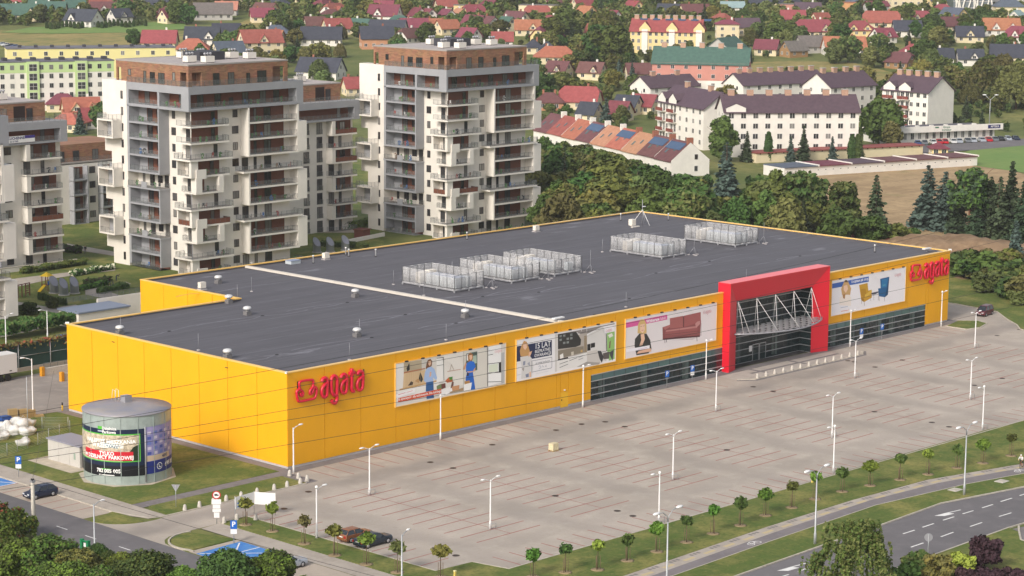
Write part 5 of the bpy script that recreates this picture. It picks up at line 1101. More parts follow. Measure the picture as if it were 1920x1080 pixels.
H = [
 (30,12,34,'red','white','red roofed white house at the far top left corner'), (72,11,30,'red','cream','red roofed cream house, third from the top left corner'), (128,17,24,'crimson','yellow','yellow walled house with crimson roof along the top left row','gable',0,dict(face='gable')), (162,9,30,'red','white','small red roofed house above the black roofed villa'),
 (22,33,40,'green','cream','green roofed cream house at the left picture edge',  'gable',10), (57,38,56,'green','cream','long green roofed cream house, second of the green row','gable',-8,dict(dorm=(2,))), (74,24,36,'green','cream','small green roofed house behind the green row'), (101,30,45,'green','cream','green roofed house with gabled dormer left of the black roofed villa','gable',0,dict(dorm=(0,))), (142,24,34,'green','white','green roofed white house just behind the black roofed villa','gable',15),
 (157,49,62,'navy','white','black roofed white villa behind a dark conifer hedge','gable',-25,dict(dorm=(-3,))), (188,22,40,'red','yellow','red roofed yellow house right of the black roofed villa','gable',20,dict(dorm=(0,))), (233,19,30,'red','cream','red roofed cream house beside the yellow one in the top row','gable',70), (292,19,48,'navy','cream','dark roofed house behind the bushes at the upper left','gable',0),
 (425,28,40,'salmon','grey','salmon roofed outbuilding beside the old grey barn'), (400,36,70,'grey','grey','long old barn with weathered grey roof','gable',8,dict(ch=0)),
 (380,84,62,'navy','white','black roofed white house at the edge of the dry meadow','gable',0,dict(dorm=(3,))), (425,74,50,'navy','white','dark roofed white house behind the meadow edge house','gable',10), (300,88,62,'red','cream','long low red roof beyond the yellow block','gable',0,dict(h=2.4)), (362,101,62,'orange','cream','hipped orange roof behind the left tower penthouse','hip',0,dict(h=2.6)), (428,110,55,'slate','cream','grey blue roofed house right above the left tower','gable',30), (488,103,75,'red','cream','big red roofed cream house right of the left tower','gable',25,dict(dorm=(0,),h=5.6)),
 (118,208,58,'maroon','cream','dark red hipped villa in front of the green and white block','hip',10), (152,222,66,'orange','cream','orange roofed villa with dormers behind the low block','gable',20,dict(dorm=(-2,3))), (128,246,58,'orange','cream','lower orange hipped roof nearest the low block','hip',-15), (168,240,34,'red','white','small red roof at the right of the orange villas','gable',30),
 (508,86,48,'orange','cream','orange roofed house with cream gable between the tower tops','gable',-20,dict(dorm=(1,))), (518,74,52,'slate','white','grey hipped house behind the orange gabled one','hip'), (603,84,74,'navy','white','black roofed long house half hidden by trees between the towers','gable',0), (632,64,50,'red','cream','red roofed house with cream gable above the tree group','gable',25,dict(dorm=(0,))), (590,58,36,'brown','cream','brown roofed house beside the red gabled one','gable',20), (676,62,40,'green','white','green roofed white house left of the long black roof','gable',-30), (728,70,66,'navy','white','long black roofed white house above the right tower','gable',-12), (722,46,56,'maroon','white','maroon roofed large white house behind the black roof','gable',-15,dict(dorm=(-2,),h=4.5)),
 (776,64,50,'crimson','cream','crimson roofed house right of the long black roof','gable',10), (812,62,32,'orange','cream','small orange roofed house next to the crimson one','gable',15), (838,64,42,'orange','cream','orange roofed house with a broad slope in the middle row','gable',35), (783,40,30,'maroon','white','first maroon roofed terrace house of the upper row','gable',-60), (804,42,26,'maroon','white','second maroon roofed terrace house of the upper row','gable',-60), (838,43,32,'maroon','white','third maroon roofed terrace house of the upper row','gable',-60), (862,42,26,'salmon','cream','salmon roofed terrace house closing the upper row','gable',-60), (890,55,42,'maroon','cream','maroon roofed house with a long slope below the terrace row','gable',-40), (916,57,40,'brown','white','brown roofed house showing its white gable','gable',-55), (951,58,30,'green','cream','green roofed house above the right tower roof edge','gable',-50),
 (836,22,38,'red','cream','red roofed cream house by itself near the top middle','gable',20), (868,26,34,'grey','yellow','flat roofed cream garage building near the top middle','gable',0,dict(flat_roof=True,h=4,ch=0)), (880,80,36,'crimson','white','bright crimson steep roof behind the right tower chimneys','gable',-40), (942,88,38,'red','white','red roofed low house touching the right tower skyline','gable',0), (706,90,60,'navy','brick','unfinished brick house with dark roof left of the right tower','gable',10,dict(h=4.5)), (602,146,80,'navy','white','black roofed white house between the two towers','gable',-18,dict(dorm=(3,))), (660,178,30,'red','cream','small red roofed house glimpsed left of the right tower','gable',20),
 (990,66,48,'orange','cream','orange roofed house with gable right of the right tower','gable',0,dict(dorm=(2,))), (1010,30,70,'grey','cream','flat roofed cream workshop with a row of windows at the top','gable',-10,dict(flat_roof=True,h=5,ch=0)), (1000,100,32,'navy','cream','first dark hipped house right of the tower top','hip'), (1026,104,30,'navy','cream','second dark hipped house right of the tower top','hip'), (1042,118,80,'orange','cream','large orange hipped roof with chimneys right of the tower','hip',0,dict(ch=2)),
 (1048,146,42,'brown','cream','left brown roofed gabled house of the pair below the orange roof','gable',-30,dict(dorm=(1,))), (1110,148,46,'brown','cream','right brown roofed gabled house of the pair below the orange roof','gable',-25,dict(dorm=(2,))), (1196,150,44,'brown','cream','brown roofed house left of the green roofed block','gable',10), (1088,203,72,'red','cream','broad bright red half hipped roof above the terrace','halfhip',-15), (1030,205,52,'brown','brick','dark red hipped roof beside the bright red one','hip',0,dict(ch=2)), (1106,228,36,'navy','cream','dark roofed terrace house left of the blue spruce','gable',-30), (1162,226,38,'maroon','cream','maroon roofed cream house right of the blue spruce','gable',-30), (1178,214,44,'navy','cream','grey roofed cream house in the row below the hedge','gable',-30), (1208,212,48,'crimson','cream','crimson roofed cream house next to the balcony block','gable',-30),
 (1188,27,30,'red','yellow','yellow gabled house among the top trees','gable',30,dict(face='gable')), (1256,34,44,'navy','white','dark roofed house above the yellow terrace','gable',-20), (1302,38,54,'brown','cream','wide brown red roof behind the yellow terrace','gable',20), (1373,22,42,'teal','white','pale rounded hall roof at the top right of centre','gable',0,dict(h=2.5,rh=2.5,ch=0)), (1425,22,40,'navy','white','navy roofed house at the top edge right of centre','gable',0), (1363,72,42,'crimson','cream','tall cream villa with low crimson hipped roof','hip',0,dict(h=6.5,rh=1.5)), (1400,66,44,'purple','cream','brown purple roofed house joined behind the cream villa','gable',10,dict(h=4)), (1438,103,42,'maroon','cream','dark red roofed house beside the green block','gable',-20),
 (1478,28,32,'grey','pink','flat pinkish house at the top left of the right suburb','gable',0,dict(flat_roof=True,h=5,ch=0)), (1514,32,46,'purple','white','dark maroon roofed house with white dormer','gable',0,dict(dorm=(0,))), (1486,46,44,'red','cream','orange red roofed low house in the right suburb','gable',0), (1538,50,32,'red','cream','small red roofed gabled house behind the crimson one','gable',30), (1525,69,64,'crimson','cream','long crimson roofed house with cream gable','halfhip',8,dict(dorm=(4,))), (1588,25,30,'orange','orange','flat orange walled house near the top right','gable',0,dict(flat_roof=True,h=5,ch=0)), (1642,34,40,'maroon','grey','two storey grey house left of the factory','gable',15,dict(h=6,rh=2)), (1694,22,60,'grey','cream','flat cream factory building at the top right','gable',10,dict(flat_roof=True,h=8,ch=0)),
 (1652,52,66,'red','cream','large red roofed house above the crimson hipped one','halfhip',-10,dict(ch=2)), (1610,67,58,'crimson','yellow','crimson hipped villa with two yellow dormers','hip',0,dict(dorm=(-3,3))), (1700,68,50,'navy','white','navy roofed house with two tall chimneys','gable',0,dict(dorm=(2,),ch=2)), (1766,31,42,'crimson','cream','crimson roof left of the striped tower','hip'), (1876,66,66,'orange','white','orange roofed white villa behind trees at the right','gable',0,dict(dorm=(-3,4))), (1906,45,36,'teal','white','white house with pale teal roof at the right edge','gable',60), (1890,30,52,'slate','cream','cream house with grey roof below the white block','hip',0,dict(h=5)),
 (1488,106,42,'grey','wood','old wooden house with grey roof by the pasture','gable',30,dict(ch=0)), (1520,98,52,'grey','grey','long grey roofed shed behind the wooden house','gable',20,dict(ch=0)), (1582,103,76,'orange','white','orange roofed bungalow with white dormer by the pasture','gable',5,dict(dorm=(3,))), (1716,112,58,'red','cream','red hipped house at the edge of the pasture','hip'), (1688,128,48,'brown','wood','brown roofed wooden house in front of the red hipped one','halfhip',-40), (1768,120,34,'navy','white','navy roofed house half hidden by a tree','gable',0), (1818,122,46,'navy','white','navy roofed house with white dormer gable at the right','gable',0,dict(dorm=(1,))), (1888,118,62,'navy','cream','navy roofed long house at the right picture edge','gable',-10,dict(ch=2))]
for e in H:
    a = list(e[:6]); kind = e[6] if len(e) > 6 else 'gable'; turn = e[7] if len(e) > 7 else 0; kw = e[8] if len(e) > 8 else {}
    house(a[0], a[1], a[2], a[3], a[4], a[5], kind, turn, **kw)
# ---------------------------------------------------------------- larger blocks
def frame2(p0, p1):
    a, b = Vector(G(*p0)), Vector(G(*p1)); u = (b-a); L = u.length; return a, L, atan2(u.y, u.x), gz((a.x+b.x)/2, (a.y+b.y)/2)
def long_block(p0, p1, D, floors, roof, wall, label, name='apartment_block', fh=2.85, rh=3.0, base=.6, ncol=8, wm=WINF, ends=True, flat=None, wcol2=None, split=None, chim=0, balc=(), win=(1.3,1.4), kind='gable', gables=()):
    a, L, rz, z = frame2(p0, p1); t = thing(name, label, 'apartment block', (a.x, a.y, z), rz); h = base+floors*fh
    if flat is None:
        w = wall_mesh(L, D, h, rh, kind); w.v = [(x+L/2, y+D/2, zz) for x, y, zz in w.v]; w.build('wall', WALLS[wall], t)
        r_ = roof_mesh(L, D, h, rh, kind); r_.v = [(x+L/2, y+D/2, zz) for x, y, zz in r_.v]; r_.build('roof', ROOFS[roof], t)
    else:
        MB().box(0,0,-2,L,D,h).build('wall', WALLS[wall], t); MB().box(-.2,-.2,h,L+.2,D+.2,h+.35).build('roof', flat, t)
    if wcol2: MB().box(-.04,-.06,base+split*fh,L+.04,D+.04,h-.02).build('upper_wall', WALLS[wcol2], t)
    off = -.06 if wcol2 else 0
    for f_ in range(floors):
        for k in range(ncol):
            x = (k+.5)*L/ncol
            if any(b0 <= x <= b1 for b0, b1 in balc): continue
            window(t, x,off if wcol2 and f_ >= split else 0,base+f_*fh+.8,win[0],win[1],0,wm,2)
        if ends:
            for k in range(2): window(t, 0,D*(.3+.4*k),base+f_*fh+.8,1.1,1.3,LX,wm,1)
    for b0, b1 in balc:
        for f_ in range(floors):
            zz = base+f_*fh
            bl = MB().box(b0,-1.3,zz-.15,b1,-.005,zz).build('balcony', WALLS['white'], t); MB().box(b0,-1.3,zz,b0+ (b1-b0)*.5,-1.22,zz+1.0).box(b0+(b1-b0)*.5+.1,-1.3,zz,b1,-1.22,zz+1.0).build('balustrade', BALR, bl)
            window(t, b0+(b1-b0)*.28,0,zz+.05,1.3,2.2,0,wm,2); window(t, b0+(b1-b0)*.75,0,zz+.05,1.3,2.2,0,wm,2)
    for k in range(chim):
        x = (k+.5)*L/chim; c = MB().box(x-.9,D/2-.5,h+rh*.5,x+.9,D/2+.5,h+rh+1.3).build('chimney', CHIMM['pale'], t); MB().box(x-1,D/2-.6,h+rh+1.3,x+1,D/2+.6,h+rh+1.45).build('cap', WALLS['grey'], c)
    for gx, gw, gh in gables:      # gabled bays on the front
        g = MB().face([(gx-gw/2,-.3,h-.4),(gx+gw/2,-.3,h-.4),(gx+gw/2,-.3,h+.9),(gx,-.3,h+gh),(gx-gw/2,-.3,h+.9)]); g.face([(gx-gw/2,-.3,h-.4),(gx-gw/2,-.3,h+.9),(gx-gw/2,2.5,h+.9),(gx-gw/2,2.5,h-.4)]); gg = g.build('gable', WALLS[wall], t)
        MB().face([(gx-gw/2-.2,-.4,h+.8),(gx,-.4,h+gh+.1),(gx,D*.45,h+gh+.1),(gx-gw/2-.2,D*.3,h+.8)]).face([(gx,-.4,h+gh+.1),(gx+gw/2+.2,-.4,h+.8),(gx+gw/2+.2,D*.3,h+.8),(gx,D*.45,h+gh+.1)]).build('gable_roof', ROOFS[roof], gg)
    return t, L, h
BALR = mat('balcony panels', '#8a4a40', c2='#6f3a34', vscale=2); CHIMM['pale'] = mat('chimney pale brick', '#b08d78', var=.12, vscale=3)
WALLS['lime'] = mat('house wall lime', '#b9cd92', rough=.9); WALLS['lemon'] = mat('house wall lemon', '#e2d596', rough=.9); WALLS['apricot'] = mat('house wall apricot', '#dcae62', rough=.9)
FLATG = mat('flat roof felt', '#6a6870', var=.15, vscale=.3)
# green and white block and the yellow one behind it
t, L, h = long_block((-40,213), (215,203), 12, 5, 'grey', 'white', 'long white and lime green apartment block at the left', ncol=14, flat=FLATG, fh=3.05, win=(1.3,1.5), wm=mat('window frame grey', '#8b8a88'))
MB().box(-.05,-.08,h-3.4,L+.05,12.05,h-.01).build('upper_wall', WALLS['lime'], t)
for k in range(14): window(t, (k+.5)*L/14,-.08,h-2.4,1.3,1.5,0,MATS['window frame grey'],2)
for x in (L*.40, L*.755):
    s = MB().box(x-2.0,-.6,-1,x+2.0,-.09,h+.2).build('stair_bay', WALLS['lime'], t)
    for f_ in range(5): window(s, x,-.6,.8+3.05*f_,2.6,2.3,0,WINF,2,1)
for k in range(9): MB().box(4+k*L/9.5,3,h+.35,5.5+k*L/9.5,6,h+1.3).build('roof_vent', BITUM, t)
t, L, h = long_block((15,167), (330,158), 13, 4, 'grey', 'lemon', 'long yellow apartment block behind the green and white one', ncol=11, flat=FLATG, fh=3.2, win=(1.3,1.5))
for k in range(10): MB().box(4+k*L/10.5,3,h+.35,5.2+k*L/10.5,5,h+1.2).build('roof_vent', BITUM, t)
# yellow terrace with red roof
t, L, h = long_block((1181,99), (1312,104), 11, 3, 'red', 'yellow', 'yellow terraced block with red roof, dormers and solar panels', ncol=12, rh=4.6, fh=2.9, chim=9, gables=((L0:=6,4.5,3.4),(17,4.5,3.4),(28,4.5,3.4)), name='terraced_block', win=(1.2,1.6))
for k in range(6): MB().face([(3+k*5.2,4.4,h+3.95),(6+k*5.2,4.4,h+3.95),(6+k*5.2,5.3,h+4.75),(3+k*5.2,5.3,h+4.75)]).build('solar_panel', mat('solar panel', '#39506e', rough=.15, spec=.7), t)
for gx in (6, 17, 28): MB().box(gx-1.2,-.5,0,gx+1.2,-.02,h+.5).build('bay', WALLS['white'], t)
# green roofed block
long_block((1222,184), (1400,190), 12, 4, 'green', 'white', 'white and pink apartment block with dark green roof', ncol=7, rh=5.2, wcol2='pink', split=2, chim=5, fh=3.0)
long_block((1370,158), (1402,150), 11, 4, 'green', 'grey', 'pale end wing of the green roofed block', ncol=2, rh=4.2)
# white blocks with brown roofs
long_block((1219,200), (1310,192), 11, 2, 'purple', 'white', 'low white building with brown roof in front of the green roofed block', ncol=4, rh=3.4, chim=2)
long_block((1393,196), (1548,183), 11, 2, 'purple', 'white', 'white apartment block with many chimneys behind the long one', ncol=8, rh=3.6, chim=8)
long_block((1232,262), (1318,282), 12, 4, 'purple', 'white', 'white apartment block with red brown balconies left of the big round tree', ncol=7, rh=4.4, balc=((1.2,5.6),(8.2,12.8)), gables=((3.4,5,2.6),(10.5,5,2.6)), chim=2)
long_block((1358,295), (1608,294), 12, 4, 'purple', 'white', 'long white apartment block with brown roof and rows of windows', ncol=11, rh=4.2, base=1.4, chim=7, win=(1.5,1.5), gables=((3.0,5.5,2.0),))
long_block((1556,235), (1640,226), 12, 4, 'purple', 'white', 'narrow white apartment block with brown roof behind the long one', ncol=5, rh=4.0, chim=4)
long_block((1652,236), (1738,246), 13, 4, 'purple', 'white', 'white apartment block with balconies above the clinic', ncol=7, rh=4.4, balc=((1,5),(6.8,11)), gables=((3,4.6,2.4),(9,4.6,2.4)), chim=5)
# terraced row with coloured roofs
px = [(1005,262),(1040,270),(1075,278),(1108,287),(1140,297),(1168,304),(1196,311),(1224,318),(1255,327)]
cols = ['brown','red','orange','brown','salmon','orange','salmon','brown','brown']
a0, a1 = Vector(G(1000,268)), Vector(G(1258,332)); uu = (a1-a0); LL = uu.length; rz = atan2(uu.y, uu.x)
for k in range(9):
    p = a0+uu*(k/9); l = LL/9
    t = thing('terraced_house', '%s terraced house of the diagonal row, %s from the left' % ({'brown':'brown roofed','red':'red roofed','orange':'orange roofed','salmon':'pale orange roofed'}[cols[k]], ('first','second','third','fourth','fifth','sixth','seventh','eighth','ninth')[k]), 'house', (p.x,p.y,0), rz, 'terraced houses in a diagonal row')
    D = 11; h = 4.2; rh = 4.6; zo = .12*(k%2)
    w = wall_mesh(l-.02, D, h+zo, rh, 'gable'); w.v = [(x+l/2,y+D/2,z) for x,y,z in w.v]; w.build('wall', WALLS['white'], t)
    r_ = roof_mesh(l-.75, D, h+zo, rh, 'gable', .32); r_.v = [(x+l/2,y+D/2,z) for x,y,z in r_.v]; r_.build('roof', ROOFS[cols[k]], t)
    c = MB().box(l-.9,D/2-.8,h+rh-.8,l-.1,D/2+.8,h+rh+1.1).build('chimney', CHIMM['brick' if k > 4 else 'white'], t)
    sl = rh/(D/2)
    for q, (yy, xx) in enumerate(((1.6,l*.3),(2.4,l*.65))): MB().face([(xx-.4,yy,h+zo+yy*sl+.1),(xx+.4,yy,h+zo+yy*sl+.1),(xx+.4,yy+1.1,h+zo+(yy+1.1)*sl+.1),(xx-.4,yy+1.1,h+zo+(yy+1.1)*sl+.1)]).build('roof_window', SPAN, t)
    if k in (3, 5, 7, 8): MB().face([(.4,2.8,h+zo+2.8*sl+.15),(l-.9,2.8,h+zo+2.8*sl+.15),(l-.9,4.8,h+zo+4.8*sl+.15),(.4,4.8,h+zo+4.8*sl+.15)]).build('solar_panel', MATS['solar panel'], t)
    for xx in (l*.3, l*.7): window(t, xx,0,.9,1.2,1.4,0,WINF,2)
    if k == 8:
        for zz in (1.2, 4.2): window(t, l-.01,D*.65,zz,1.1,1.5,-LX,WINF,1)
# clinic
t, L, h = long_block((1662,272), (1864,262), 12, 1, 'grey', 'white', 'low white clinic with flat roof and a long white fascia', ncol=15, flat=mat('clinic roof', '#5f5c61', var=.1), fh=3.4, base=.4, name='clinic', ends=False, win=(1.2,2.0))
t['category'] = 'clinic'
fa = MB().box(-1.2,-1.5,h-.4,L+2.0,-1.1,h+1.3).box(-1.2,-1.1,h-.4,-.8,11,h+1.3).build('fascia', WALLS['white'], t)
MB().box(-1.2,-1.5,h-.55,L+2,0,h-.41).build('soffit', WALLS['grey'], t)
text('lettering', 'Grupa', 1.0, mat('sign green', '#3c6b50'), fa, (L*.52,-1.51,h+.85), RX_, bold=.02); text('lettering', 'Inwestor', .95, MATS['sign green'], fa, (L*.52,-1.51,h+.05), RX_, bold=.02)
MB().box(L*.44-1.0,-1.53,h+.65,L*.44+.3,-1.5,h+1.05).build('emblem', MATS['sign green'], fa)
ap = MB().box(L-3.6,-1.56,h-.05,L+.9,-1.51,h+1.0).build('sign_panel', mat('sign navy', '#26285e'), fa); text('lettering', 'APTEKA', .85, WALLS['white'], ap, (L-1.1,-1.57,h+.47), RX_, bold=.015)
for k in range(7): MB().box(3+k*L/7.5,4,h+.35,4+k*L/7.5,5,h+1.0).build('roof_vent', WALLS['white'], t)
# garages
a, L, rz, z = frame2((1470,334), (1832,311))
t = thing('garage_row', 'long low garage row with brown roof beside the bare field', 'garages', (a.x,a.y,0), rz)
MB().box(0,0,-.5,L,9,2.5).build('wall', WALLS['white'], t)
gc = ('slate','maroon','purple','brown','brown','brown')
for k in range(6):
    x0, x1 = k*L/6, (k+1)*L/6
    MB().prism([(x0+.05,-.4),(x1-.05,-.4),(x1-.05,9.3),(x0+.05,9.3)], 2.52, 2.75).build('roof', ROOFS[gc[k]], t)
    MB().box(x1-.2,-.45,2.5,x1+.2,9.35,3.0).build('fire_wall', WALLS['white'], t)
for k in range(26): MB().box(1+k*L/26.5,-.03,1.5,1.3+k*L/26.5,-.005,1.7).build('vent_hole', DARK, t)
a, L, rz, z = frame2((1418,306), (1730,290))
t = thing('garage_row', 'rear garage row with dark red roof edge behind the first', 'garages', (a.x,a.y,0), rz)
MB().box(0,0,-.5,L,6,2.6).build('wall', WALLS['cream'], t); MB().box(-.3,-.4,2.61,L+.3,6.3,2.85).build('roof', ROOFS['red'], t)
for k in range(22): MB().box(1+k*L/22,-.3,2.35,1.25+k*L/22,-.02,2.6).build('rafter', FRAMEM, t)
# little kiosk by the garages
t = house(1759,292,30,'maroon','yellow','small yellow gatehouse with brown roof by the clinic road','hip',0,h=2.6,rh=1.2,ch=0,W=5,name='gatehouse',cat='gatehouse')
# striped white building and white slab at the top right
x, y = G(1822,27); z = gz(x,y); L = 74*depth(x,y)/F
t = thing('office_building', 'white office tower with curved branching ribs at the top right', 'building', (x,y,z), BASE_RZ)
MB().box(-L/2+.5,0,-2,L/2-.5,14,30).build('wall', mat('curtain wall', '#6d7478', rough=.2, spec=.6), t); MB().box(-L/2-1,-.8,0,L/2+1,0,1.2).build('plinth', WALLS['white'], t)
for k in range(11):
    xx = -L/2+(k+.5)*L/11; ph_ = k*1.3
    MB().tube([(xx+1.0*sin(ph_+zz*.33),-.5,zz) for zz in np.arange(0, 31, 2.0)], .38, 5).build('rib', WALLS['white'], t)
for zz in np.arange(3, 30, 3): MB().box(-L/2+.4,-.06,zz,L/2-.4,.0,zz+.25).build('floor_band', WALLS['grey'], t)
long_block((1860,18), (1945,12), 20, 6, 'grey', 'white', 'white flat roofed block beside the ribbed office tower', ncol=9, flat=FLATG, fh=3.2)

# further small houses filling the town, placed clear of the others
fr_ = random.Random(77); done = []; used_ = set()
for o in list(col.objects):
    if o.parent is None and o.get('category') in ('house','apartment block','building','clinic') and depth(o.location.x, o.location.y) > 560: done.append((o.location.x, o.location.y, o['label']))
RW = {'red':'red roofed','crimson':'crimson roofed','orange':'orange roofed','brown':'brown roofed','maroon':'maroon roofed','navy':'dark roofed','green':'green roofed','grey':'grey roofed','slate':'slate roofed'}
n = 0; tries = 0
while n < 46 and tries < 5000:
    tries += 1; px, py = fr_.uniform(5, 1915), fr_.uniform(6, 82)
    if px < 480 and 46 < py < 96: continue
    if 1170 < px < 1345 and py > 30: continue
    if 1785 < px < 1860 and py < 40: continue
    x, y = G(px, py)
    if min(hypot(x-a, y-b) for a, b, _ in done) < 19: continue
    nb = min(done, key=lambda q: hypot(x-q[0], y-q[1]))[2]; rf = fr_.choice(['red','crimson','orange','brown','maroon','navy','red','brown','navy','slate','green']); wl = fr_.choice(['cream','white','cream','yellow'])
    wpx = fr_.uniform(8.5, 12)*F/depth(x, y)
    lab = 'small %s %s house just %s the %s' % (RW[rf], wl, 'left of' if px < pix(*[q for q in done if q[2] == nb][0][:2])[0] else 'right of', ' '.join(nb.split()[:6]))
    if lab in used_: continue
    used_.add(lab)
    house(px, py, wpx, rf, wl, lab, fr_.choice(['gable','gable','halfhip','hip']), fr_.uniform(-60,60), ch=1, dorm=(0,) if fr_.random() < .4 else ())
    done.append((x, y, 'another small house')) if False else done.append((x, y, nb)); n += 1
# ---------------------------------------------------------------- trees
def quads_mesh(name, C, U, V, mats, mi=None, extra=None):
    """leaf-sized quads from centres C and half-axes U, V (n x 3); extra: an MB joined with its own material"""
    n = len(C); P = np.empty((n*4,3), np.float32)
    P[0::4] = C-U-V; P[1::4] = C+U-V; P[2::4] = C+U*.7+V; P[3::4] = C-U*.7+V
    me = bpy.data.meshes.new(name); me.vertices.add(n*4); me.vertices.foreach_set('co', P.ravel()); me.loops.add(n*4); me.loops.foreach_set('vertex_index', np.arange(n*4, dtype=np.int32))
    me.polygons.add(n); me.polygons.foreach_set('loop_start', np.arange(0, n*4, 4, dtype=np.int32)); me.polygons.foreach_set('loop_total', np.full(n, 4, np.int32))
    if mi is not None: me.polygons.foreach_set('material_index', mi.astype(np.int32))
    for m_ in mats: me.materials.append(m_)
    me.update(calc_edges=True); me.validate(); return me
def unit(rs, n):
    v = rs.normal(size=(n,3)); return v/np.linalg.norm(v, axis=1, keepdims=True)
def leaf_frame(rs, n, size, N=None, droop=0.0):
    a = unit(rs, n) if N is None else N+unit(rs, n)*.75
    a /= np.linalg.norm(a, axis=1, keepdims=True); b = np.cross(a, unit(rs, n)); b /= np.linalg.norm(b, axis=1, keepdims=True); c = np.cross(a, b)
    s = size*rs.uniform(.65, 1.35, (n,1)); return b*s, c*s*1.25
def leafmat(name, c, c2, rnd_=.28, scale=.9):
    mt = mat(name, c, rough=.75, c2=c2, vscale=scale, spec=.18, rnd_obj=rnd_, detail=3); return mt
LEAF = leafmat('foliage green', '#53672f', '#3b4f25'); LEAF2 = leafmat('foliage olive', '#6a7040', '#50592e'); LEAF3 = leafmat('foliage fresh', '#6d8a35', '#4c6a28', .18); CONIF = leafmat('conifer needles', '#45543a', '#303f2b', .2); BLUEC = leafmat('blue spruce needles', '#5a6a60', '#3f5048', .12); THUJ = leafmat('thuja foliage', '#465c2e', '#324522', .15); PURP = leafmat('purple foliage', '#463236', '#38262c', .1); LIME = leafmat('lime foliage', '#94a845', '#76893a', .1); AUT = leafmat('yellowing foliage', '#7c7a38', '#5e6530', .2); HEDG = leafmat('hedge leaves', '#5a7030', '#3a5222', .12, 1.5)
BARK = mat('bark', '#5a4a3c', rough=.95, var=.2, vscale=3); BIRCH = mat('birch bark', '#cfc9c0', rough=.8, c2='#8b857e', vscale=2, stretch=(1,1,3))
def trunk_mesh(h, r, bark, limbs, seed, top=.7):
    rr = random.Random(seed); mb = MB(); pts = [(0,0,-.3)]
    for k in range(1, 6): pts.append((pts[-1][0]+rr.uniform(-.12,.12)*h*.12, pts[-1][1]+rr.uniform(-.12,.12)*h*.12, h*top*k/5))
    mb.tube(pts, [r*(1.25 if i == 0 else 1-.14*i) for i in range(6)], 7)
    for k in range(limbs):
        i = rr.randrange(2, 5); p = pts[i]; a = rr.uniform(0, 6.28); l = h*rr.uniform(.2,.34)
        mb.tube([p,(p[0]+l*.5*cos(a),p[1]+l*.5*sin(a),p[2]+l*.35),(p[0]+l*cos(a),p[1]+l*sin(a),p[2]+l*.8)], [r*.45,r*.28,r*.1], 5)
    return mb.mesh('trunk', bark)
def broad_crown(seed, h=10., w=8., base=2.0, nclump=46, nleaf=95, size=.34, leafm=(LEAF,), flat=1.0):
    rs = np.random.RandomState(seed); cz = (h+base)/2; rz_ = (h-base)/2
    d = unit(rs, nclump); rad = rs.uniform(.35, .92, (nclump,1))**.6; cc = d*rad*np.array([w/2,w/2,rz_]); cc[:,2] += cz
    lump = 1+.22*np.sin(d[:,:1]*3.1+seed)+.18*np.cos(d[:,1:2]*4.3+seed*2); cc[:,:2] *= lump
    cr = rs.uniform(.13, .26, nclump)*w
    Cs, Us, Vs = [], [], []
    for k in range(nclump):
        n = int(nleaf*(cr[k]/(w*.2))**1.6); e = unit(rs, n); q = e*(cr[k]*rs.uniform(.55,1.0,(n,1))); q[:,2] *= .75; N = e*.6+np.array([0,0,.5])
        u, v = leaf_frame(rs, n, size, N); Cs.append(cc[k]+q); Us.append(u); Vs.append(v)
    C, U, V = np.concatenate(Cs), np.concatenate(Us), np.concatenate(Vs)
    mi = rs.randint(0, len(leafm), len(C)); return quads_mesh('crown', C, U, V, leafm, mi)
def spruce_crown(seed, h=14., w=6., size=.32, m_=CONIF, n=4200, base=.6, power=.9, sag=.35):
    rs = np.random.RandomState(seed); tiers = int(h*1.5); Cs, Us, Vs = [], [], []
    per = n//(tiers*9)
    for t_ in range(tiers):
        f = t_/tiers; z = base+(h-base)*f; R_ = w/2*(1-f)**power*rs.uniform(.85,1.1)+.12; nb = max(4, int(11*(1-f)+4))
        for b in range(nb):
            a = rs.uniform(0, 2*pi); rl = R_*rs.uniform(.7,1.12); k = max(3, int(per*(.35+rl/w*1.6)))
            s = rs.uniform(.12,1,k); C = np.stack([cos(a)*rl*s, sin(a)*rl*s, z-sag*rl*s**1.5+.12*rl*s**4+rs.normal(0,.08,k)], 1); C[:,:2] += rs.normal(0,.14*rl+.03,(k,2))*s[:,None]
            u, v = leaf_frame(rs, k, size*(.6+.5*(1-f)), np.tile(np.array([cos(a)*.3,sin(a)*.3,.9]),(k,1))); Cs.append(C); Us.append(u); Vs.append(v)
    return quads_mesh('crown', np.concatenate(Cs), np.concatenate(Us), np.concatenate(Vs), [m_])
def column_crown(seed, h=5., w=1.4, n=1100, size=.2, m_=THUJ):
    rs = np.random.RandomState(seed); z = rs.uniform(0,1,n); R_ = w/2*np.sin(np.clip(z*.86+.14,0,1)*pi)**.55*(.8+.3*rs.uniform(size=n)); a = rs.uniform(0,2*pi,n)
    C = np.stack([R_*np.cos(a),R_*np.sin(a),z*h],1); N = np.stack([np.cos(a),np.sin(a),np.full(n,.4)],1); u, v = leaf_frame(rs, n, size, N); return quads_mesh('crown', C, u, v, [m_])
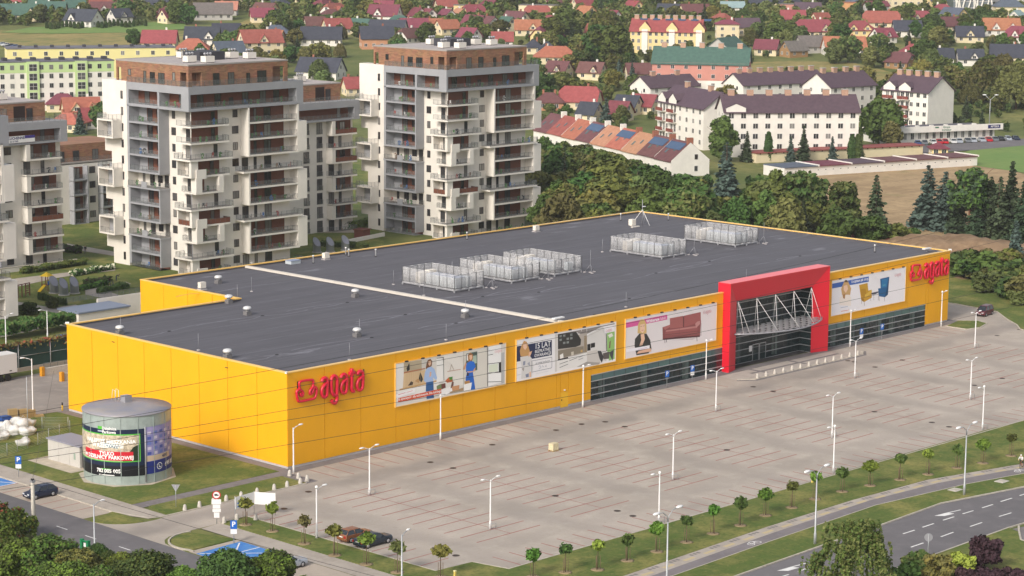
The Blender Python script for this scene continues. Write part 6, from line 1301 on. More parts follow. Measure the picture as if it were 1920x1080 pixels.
def weep_crown(seed, h=12., w=9., n=9000, size=.2, leafm=(LEAF,), base=2.0):
    rs = np.random.RandomState(seed); Cs = []; ns = 260
    for k in range(ns):
        a = rs.uniform(0,2*pi); r_ = w/2*rs.uniform(.1,1)**.7; zt = h*(1-.45*(r_/(w/2))**2)*rs.uniform(.72,1.0); l = rs.uniform(.18,.5)*h*min(1,.4+r_/(w/2)); m_ = n//ns; s = rs.uniform(0,1,m_)
        x, y = r_*cos(a), r_*sin(a); C = np.stack([x+cos(a)*.5*s+rs.normal(0,.16,m_), y+sin(a)*.5*s+rs.normal(0,.16,m_), np.maximum(zt-l*s, base*.5)+rs.normal(0,.1,m_)],1); Cs.append(C)
    C = np.concatenate(Cs); u, v = leaf_frame(rs, len(C), size); return quads_mesh('crown', C, u, v*1.2, leafm, rs.randint(0,len(leafm),len(C)))
PROTO = {}
def proto(kind, h, trunk, crowns, name): PROTO[kind] = (h, trunk, crowns, name)
proto('broad', 10, [trunk_mesh(10,.22,BARK,5,s) for s in (1,2)], [broad_crown(s, 10, w, b, leafm=lm) for s, w, b, lm in ((1,8.5,1.2,(LEAF,)),(2,7.5,.8,(LEAF2,)),(3,9,1.5,(LEAF,LEAF2)),(4,8,.9,(LEAF,)))], 'broadleaf_tree')
proto('yellow', 10, PROTO['broad'][1], [broad_crown(s, 10, w, 1.0, leafm=lm) for s, w, lm in ((5,8,(AUT,LEAF2)),(6,7.5,(AUT,)))], 'broadleaf_tree')
proto('tall', 14, [trunk_mesh(14,.26,BARK,5,3)], [broad_crown(s, 14, 8.5, 2.0, 60, 90, .36, lm) for s, lm in ((7,(LEAF,)),(8,(LEAF2,LEAF)))], 'broadleaf_tree')
proto('willow', 12, [trunk_mesh(12,.3,BARK,5,4,.6)], [weep_crown(9, 12, 11, 8000, .3, (LEAF2,)), weep_crown(10, 12, 10, 8000, .3, (LEAF2,LEAF))], 'willow_tree')
proto('spruce', 14, [trunk_mesh(14,.2,BARK,0,5,.95)], [spruce_crown(11), spruce_crown(12, w=5.4)], 'spruce_tree')
proto('blue', 14, PROTO['spruce'][1], [spruce_crown(13, w=6.6, m_=BLUEC), spruce_crown(14, w=6.0, m_=BLUEC)], 'blue_spruce')
proto('pine', 14, [trunk_mesh(14,.24,mat('pine bark','#7a5540',var=.2,vscale=2),6,6,.9)], [broad_crown(15, 14, 7, 4.5, 40, 80, .3, (CONIF,LEAF)), ], 'pine_tree')
proto('thuja', 5, [trunk_mesh(5,.06,BARK,0,7,.5)], [column_crown(16), column_crown(17, w=1.2)], 'thuja')
proto('bush', 2.6, [trunk_mesh(2.6,.06,BARK,3,8,.5)], [broad_crown(s, 2.6, 3.4, 0.0, 26, 60, .2, lm) for s, lm in ((18,(LEAF,)),(19,(LEAF2,)),(20,(THUJ,LEAF)))], 'garden_bush')
TREES = []
def tree(kind, x, y, h, label, group, wide=1.0, r=rnd, seed=None, z=None):
    H_, tr, cr, nm = PROTO[kind]; k = r.randrange(len(cr)) if seed is None else seed%len(cr); s = h/H_; zz = gz(x,y) if z is None else z
    t = thing(nm, label, 'bush' if kind == 'bush' else 'tree', (x,y,zz), r.uniform(0,6.28), group)
    put('trunk', tr[k%len(tr)], t, None, 0, s); put('crown', cr[k], t, None, 0, (s*wide,s*wide,s)); TREES.append((x,y)); return t
def ptree(kind, px, py, hpx, label, group='single trees', wide=1.0, seed=None):
    x, y = G(px, py); return tree(kind, x, y, hpx*depth(x,y)/F, label, group, wide, seed=seed)
def seen(kind, L, phrase, group):
    for i, e in enumerate(L): ptree(kind, e[0], e[1], e[2], phrase+' '+e[3], group, e[4] if len(e) > 4 else 1.0)
seen('blue', [(1360,384,122,'right of the white terrace gable',1.1),(1424,402,58,'small one beside the dark conifers',.9),(1738,428,122,'left of the pair beside the bare field',1.3),(1770,432,114,'right of the pair beside the bare field',1.3),(1902,515,105,'at the right picture edge above the dirt slope'),(1136,232,50,'standing among the terraced house gardens',1.1),(1160,150,40,'left one of the pair below the brown roofs'),(1185,155,40,'right one of the pair below the brown roofs'),(1482,303,50,'in front of the long white block'),(1560,302,48,'at the right half of the long white block'),(150,252,52,'beside the low white block at the left'),(150,178,22,'little one in front of the green block')], 'blue spruce', 'blue spruces')
seen('spruce', [(1640,452,128,'dark and tall behind the store roof'),(1855,445,118,'dark one in the group at the right'),(1795,440,112,'dark one between the blue pair and the pines'),(1872,452,125,'dark one left of the tallest at the right edge'),(1915,470,135,'dark one cut by the right picture edge'),(1828,448,100,'shorter one among the pines at the right'),(1893,448,150,'tallest of the dark group at the right edge'),(1400,304,60,'left one before the long white block'),(1506,304,70,'tallest before the long white block'),(1614,303,42,'by the right end of the long white block'),(1810,240,62,'beside the lamp right of the clinic'),(1612,42,40,'dark one at the top right suburb'),(1320,55,50,'dark one above the yellow terrace'),(1840,250,45,'low one by the clinic corner')], 'dark spruce', 'spruces')
seen('pine', [(1815,445,135,'with bare reddish trunk in the group by the field'),(1838,440,110,'with bare trunk, right one in the group by the field')], 'pine', 'pines')
seen('tall', [(1505,436,118,'broad round tree behind the store roof left of the dark spruce'),(1578,438,100,'between the round tree and the dark spruce'),(1352,304,82,'big round tree in front of the white balcony block'),(1455,425,100,'at the left of the round tree behind the store')], 'green', 'large broadleaf trees')
seen('willow', [(1842,190,80,'left one of the willow group at the right edge'),(1905,205,90,'big one at the right picture edge'),(1880,160,60,'rear one of the willow group at the right'),(598,150,40,'between the two towers before the black roof'),(1745,140,50,'by the navy roofs at the pasture'),(1130,78,62,'silvery one above the red shed')], 'pale willow', 'willows')
seen('thuja', [(1064,402,62,'left column of three beyond the store roof',1.1),(1074,404,66,'middle column of three beyond the store roof',1.1),(1085,402,62,'right column of three beyond the store roof',1.1),(1597,303,50,'left column at the end of the long white block'),(1607,303,50,'right column at the end of the long white block'),(1440,304,55,'column before the long white block middle'),(1190,402,70,'narrow yellowish column behind the store',1.0)]+[(1322+9*k,176-1.0*k,26,'number %d of the row before the green roofed block'%(k+1)) for k in range(9)], 'thuja', 'thuja columns')
seen('broad', [(1665,236,60,'beside the white block above the clinic'),(1648,272,85,'dark one left of the clinic'),(1672,278,48,'low one at the clinic wall'),(250,86,30,'alone in the dry meadow'),(330,45,40,'at the left of the bushes by the dark roof'),(350,46,38,'right bushes by the dark roof'),(700,182,45,'glimpsed left of the right tower'),(195,250,60,'between the low block and the left tower'),(1012,200,60,'fresh green one right of the right tower'),(1470,98,40,'by the wooden house'),(1730,128,50,'in front of the pasture houses'),(1590,118,52,'conifer group edge before the orange bungalow'),(1565,120,45,'by the orange bungalow'),(1630,128,40,'on the pasture edge'),(1655,126,42,'second on the pasture edge'),(1150,132,85,'dense one left of the green roofed block'),(1126,124,72,'tall dark one left of the green roofed block'),(1140,75,55,'near the red shed'),(1060,75,55,'by the orange roof'),(1035,80,45,'behind the orange roof')], 'green tree', 'broadleaf trees by the houses')
# the wood behind the store
def wood_label(kind, px, py):
    w = {'broad':'green broadleaf tree','yellow':'yellowing tree','tall':'tall green tree','pine':'dark pine','spruce':'dark spruce','bush':'low bush'}[kind]
    return '%s in the %s %s of the wood behind the store' % (w, 'rear' if py < 370 else 'front' if py > 410 else 'middle', ('left end','left half','centre','right half','right end')[min(4,int((px-1006)/139))])
def bank_label(px, py): return 'leafy bush on the %s %s of the bank beyond the service road' % ('upper' if py < 530 else 'lower', ('left end','left part','middle','right part','right end')[min(4,int((px-1782)/36))])
wr = random.Random(21); n = 0; tries = 0; placed = []
while n < 135 and tries < 9000:
    tries += 1; px, py = wr.uniform(1006, 1700), wr.uniform(312, 475); x, y = G(px, py)
    lim = (282+(px-1006)*.235) if px < 1250 else (345 if px < 1480 else 345+(px-1480)*.52)
    if py < lim or (x < 151 and y < 74) or x < 140: continue
    if px < 1010+ (py-318)*.02: continue
    if 150 < x < 178 and 118 < y < 152: continue
    if y < 30 or (x > 150 and y < 62 and x < 170): continue
    if any(hypot(x-a, y-b) < 4.4 for a, b in placed): continue
    h = wr.uniform(7.5, 12.5); top = float(np.interp(px, [1006,1100,1180,1246,1312,1318,1405,1410,1450,1462,1500,1690,1700], [258,276,298,330,334,372,372,345,345,372,372,425,425])); h = min(h, (py-top)*depth(x,y)/F)
    if h < 2.2: continue
    placed.append((x,y)); kind = wr.choice(['broad']*7+['tall','tall','yellow','spruce','bush'])
    tree(kind if h > 3.4 else 'bush', x, y, h*(.35 if kind == 'bush' and h > 3.4 else 1), wood_label(kind if h > 3.4 else 'bush', px, py), 'wood behind the store', wr.uniform(.9,1.2), wr); n += 1
# bushes and trees at the far right behind the service road
wr = random.Random(5)
for k in range(46):
    px, py = wr.uniform(1782, 1960), wr.uniform(505, 575)
    if py > 520+ (px-1780)*.42: continue
    x, y = G(px, py); tree(wr.choice(['broad','yellow','bush','bush','bush']), x, y, wr.uniform(2.2,5.0), bank_label(px, py), 'bank bushes beyond the service road', 1.2, wr)
# trees among the houses
NOGO = [[(-20,96),(-20,52),(100,50),(345,36),(480,26),(500,46),(470,72),(430,66),(345,82),(250,96)],[(1380,118),(1500,112),(1600,116),(1700,142),(1780,160),(1560,165),(1395,155)],[(-60,260),(700,260),(700,560),(-60,660)],[(1650,258),(1960,245),(1960,330),(1400,340),(1415,288)],[(-20,96),(340,92),(340,130),(-20,240)]]
def inside(p, poly):
    c = False; j = len(poly)-1
    for i in range(len(poly)):
        if (poly[i][1] > p[1]) != (poly[j][1] > p[1]) and p[0] < (poly[j][0]-poly[i][0])*(p[1]-poly[i][1])/(poly[j][1]-poly[i][1])+poly[i][0]: c = not c
        j = i
    return c
FOOT_ = []
for o in list(col.objects):
    if o.parent is None and o.get('category') in ('house','apartment block','clinic','building','garages','gatehouse') and hypot(o.location.x, o.location.y) > 190:
        mx = [c.matrix_local @ Vector(b) for c in o.children if c.type == 'MESH' and c.name.startswith(('wall','roof')) for b in c.bound_box]
        if not mx: continue
        R_ = Matrix.Rotation(o.rotation_euler.z, 2); c0 = R_ @ Vector(((min(v.x for v in mx)+max(v.x for v in mx))/2, (min(v.y for v in mx)+max(v.y for v in mx))/2)); 
        FOOT_.append((o.location.x, o.location.y, o.rotation_euler.z, min(v.x for v in mx), max(v.x for v in mx), min(v.y for v in mx), max(v.y for v in mx), o['label'], c0.x+o.location.x, c0.y+o.location.y))
def free(x, y, m):
    for X, Y, a, x0, x1, y0, y1, lb, cx, cy in FOOT_:
        dx, dy = x-X, y-Y; u = dx*cos(a)+dy*sin(a); v = -dx*sin(a)+dy*cos(a)
        if x0-m < u < x1+m and y0-m < v < y1+m: return False
    return True
def covers(x, y, h, w):
    """share of the houses behind this tree that it would hide"""
    px, py = pix(x, y, gz(x,y)); hp = h*F/depth(x,y); wp = w*F/depth(x,y); best = 0
    for f in FOOT_:
        if depth(f[8], f[9]) < depth(x, y): continue
        qx, qy = pix(f[8], f[9], gz(f[8],f[9])+4.5)
        hw = (f[4]-f[3])*.35*F/depth(f[8],f[9])
        if abs(qx-px) < hw+wp*.3 and py-hp < qy-2 < py: best += 1
    return best
def near_label(x, y):
    f = min(FOOT_, key=lambda f: (f[8]-x)**2+(f[9]-y)**2); w = f[7].split(); return ' '.join(w[:11])
wr = random.Random(33); placed = []; n = 0; tries = 0
while n < 300 and tries < 14000:
    tries += 1; px, py = wr.uniform(-15, 1935), wr.triangular(4, 262, 40); 
    if any(inside((px,py), q) for q in NOGO): continue
    x, y = G(px, py)
    if y > 0 and px < 700 and py > 175: continue
    h = wr.uniform(5.0, 9.5) if py > 30 else wr.uniform(8, 13)
    kind = wr.choice(['broad']*5+['tall','yellow','spruce','willow'])
    if kind in ('spruce','tall'): h *= 1.15
    if not free(x, y, 1.5): continue
    if covers(x, y, h, 6) and not (py < 75 and wr.random() < .22):
        h = wr.uniform(2.0, 3.2); kind = 'bush'
        if covers(x, y, h, 3) or wr.random() < .35: continue
    if any(hypot(x-a, y-b) < 5.5 for a, b in placed): continue
    placed.append((x,y)); lb = near_label(x, y); what = {'broad':'green broadleaf tree','tall':'tall green tree','yellow':'yellowing tree','spruce':'dark spruce','willow':'pale willow','bush':'low bush'}[kind]
    tree(kind, x, y, h, (what+' near the '+lb)[:120], 'garden trees of the suburb', wr.uniform(.9,1.25), wr); n += 1
# the far wood along the upper edge, one mass
def mass(name, label, pts, seed, hmin, hmax, mats=(LEAF,LEAF2,CONIF), nleaf=420, size=.6):
    rs = np.random.RandomState(seed); Cs, Us, Vs = [], [], []
    for x, y in pts:
        z = gz(x,y); h = rs.uniform(hmin,hmax); w = h*rs.uniform(.6,.85)
        for q in range(6):
            e = unit(rs, nleaf//6); c0 = unit(rs,1)[0]*np.array([w*.3,w*.3,h*.22])+np.array([x,y,z+h*.55]); C = c0+e*np.array([w*.32,w*.32,h*.27])*rs.uniform(.6,1,(len(e),1)); u, v = leaf_frame(rs, len(e), size, e*.6+np.array([0,0,.5])); Cs.append(C); Us.append(u); Vs.append(v)
    C = np.concatenate(Cs); 
    o = put(name, quads_mesh(name, C, np.concatenate(Us), np.concatenate(Vs), list(mats), np.repeat(rs.randint(0,len(mats),len(C)//(nleaf//6)), nleaf//6))); tag(o, label, None, None, 'stuff'); return o
wr = random.Random(8); P = []
while len(P) < 520:
    s = wr.uniform(1090, 1500); t_ = wr.uniform(-330, 330); x, y = XY(s, t_); q = pix(x, y, gz(x,y))
    if q[1] > 6 and s > 1120: pass
    if free(x, y, 4): P.append((x,y))
mass('far_wood', 'far wooded skyline behind the last houses', P, 4, 8, 14)
P = []
while len(P) < 760:
    px, py = wr.uniform(-10,1930), wr.uniform(6, 60)
    if any(inside((px,py), q) for q in NOGO): continue
    x, y = G(px, py); h = 4.5
    if free(x, y, 3) and not covers(x, y, h, 6): P.append((x,y))
mass('shrub_belt', 'dense green shrubs and orchards filling the gaps between far houses', P, 6, 4.0, 6.5, (LEAF,LEAF2), 300, .5)
P = []
while len(P) < 380:
    px, py = wr.uniform(960,1930), wr.uniform(60, 262)
    if any(inside((px,py), q) for q in NOGO): continue
    x, y = G(px, py)
    if free(x, y, 1.5) and not covers(x, y, 2.6, 4): P.append((x,y))
mass('hedge_growth', 'low hedges and garden shrubs between the nearer suburb houses', P, 7, 2.0, 3.6, (LEAF,THUJ,LEAF2), 260, .34)
P = []
while len(P) < 150:
    px, py = wr.uniform(1000,1720), wr.uniform(325, 478); x, y = G(px, py)
    if py < (325 if px < 1250 else 345+max(0,(px-1480)*.52)): continue
    if (x > 151 or y > 74) and x > 150 and not (150 < x < 178 and 118 < y < 152) and not (150 < x < 164 and y < 62) and y > 30: P.append((x,y))
mass('undergrowth', 'dense undergrowth below the trees behind the store', P, 9, 2.5, 4.5, (LEAF,THUJ), 300, .34)
# ---------------------------------------------------------------- street lamps, signs and other street furniture
ORD = ['first','second','third','fourth','fifth','sixth','seventh','eighth','ninth','tenth','eleventh','twelfth','thirteenth','fourteenth','fifteenth','sixteenth','seventeenth','eighteenth','nineteenth','twentieth','twenty-first','twenty-second','twenty-third','twenty-fourth','twenty-fifth','twenty-sixth']
LAMPW = mat('lamp post white', '#d5d2cf', rough=.45); LAMPG = mat('lamp post grey', '#a9abac', rough=.45, metal=.3)
HEAD = mat('lamp head', '#e6e4e2', rough=.35)
def lamp_head(parent, x, y, z, a, m=HEAD, s=1.0):
    mb = MB().lathe([(.001,-.09),(.12,-.07),(.15,0),(.11,.07),(.001,.1)], 8); mb.v = [(p[0]*2.6*s*cos(a)-p[1]*s*sin(a)+x, p[0]*2.6*s*sin(a)+p[1]*s*cos(a)+y, p[2]*s+z) for p in mb.v]
    return mb.build('lamp_head', m, parent)
def lamp(x, y, h, arms, label, ball=False, post=LAMPW, rack=True, group='white car park lamps', al=.95):
    t = thing('street_lamp', label, 'street lamp', (x,y,.02), 0, group)
    MB().lathe([(.13,0),(.13,.9),(.085,.95),(.07,h)], 8).build('post', post, t)
    for a in arms:
        p = [(0,0,h-.25),(al*.35*cos(a),al*.35*sin(a),h+.02),(al*cos(a),al*sin(a),h+.22)]; MB().tube(p, .045, 6).build('arm', post, t); lamp_head(t, p[-1][0]+.25*cos(a), p[-1][1]+.25*sin(a), h+.22, a)
    if ball: MB().lathe([(.001,h-.02),(.14,h+.08),(.17,h+.2),(.12,h+.33),(.001,h+.37)], 10).build('floodlight', HEAD, t)
    if rack:
        MB().tube([(-.55,-.35,0),(-.55,-.35,.7),(.55,-.35,.7),(.55,-.35,0)], .035, 5).build('guard_rail', LAMPG, t)
E_, W_e = 0.0, pi
for x, s in ((-.7,'at the near corner of the store'),(24.2,'in front of the first billboard'),(51.6,'between the second billboard and the yellow door'),(78.4,'at the store front just left of the red portal'),(114.3,'at the store front just right of the red portal'),(140,'near the far right corner of the store')): lamp(x, -1.9, 5.6, (E_,), 'white single arm lamp '+s, x > 0, rack=False)
for x, y, s in ((-1.3,-16.1,'first on the left of the front row in the car park'),(62.9,-16.2,'before the portal in the front row of the car park'),(95,-16.5,'third of the front row in the car park'),(127.7,-16.2,'farthest of the front row in the car park'),(-1.8,-36.3,'first on the left of the rear row in the car park'),(29.5,-36.4,'second of the rear row in the car park'),(61.3,-36.8,'third of the rear row in the car park'),(94.6,-36.5,'fourth of the rear row in the car park')): lamp(x, y, 5.6, (E_, W_e), 'white double arm lamp '+s)
for x, y, a, s in ((13.4,-47.8,W_e,'on the verge kerb, left of three'),(46.4,-47.8,W_e,'on the verge kerb, middle of three'),(79.7,-47.9,W_e,'on the verge kerb, right of three'),(-18.0,-25.8,E_,'at the left kerb of the car park')): lamp(x, y, 5.6, (a,), 'white single lamp with floodlight '+s, True, rack=a == W_e)
def road_lamp(x, y, h, label, arms=(0.05, pi+.05)):
    t = thing('street_lamp', label, 'street lamp', (x,y,.1), 0, 'tall grey road lamps')
    MB().lathe([(.16,0),(.15,1.2),(.1,1.3),(.075,h-1.2)], 8).build('post', LAMPG, t)
    for a in arms:
        P = [(0,0,h-1.3),(.15*cos(a),.15*sin(a),h-.6),(.8*cos(a),.8*sin(a),h-.1),(1.6*cos(a),1.6*sin(a),h)]; MB().tube(P, .05, 6).build('arm', LAMPG, t); lamp_head(t, 1.9*cos(a), 1.9*sin(a), h, a, HEAD, 1.5)
road_lamp(-6.5,-65.6, 8.6, 'tall grey double road lamp at the bottom edge, nearest the camera'); road_lamp(18.8,-65.3, 8.4, 'tall grey double road lamp behind the birch'); road_lamp(48.3,-65.2, 8.4, 'tall grey double road lamp at the right of the road verge')
lamp(-38.0,-13.0, 5.2, (pi/2*0,), 'slim grey lamp on the near side of the left street', False, LAMPG, False, 'estate and street lamps', .9)
lamp(-23,-44.5, 5.2, (.3,), 'grey lamp head rising at the bottom edge left of centre', False, LAMPG, False, 'estate and street lamps', 1.1)
lamp(-5.8, 45.3, 8.0, (pi*.9,), 'white lamp by the delivery yard pallets', False, LAMPW, False, 'estate and street lamps', 1.0); lamp(15.4, 83.3, 6.2, (0.,), 'white lamp at the left edge behind the green fence', False, LAMPW, False, 'estate and street lamps', 1.0); lamp(27.8, 90.4, 4.6, (pi,), 'white lamp behind the green fence near the store corner', False, LAMPW, False, 'estate and street lamps', 1.0)
t = thing('street_lamp', 'double lamp on a grey post right of the clinic', 'street lamp', (*G(1855,232),0)); MB().lathe([(.2,0),(.1,9)], 8).build('post', LAMPG, t)
for a in (BASE_RZ, BASE_RZ+pi): MB().tube([(0,0,8.6),(1.6*cos(a),1.6*sin(a),10.2)], .08, 5).build('arm', LAMPG, t); lamp_head(t, 1.9*cos(a), 1.9*sin(a), 10.3, a, HEAD, 1.8)
CONC = mat('bollard concrete', '#b9b2a8', var=.12, vscale=4)
BOL = MB().lathe([(.26,0),(.26,.08),(.22,.35),(.18,.6),(.11,.72),(.001,.77)], 10).mesh('bollard', CONC); BOLB = MB().lathe([(.3,0),(.3,.06)], 10).mesh('bollard_foot', KERB)
BL = [(-2.1,-2.8,'first in the short line at the store corner'),(-2.2,-4.5,'second in the short line at the store corner'),(-2.3,-6.2,'third in the short line at the store corner'),(-3.7,-6.6,'rightmost along the drive kerb'),(-5.8,-6.65,'second from the right along the drive kerb'),(-7.8,-6.65,'third from the right along the drive kerb'),(-10.4,-6.65,'fourth from the right along the drive kerb'),(-12.8,-6.65,'fifth from the right along the drive kerb'),(-15,-6.65,'sixth from the right along the drive kerb'),(-16.9,-6.65,'seventh from the right along the drive kerb'),(-18.9,-6.65,'second from the left along the drive kerb'),(-21,-6.65,'leftmost along the drive kerb'),(-21.2,-13.9,'behind the round traffic sign'),(-19.4,-13.9,'under the white board beside the sapling'),(-17.9,-15.4,'at the tip of the left verge')]
for x, y, s in BL:
    t = thing('bollard', 'rounded concrete bollard '+s, 'bollard', (x,y,.05), 0, 'concrete bollards'); put('body', BOL, t); put('foot', BOLB, t)
for k in range(13):
    t = thing('bollard', 'small pale bollard on the entrance kerb, %s from the left' % ORD[k], 'bollard', (84.2+2.1*k,-6.85,.13), 0, 'bollards before the red portal'); put('body', BOL, t, None, 0, (.85,.85,.95)); put('foot', BOLB, t, None, 0, .85)
SBLUE = mat('sign blue', '#1f5fb0', rough=.4); SWHITE = mat('sign white', '#e2dfdc', rough=.45); SRED = mat('sign rim red', '#b8262e', rough=.4)
def p_sign(x, y, rz, label, h=2.6, plate=True):
    t = thing('parking_sign', label, 'sign', (x,y,.03), rz, 'blue parking signs'); MB().lathe([(.04,0),(.04,h)], 6).build('post', LAMPG, t)
    f = MB().box(-.36,-.06,h-.95,.36,-.04,h).build('panel', SBLUE, t); text('letter', 'P', .8, SWHITE, f, (0,-.066,h-.45), RX_, bold=.02)
    if plate: MB().box(-.34,-.06,h-1.5,.34,-.04,h-1.0).build('plate', SWHITE, t)
p_sign(-25.6,19.4,-.78,'blue parking sign by the tank lawn footpath'); p_sign(-25.6,-21.0,-.78,'blue parking sign above the blue disabled bay'); p_sign(69.9,-1.6,-.2,'first blue parking sign before the left shop window',2.5,False); p_sign(75.6,-1.6,-.2,'second blue parking sign before the left shop window',2.5); p_sign(117.7,-1.6,-.2,'first blue parking sign before the right shop window',2.5); p_sign(123.4,-1.6,-.2,'second blue parking sign before the right shop window',2.5,False)
def rot_sign(x, y, rz, label, name, cat='sign'): return thing(name, label, cat, (x,y,.05), rz)
t = rot_sign(-21.9,-13.5,-.75,'round no-trucks sign with white plates at the car park entrance','traffic_sign'); MB().lathe([(.04,0),(.04,3.4)], 6).build('post', LAMPG, t)
def disc(r, y, z, n=20): return [(r*cos(2*pi*k/n), y, z+r*sin(2*pi*k/n)) for k in range(n)]
d = MB().face(disc(.48,-.06,3.3)).build('disc', SRED, t); MB().face(disc(.36,-.065,3.3)).build('field', SWHITE, d); MB().box(-.22,-.075,3.2,.1,-.068,3.42).box(.11,-.075,3.2,.24,-.068,3.34).build('truck_symbol', DARK, d)
for z0, z1, w in ((2.25,2.8,.5),(1.75,2.2,.42),(1.35,1.7,.46),(.7,1.3,.3)): MB().box(-w,-.07,z0,w,-.05,z1).build('plate', SWHITE, t)
t = rot_sign(-20.9,-4.9,2.3,'back of a triangular give way sign on the lawn strip','traffic_sign'); MB().lathe([(.035,0),(.035,2.6)], 6).build('post', LAMPG, t); MB().face([(-.5,-.05,2.7),(.5,-.05,2.7),(0,-.05,1.85)]).face([(0,-.03,1.85),(.5,-.03,2.7),(-.5,-.03,2.7)]).build('panel', GREYM, t)
t = rot_sign(22.0,-77.6,2.3,'back of a round traffic sign beside the main road','traffic_sign'); MB().lathe([(.04,0),(.04,3.0)], 6).build('post', LAMPG, t); MB().face(disc(.45,-.05,2.6)).face(disc(.45,-.03,2.6)[::-1]).build('disc', GREYM, t)
t = rot_sign(-19.4,-13.7,-.2,'white angled information board on posts behind the first sapling','information_board')
for x0, y0, x1, y1 in ((0,0,2.9,.9),(2.9,.9,4.6,-.9)):
    u = Vector((x1-x0,y1-y0)).normalized(); n_ = Vector((-u.y,u.x))*.03
    MB().prism([(x0+n_.x,y0+n_.y),(x1+n_.x,y1+n_.y),(x1-n_.x,y1-n_.y),(x0-n_.x,y0-n_.y)], 1.2, 2.6).build('panel', SWHITE, t)
for x, y in ((0,.1),(2.9,1.0),(4.6,-.8)): MB().lathe([(.04,0),(.04,2.7)], 6, c=(x,y)).build('post', LAMPG, t)
for k in range(2): MB().box(.3,-.0-.06+.05,1.75-.35*k,.45,.05,1.9-.35*k).build('symbol', SBLUE, t); MB().box(.6,.08,1.78-.35*k,1.5,.14,1.85-.35*k).build('text_line', GREYM, t)
for x, y, s in ((-17.9,-47.0,'bottom left'),(40.2,-49.2,'middle'),(184,-19,'far right')): 
    t = thing('gas_marker', 'small yellow marker post on the %s grass verge' % s, 'marker post', (x,y,.1)); MB().box(-.1,-.1,0,.1,.1,.75).build('post', mat('marker yellow', '#c9b25a'), t); MB().box(-.12,-.12,.75,.12,.12,.85).build('cap', mat('marker cap', '#d9cf9a'), t)
t = thing('parcel_pallet', 'wrapped pale parcel standing alone in the empty car park', 'parcel', (30.1,-16.3,.03)); MB().box(-.5,-.4,.14,.5,.4,1.0).build('parcel', mat('parcel wrap', '#cdbf9c', var=.2, vscale=5), t)
for k in range(3): MB().box(-.55,-.42+.36*k,0,.55,-.3+.36*k,.13).build('pallet_runner', mat('pallet wood', '#a98f62'), t)
for x, y, lab in ((49.5,-63.2,'left'),(57.0,-64.9,'right')):
    t = thing('inspection_cover', 'pale square concrete cover on the road verge, %s one' % lab, 'cover', (x,y,.1)); MB().box(-.75,-.6,0,.75,.6,.06).build('slab', CONC, t); MB().box(-.45,-.35,.06,.45,.35,.09).build('lid', KERB, t)
# ---------------------------------------------------------------- saplings
def globe(seed, n, R_, zc, size, m_, spiky=0.0):
    rs = np.random.RandomState(seed); e = unit(rs, n); k = 1+.14*np.sin(e[:,0]*5+seed)+.12*np.cos(e[:,1]*6); C = e*(R_*rs.uniform(.55,1,(n,1))*k[:,None]); C[:,2] *= .85
    if spiky:
        d = unit(rs, 14); d[:,2] = np.abs(d[:,2]); j = rs.randint(0,14,n); C = C*.75+d[j]*rs.uniform(0,spiky,(n,1))
    C[:,2] += zc; u, v = leaf_frame(rs, n, size, e*.5+np.array([0,0,.4])); return quads_mesh('crown', C, u, v, m_)
GL = [globe(1,430,.74,2.35,.12,[LEAF3]), globe(2,400,.66,2.3,.12,[LEAF,LEAF3]), globe(3,380,.72,2.4,.12,[LEAF3,AUT],.3), globe(4,360,.64,2.3,.12,[LEAF,LEAF3],.25)]
SP = [globe(5,420,.62,2.35,.14,[AUT,LEAF3],.55), globe(6,380,.55,2.4,.14,[LEAF3],.6), globe(7,400,.6,2.35,.14,[LEAF2,AUT],.5)]
STEM = MB().tube([(0,0,0),(.03,.02,1.0),(0,0,2.1)], [.05,.04,.035], 6).mesh('stem', BARK)
STK = MB().lathe([(.03,0),(.03,1.5)], 5).mesh('stake', mat('stake wood', '#6e5a47')); SOILR = MB().lathe([(.75,0),(.5,.03),(.001,.04)], 12).mesh('soil_ring', mat('sapling soil', '#8c7a5c', var=.2, vscale=3))
def sapling(x, y, cr, label, group, s=1.0):
    t = thing('sapling', label, 'sapling', (x,y,.11), rnd.uniform(0,6), group); put('stem', STEM, t, None, 0, s); put('crown', cr, t, None, 0, (s*rnd.uniform(.85,1.15),s*rnd.uniform(.85,1.15),s*rnd.uniform(.92,1.06))); put('soil_ring', SOILR, t)
    for a in (0, 2.1, 4.2): put('stake', STK, t, (.28*cos(a),.28*sin(a),0))
SS = 1.08
V_ = [(-11.8,-52.2),(-8.3,-53.5),(-5.2,-55.2),(-.5,-55.2),(4.3,-55.2),(9.4,-55.1),(14.1,-55),(18.9,-55),(24.3,-54.4),(29.2,-54.4),(34.2,-54),(39.3,-54.2),(44,-54.9),(48.9,-55.8),(53.6,-56.7),(58.9,-57.4),(63.3,-58.3),(69.2,-58.7)]
for i, (x, y) in enumerate(V_): sapling(x, y, GL[(i*3)%4], 'globe headed sapling on the road verge, %s from the left' % ORD[i], 'globe saplings along the road verge', SS)
for i, (x, y) in enumerate(((-20.0,-16.2),(-19.6,-20.3),(-20.4,-26.5),(-21.0,-32.1),(-20.9,-36.9),(-20.6,-41.3),(-18.6,-45.6))): sapling(x, y, SP[i%3], 'spiky young tree on the left verge, %s counting from the entrance' % ORD[i], 'young trees on the left verge', SS)
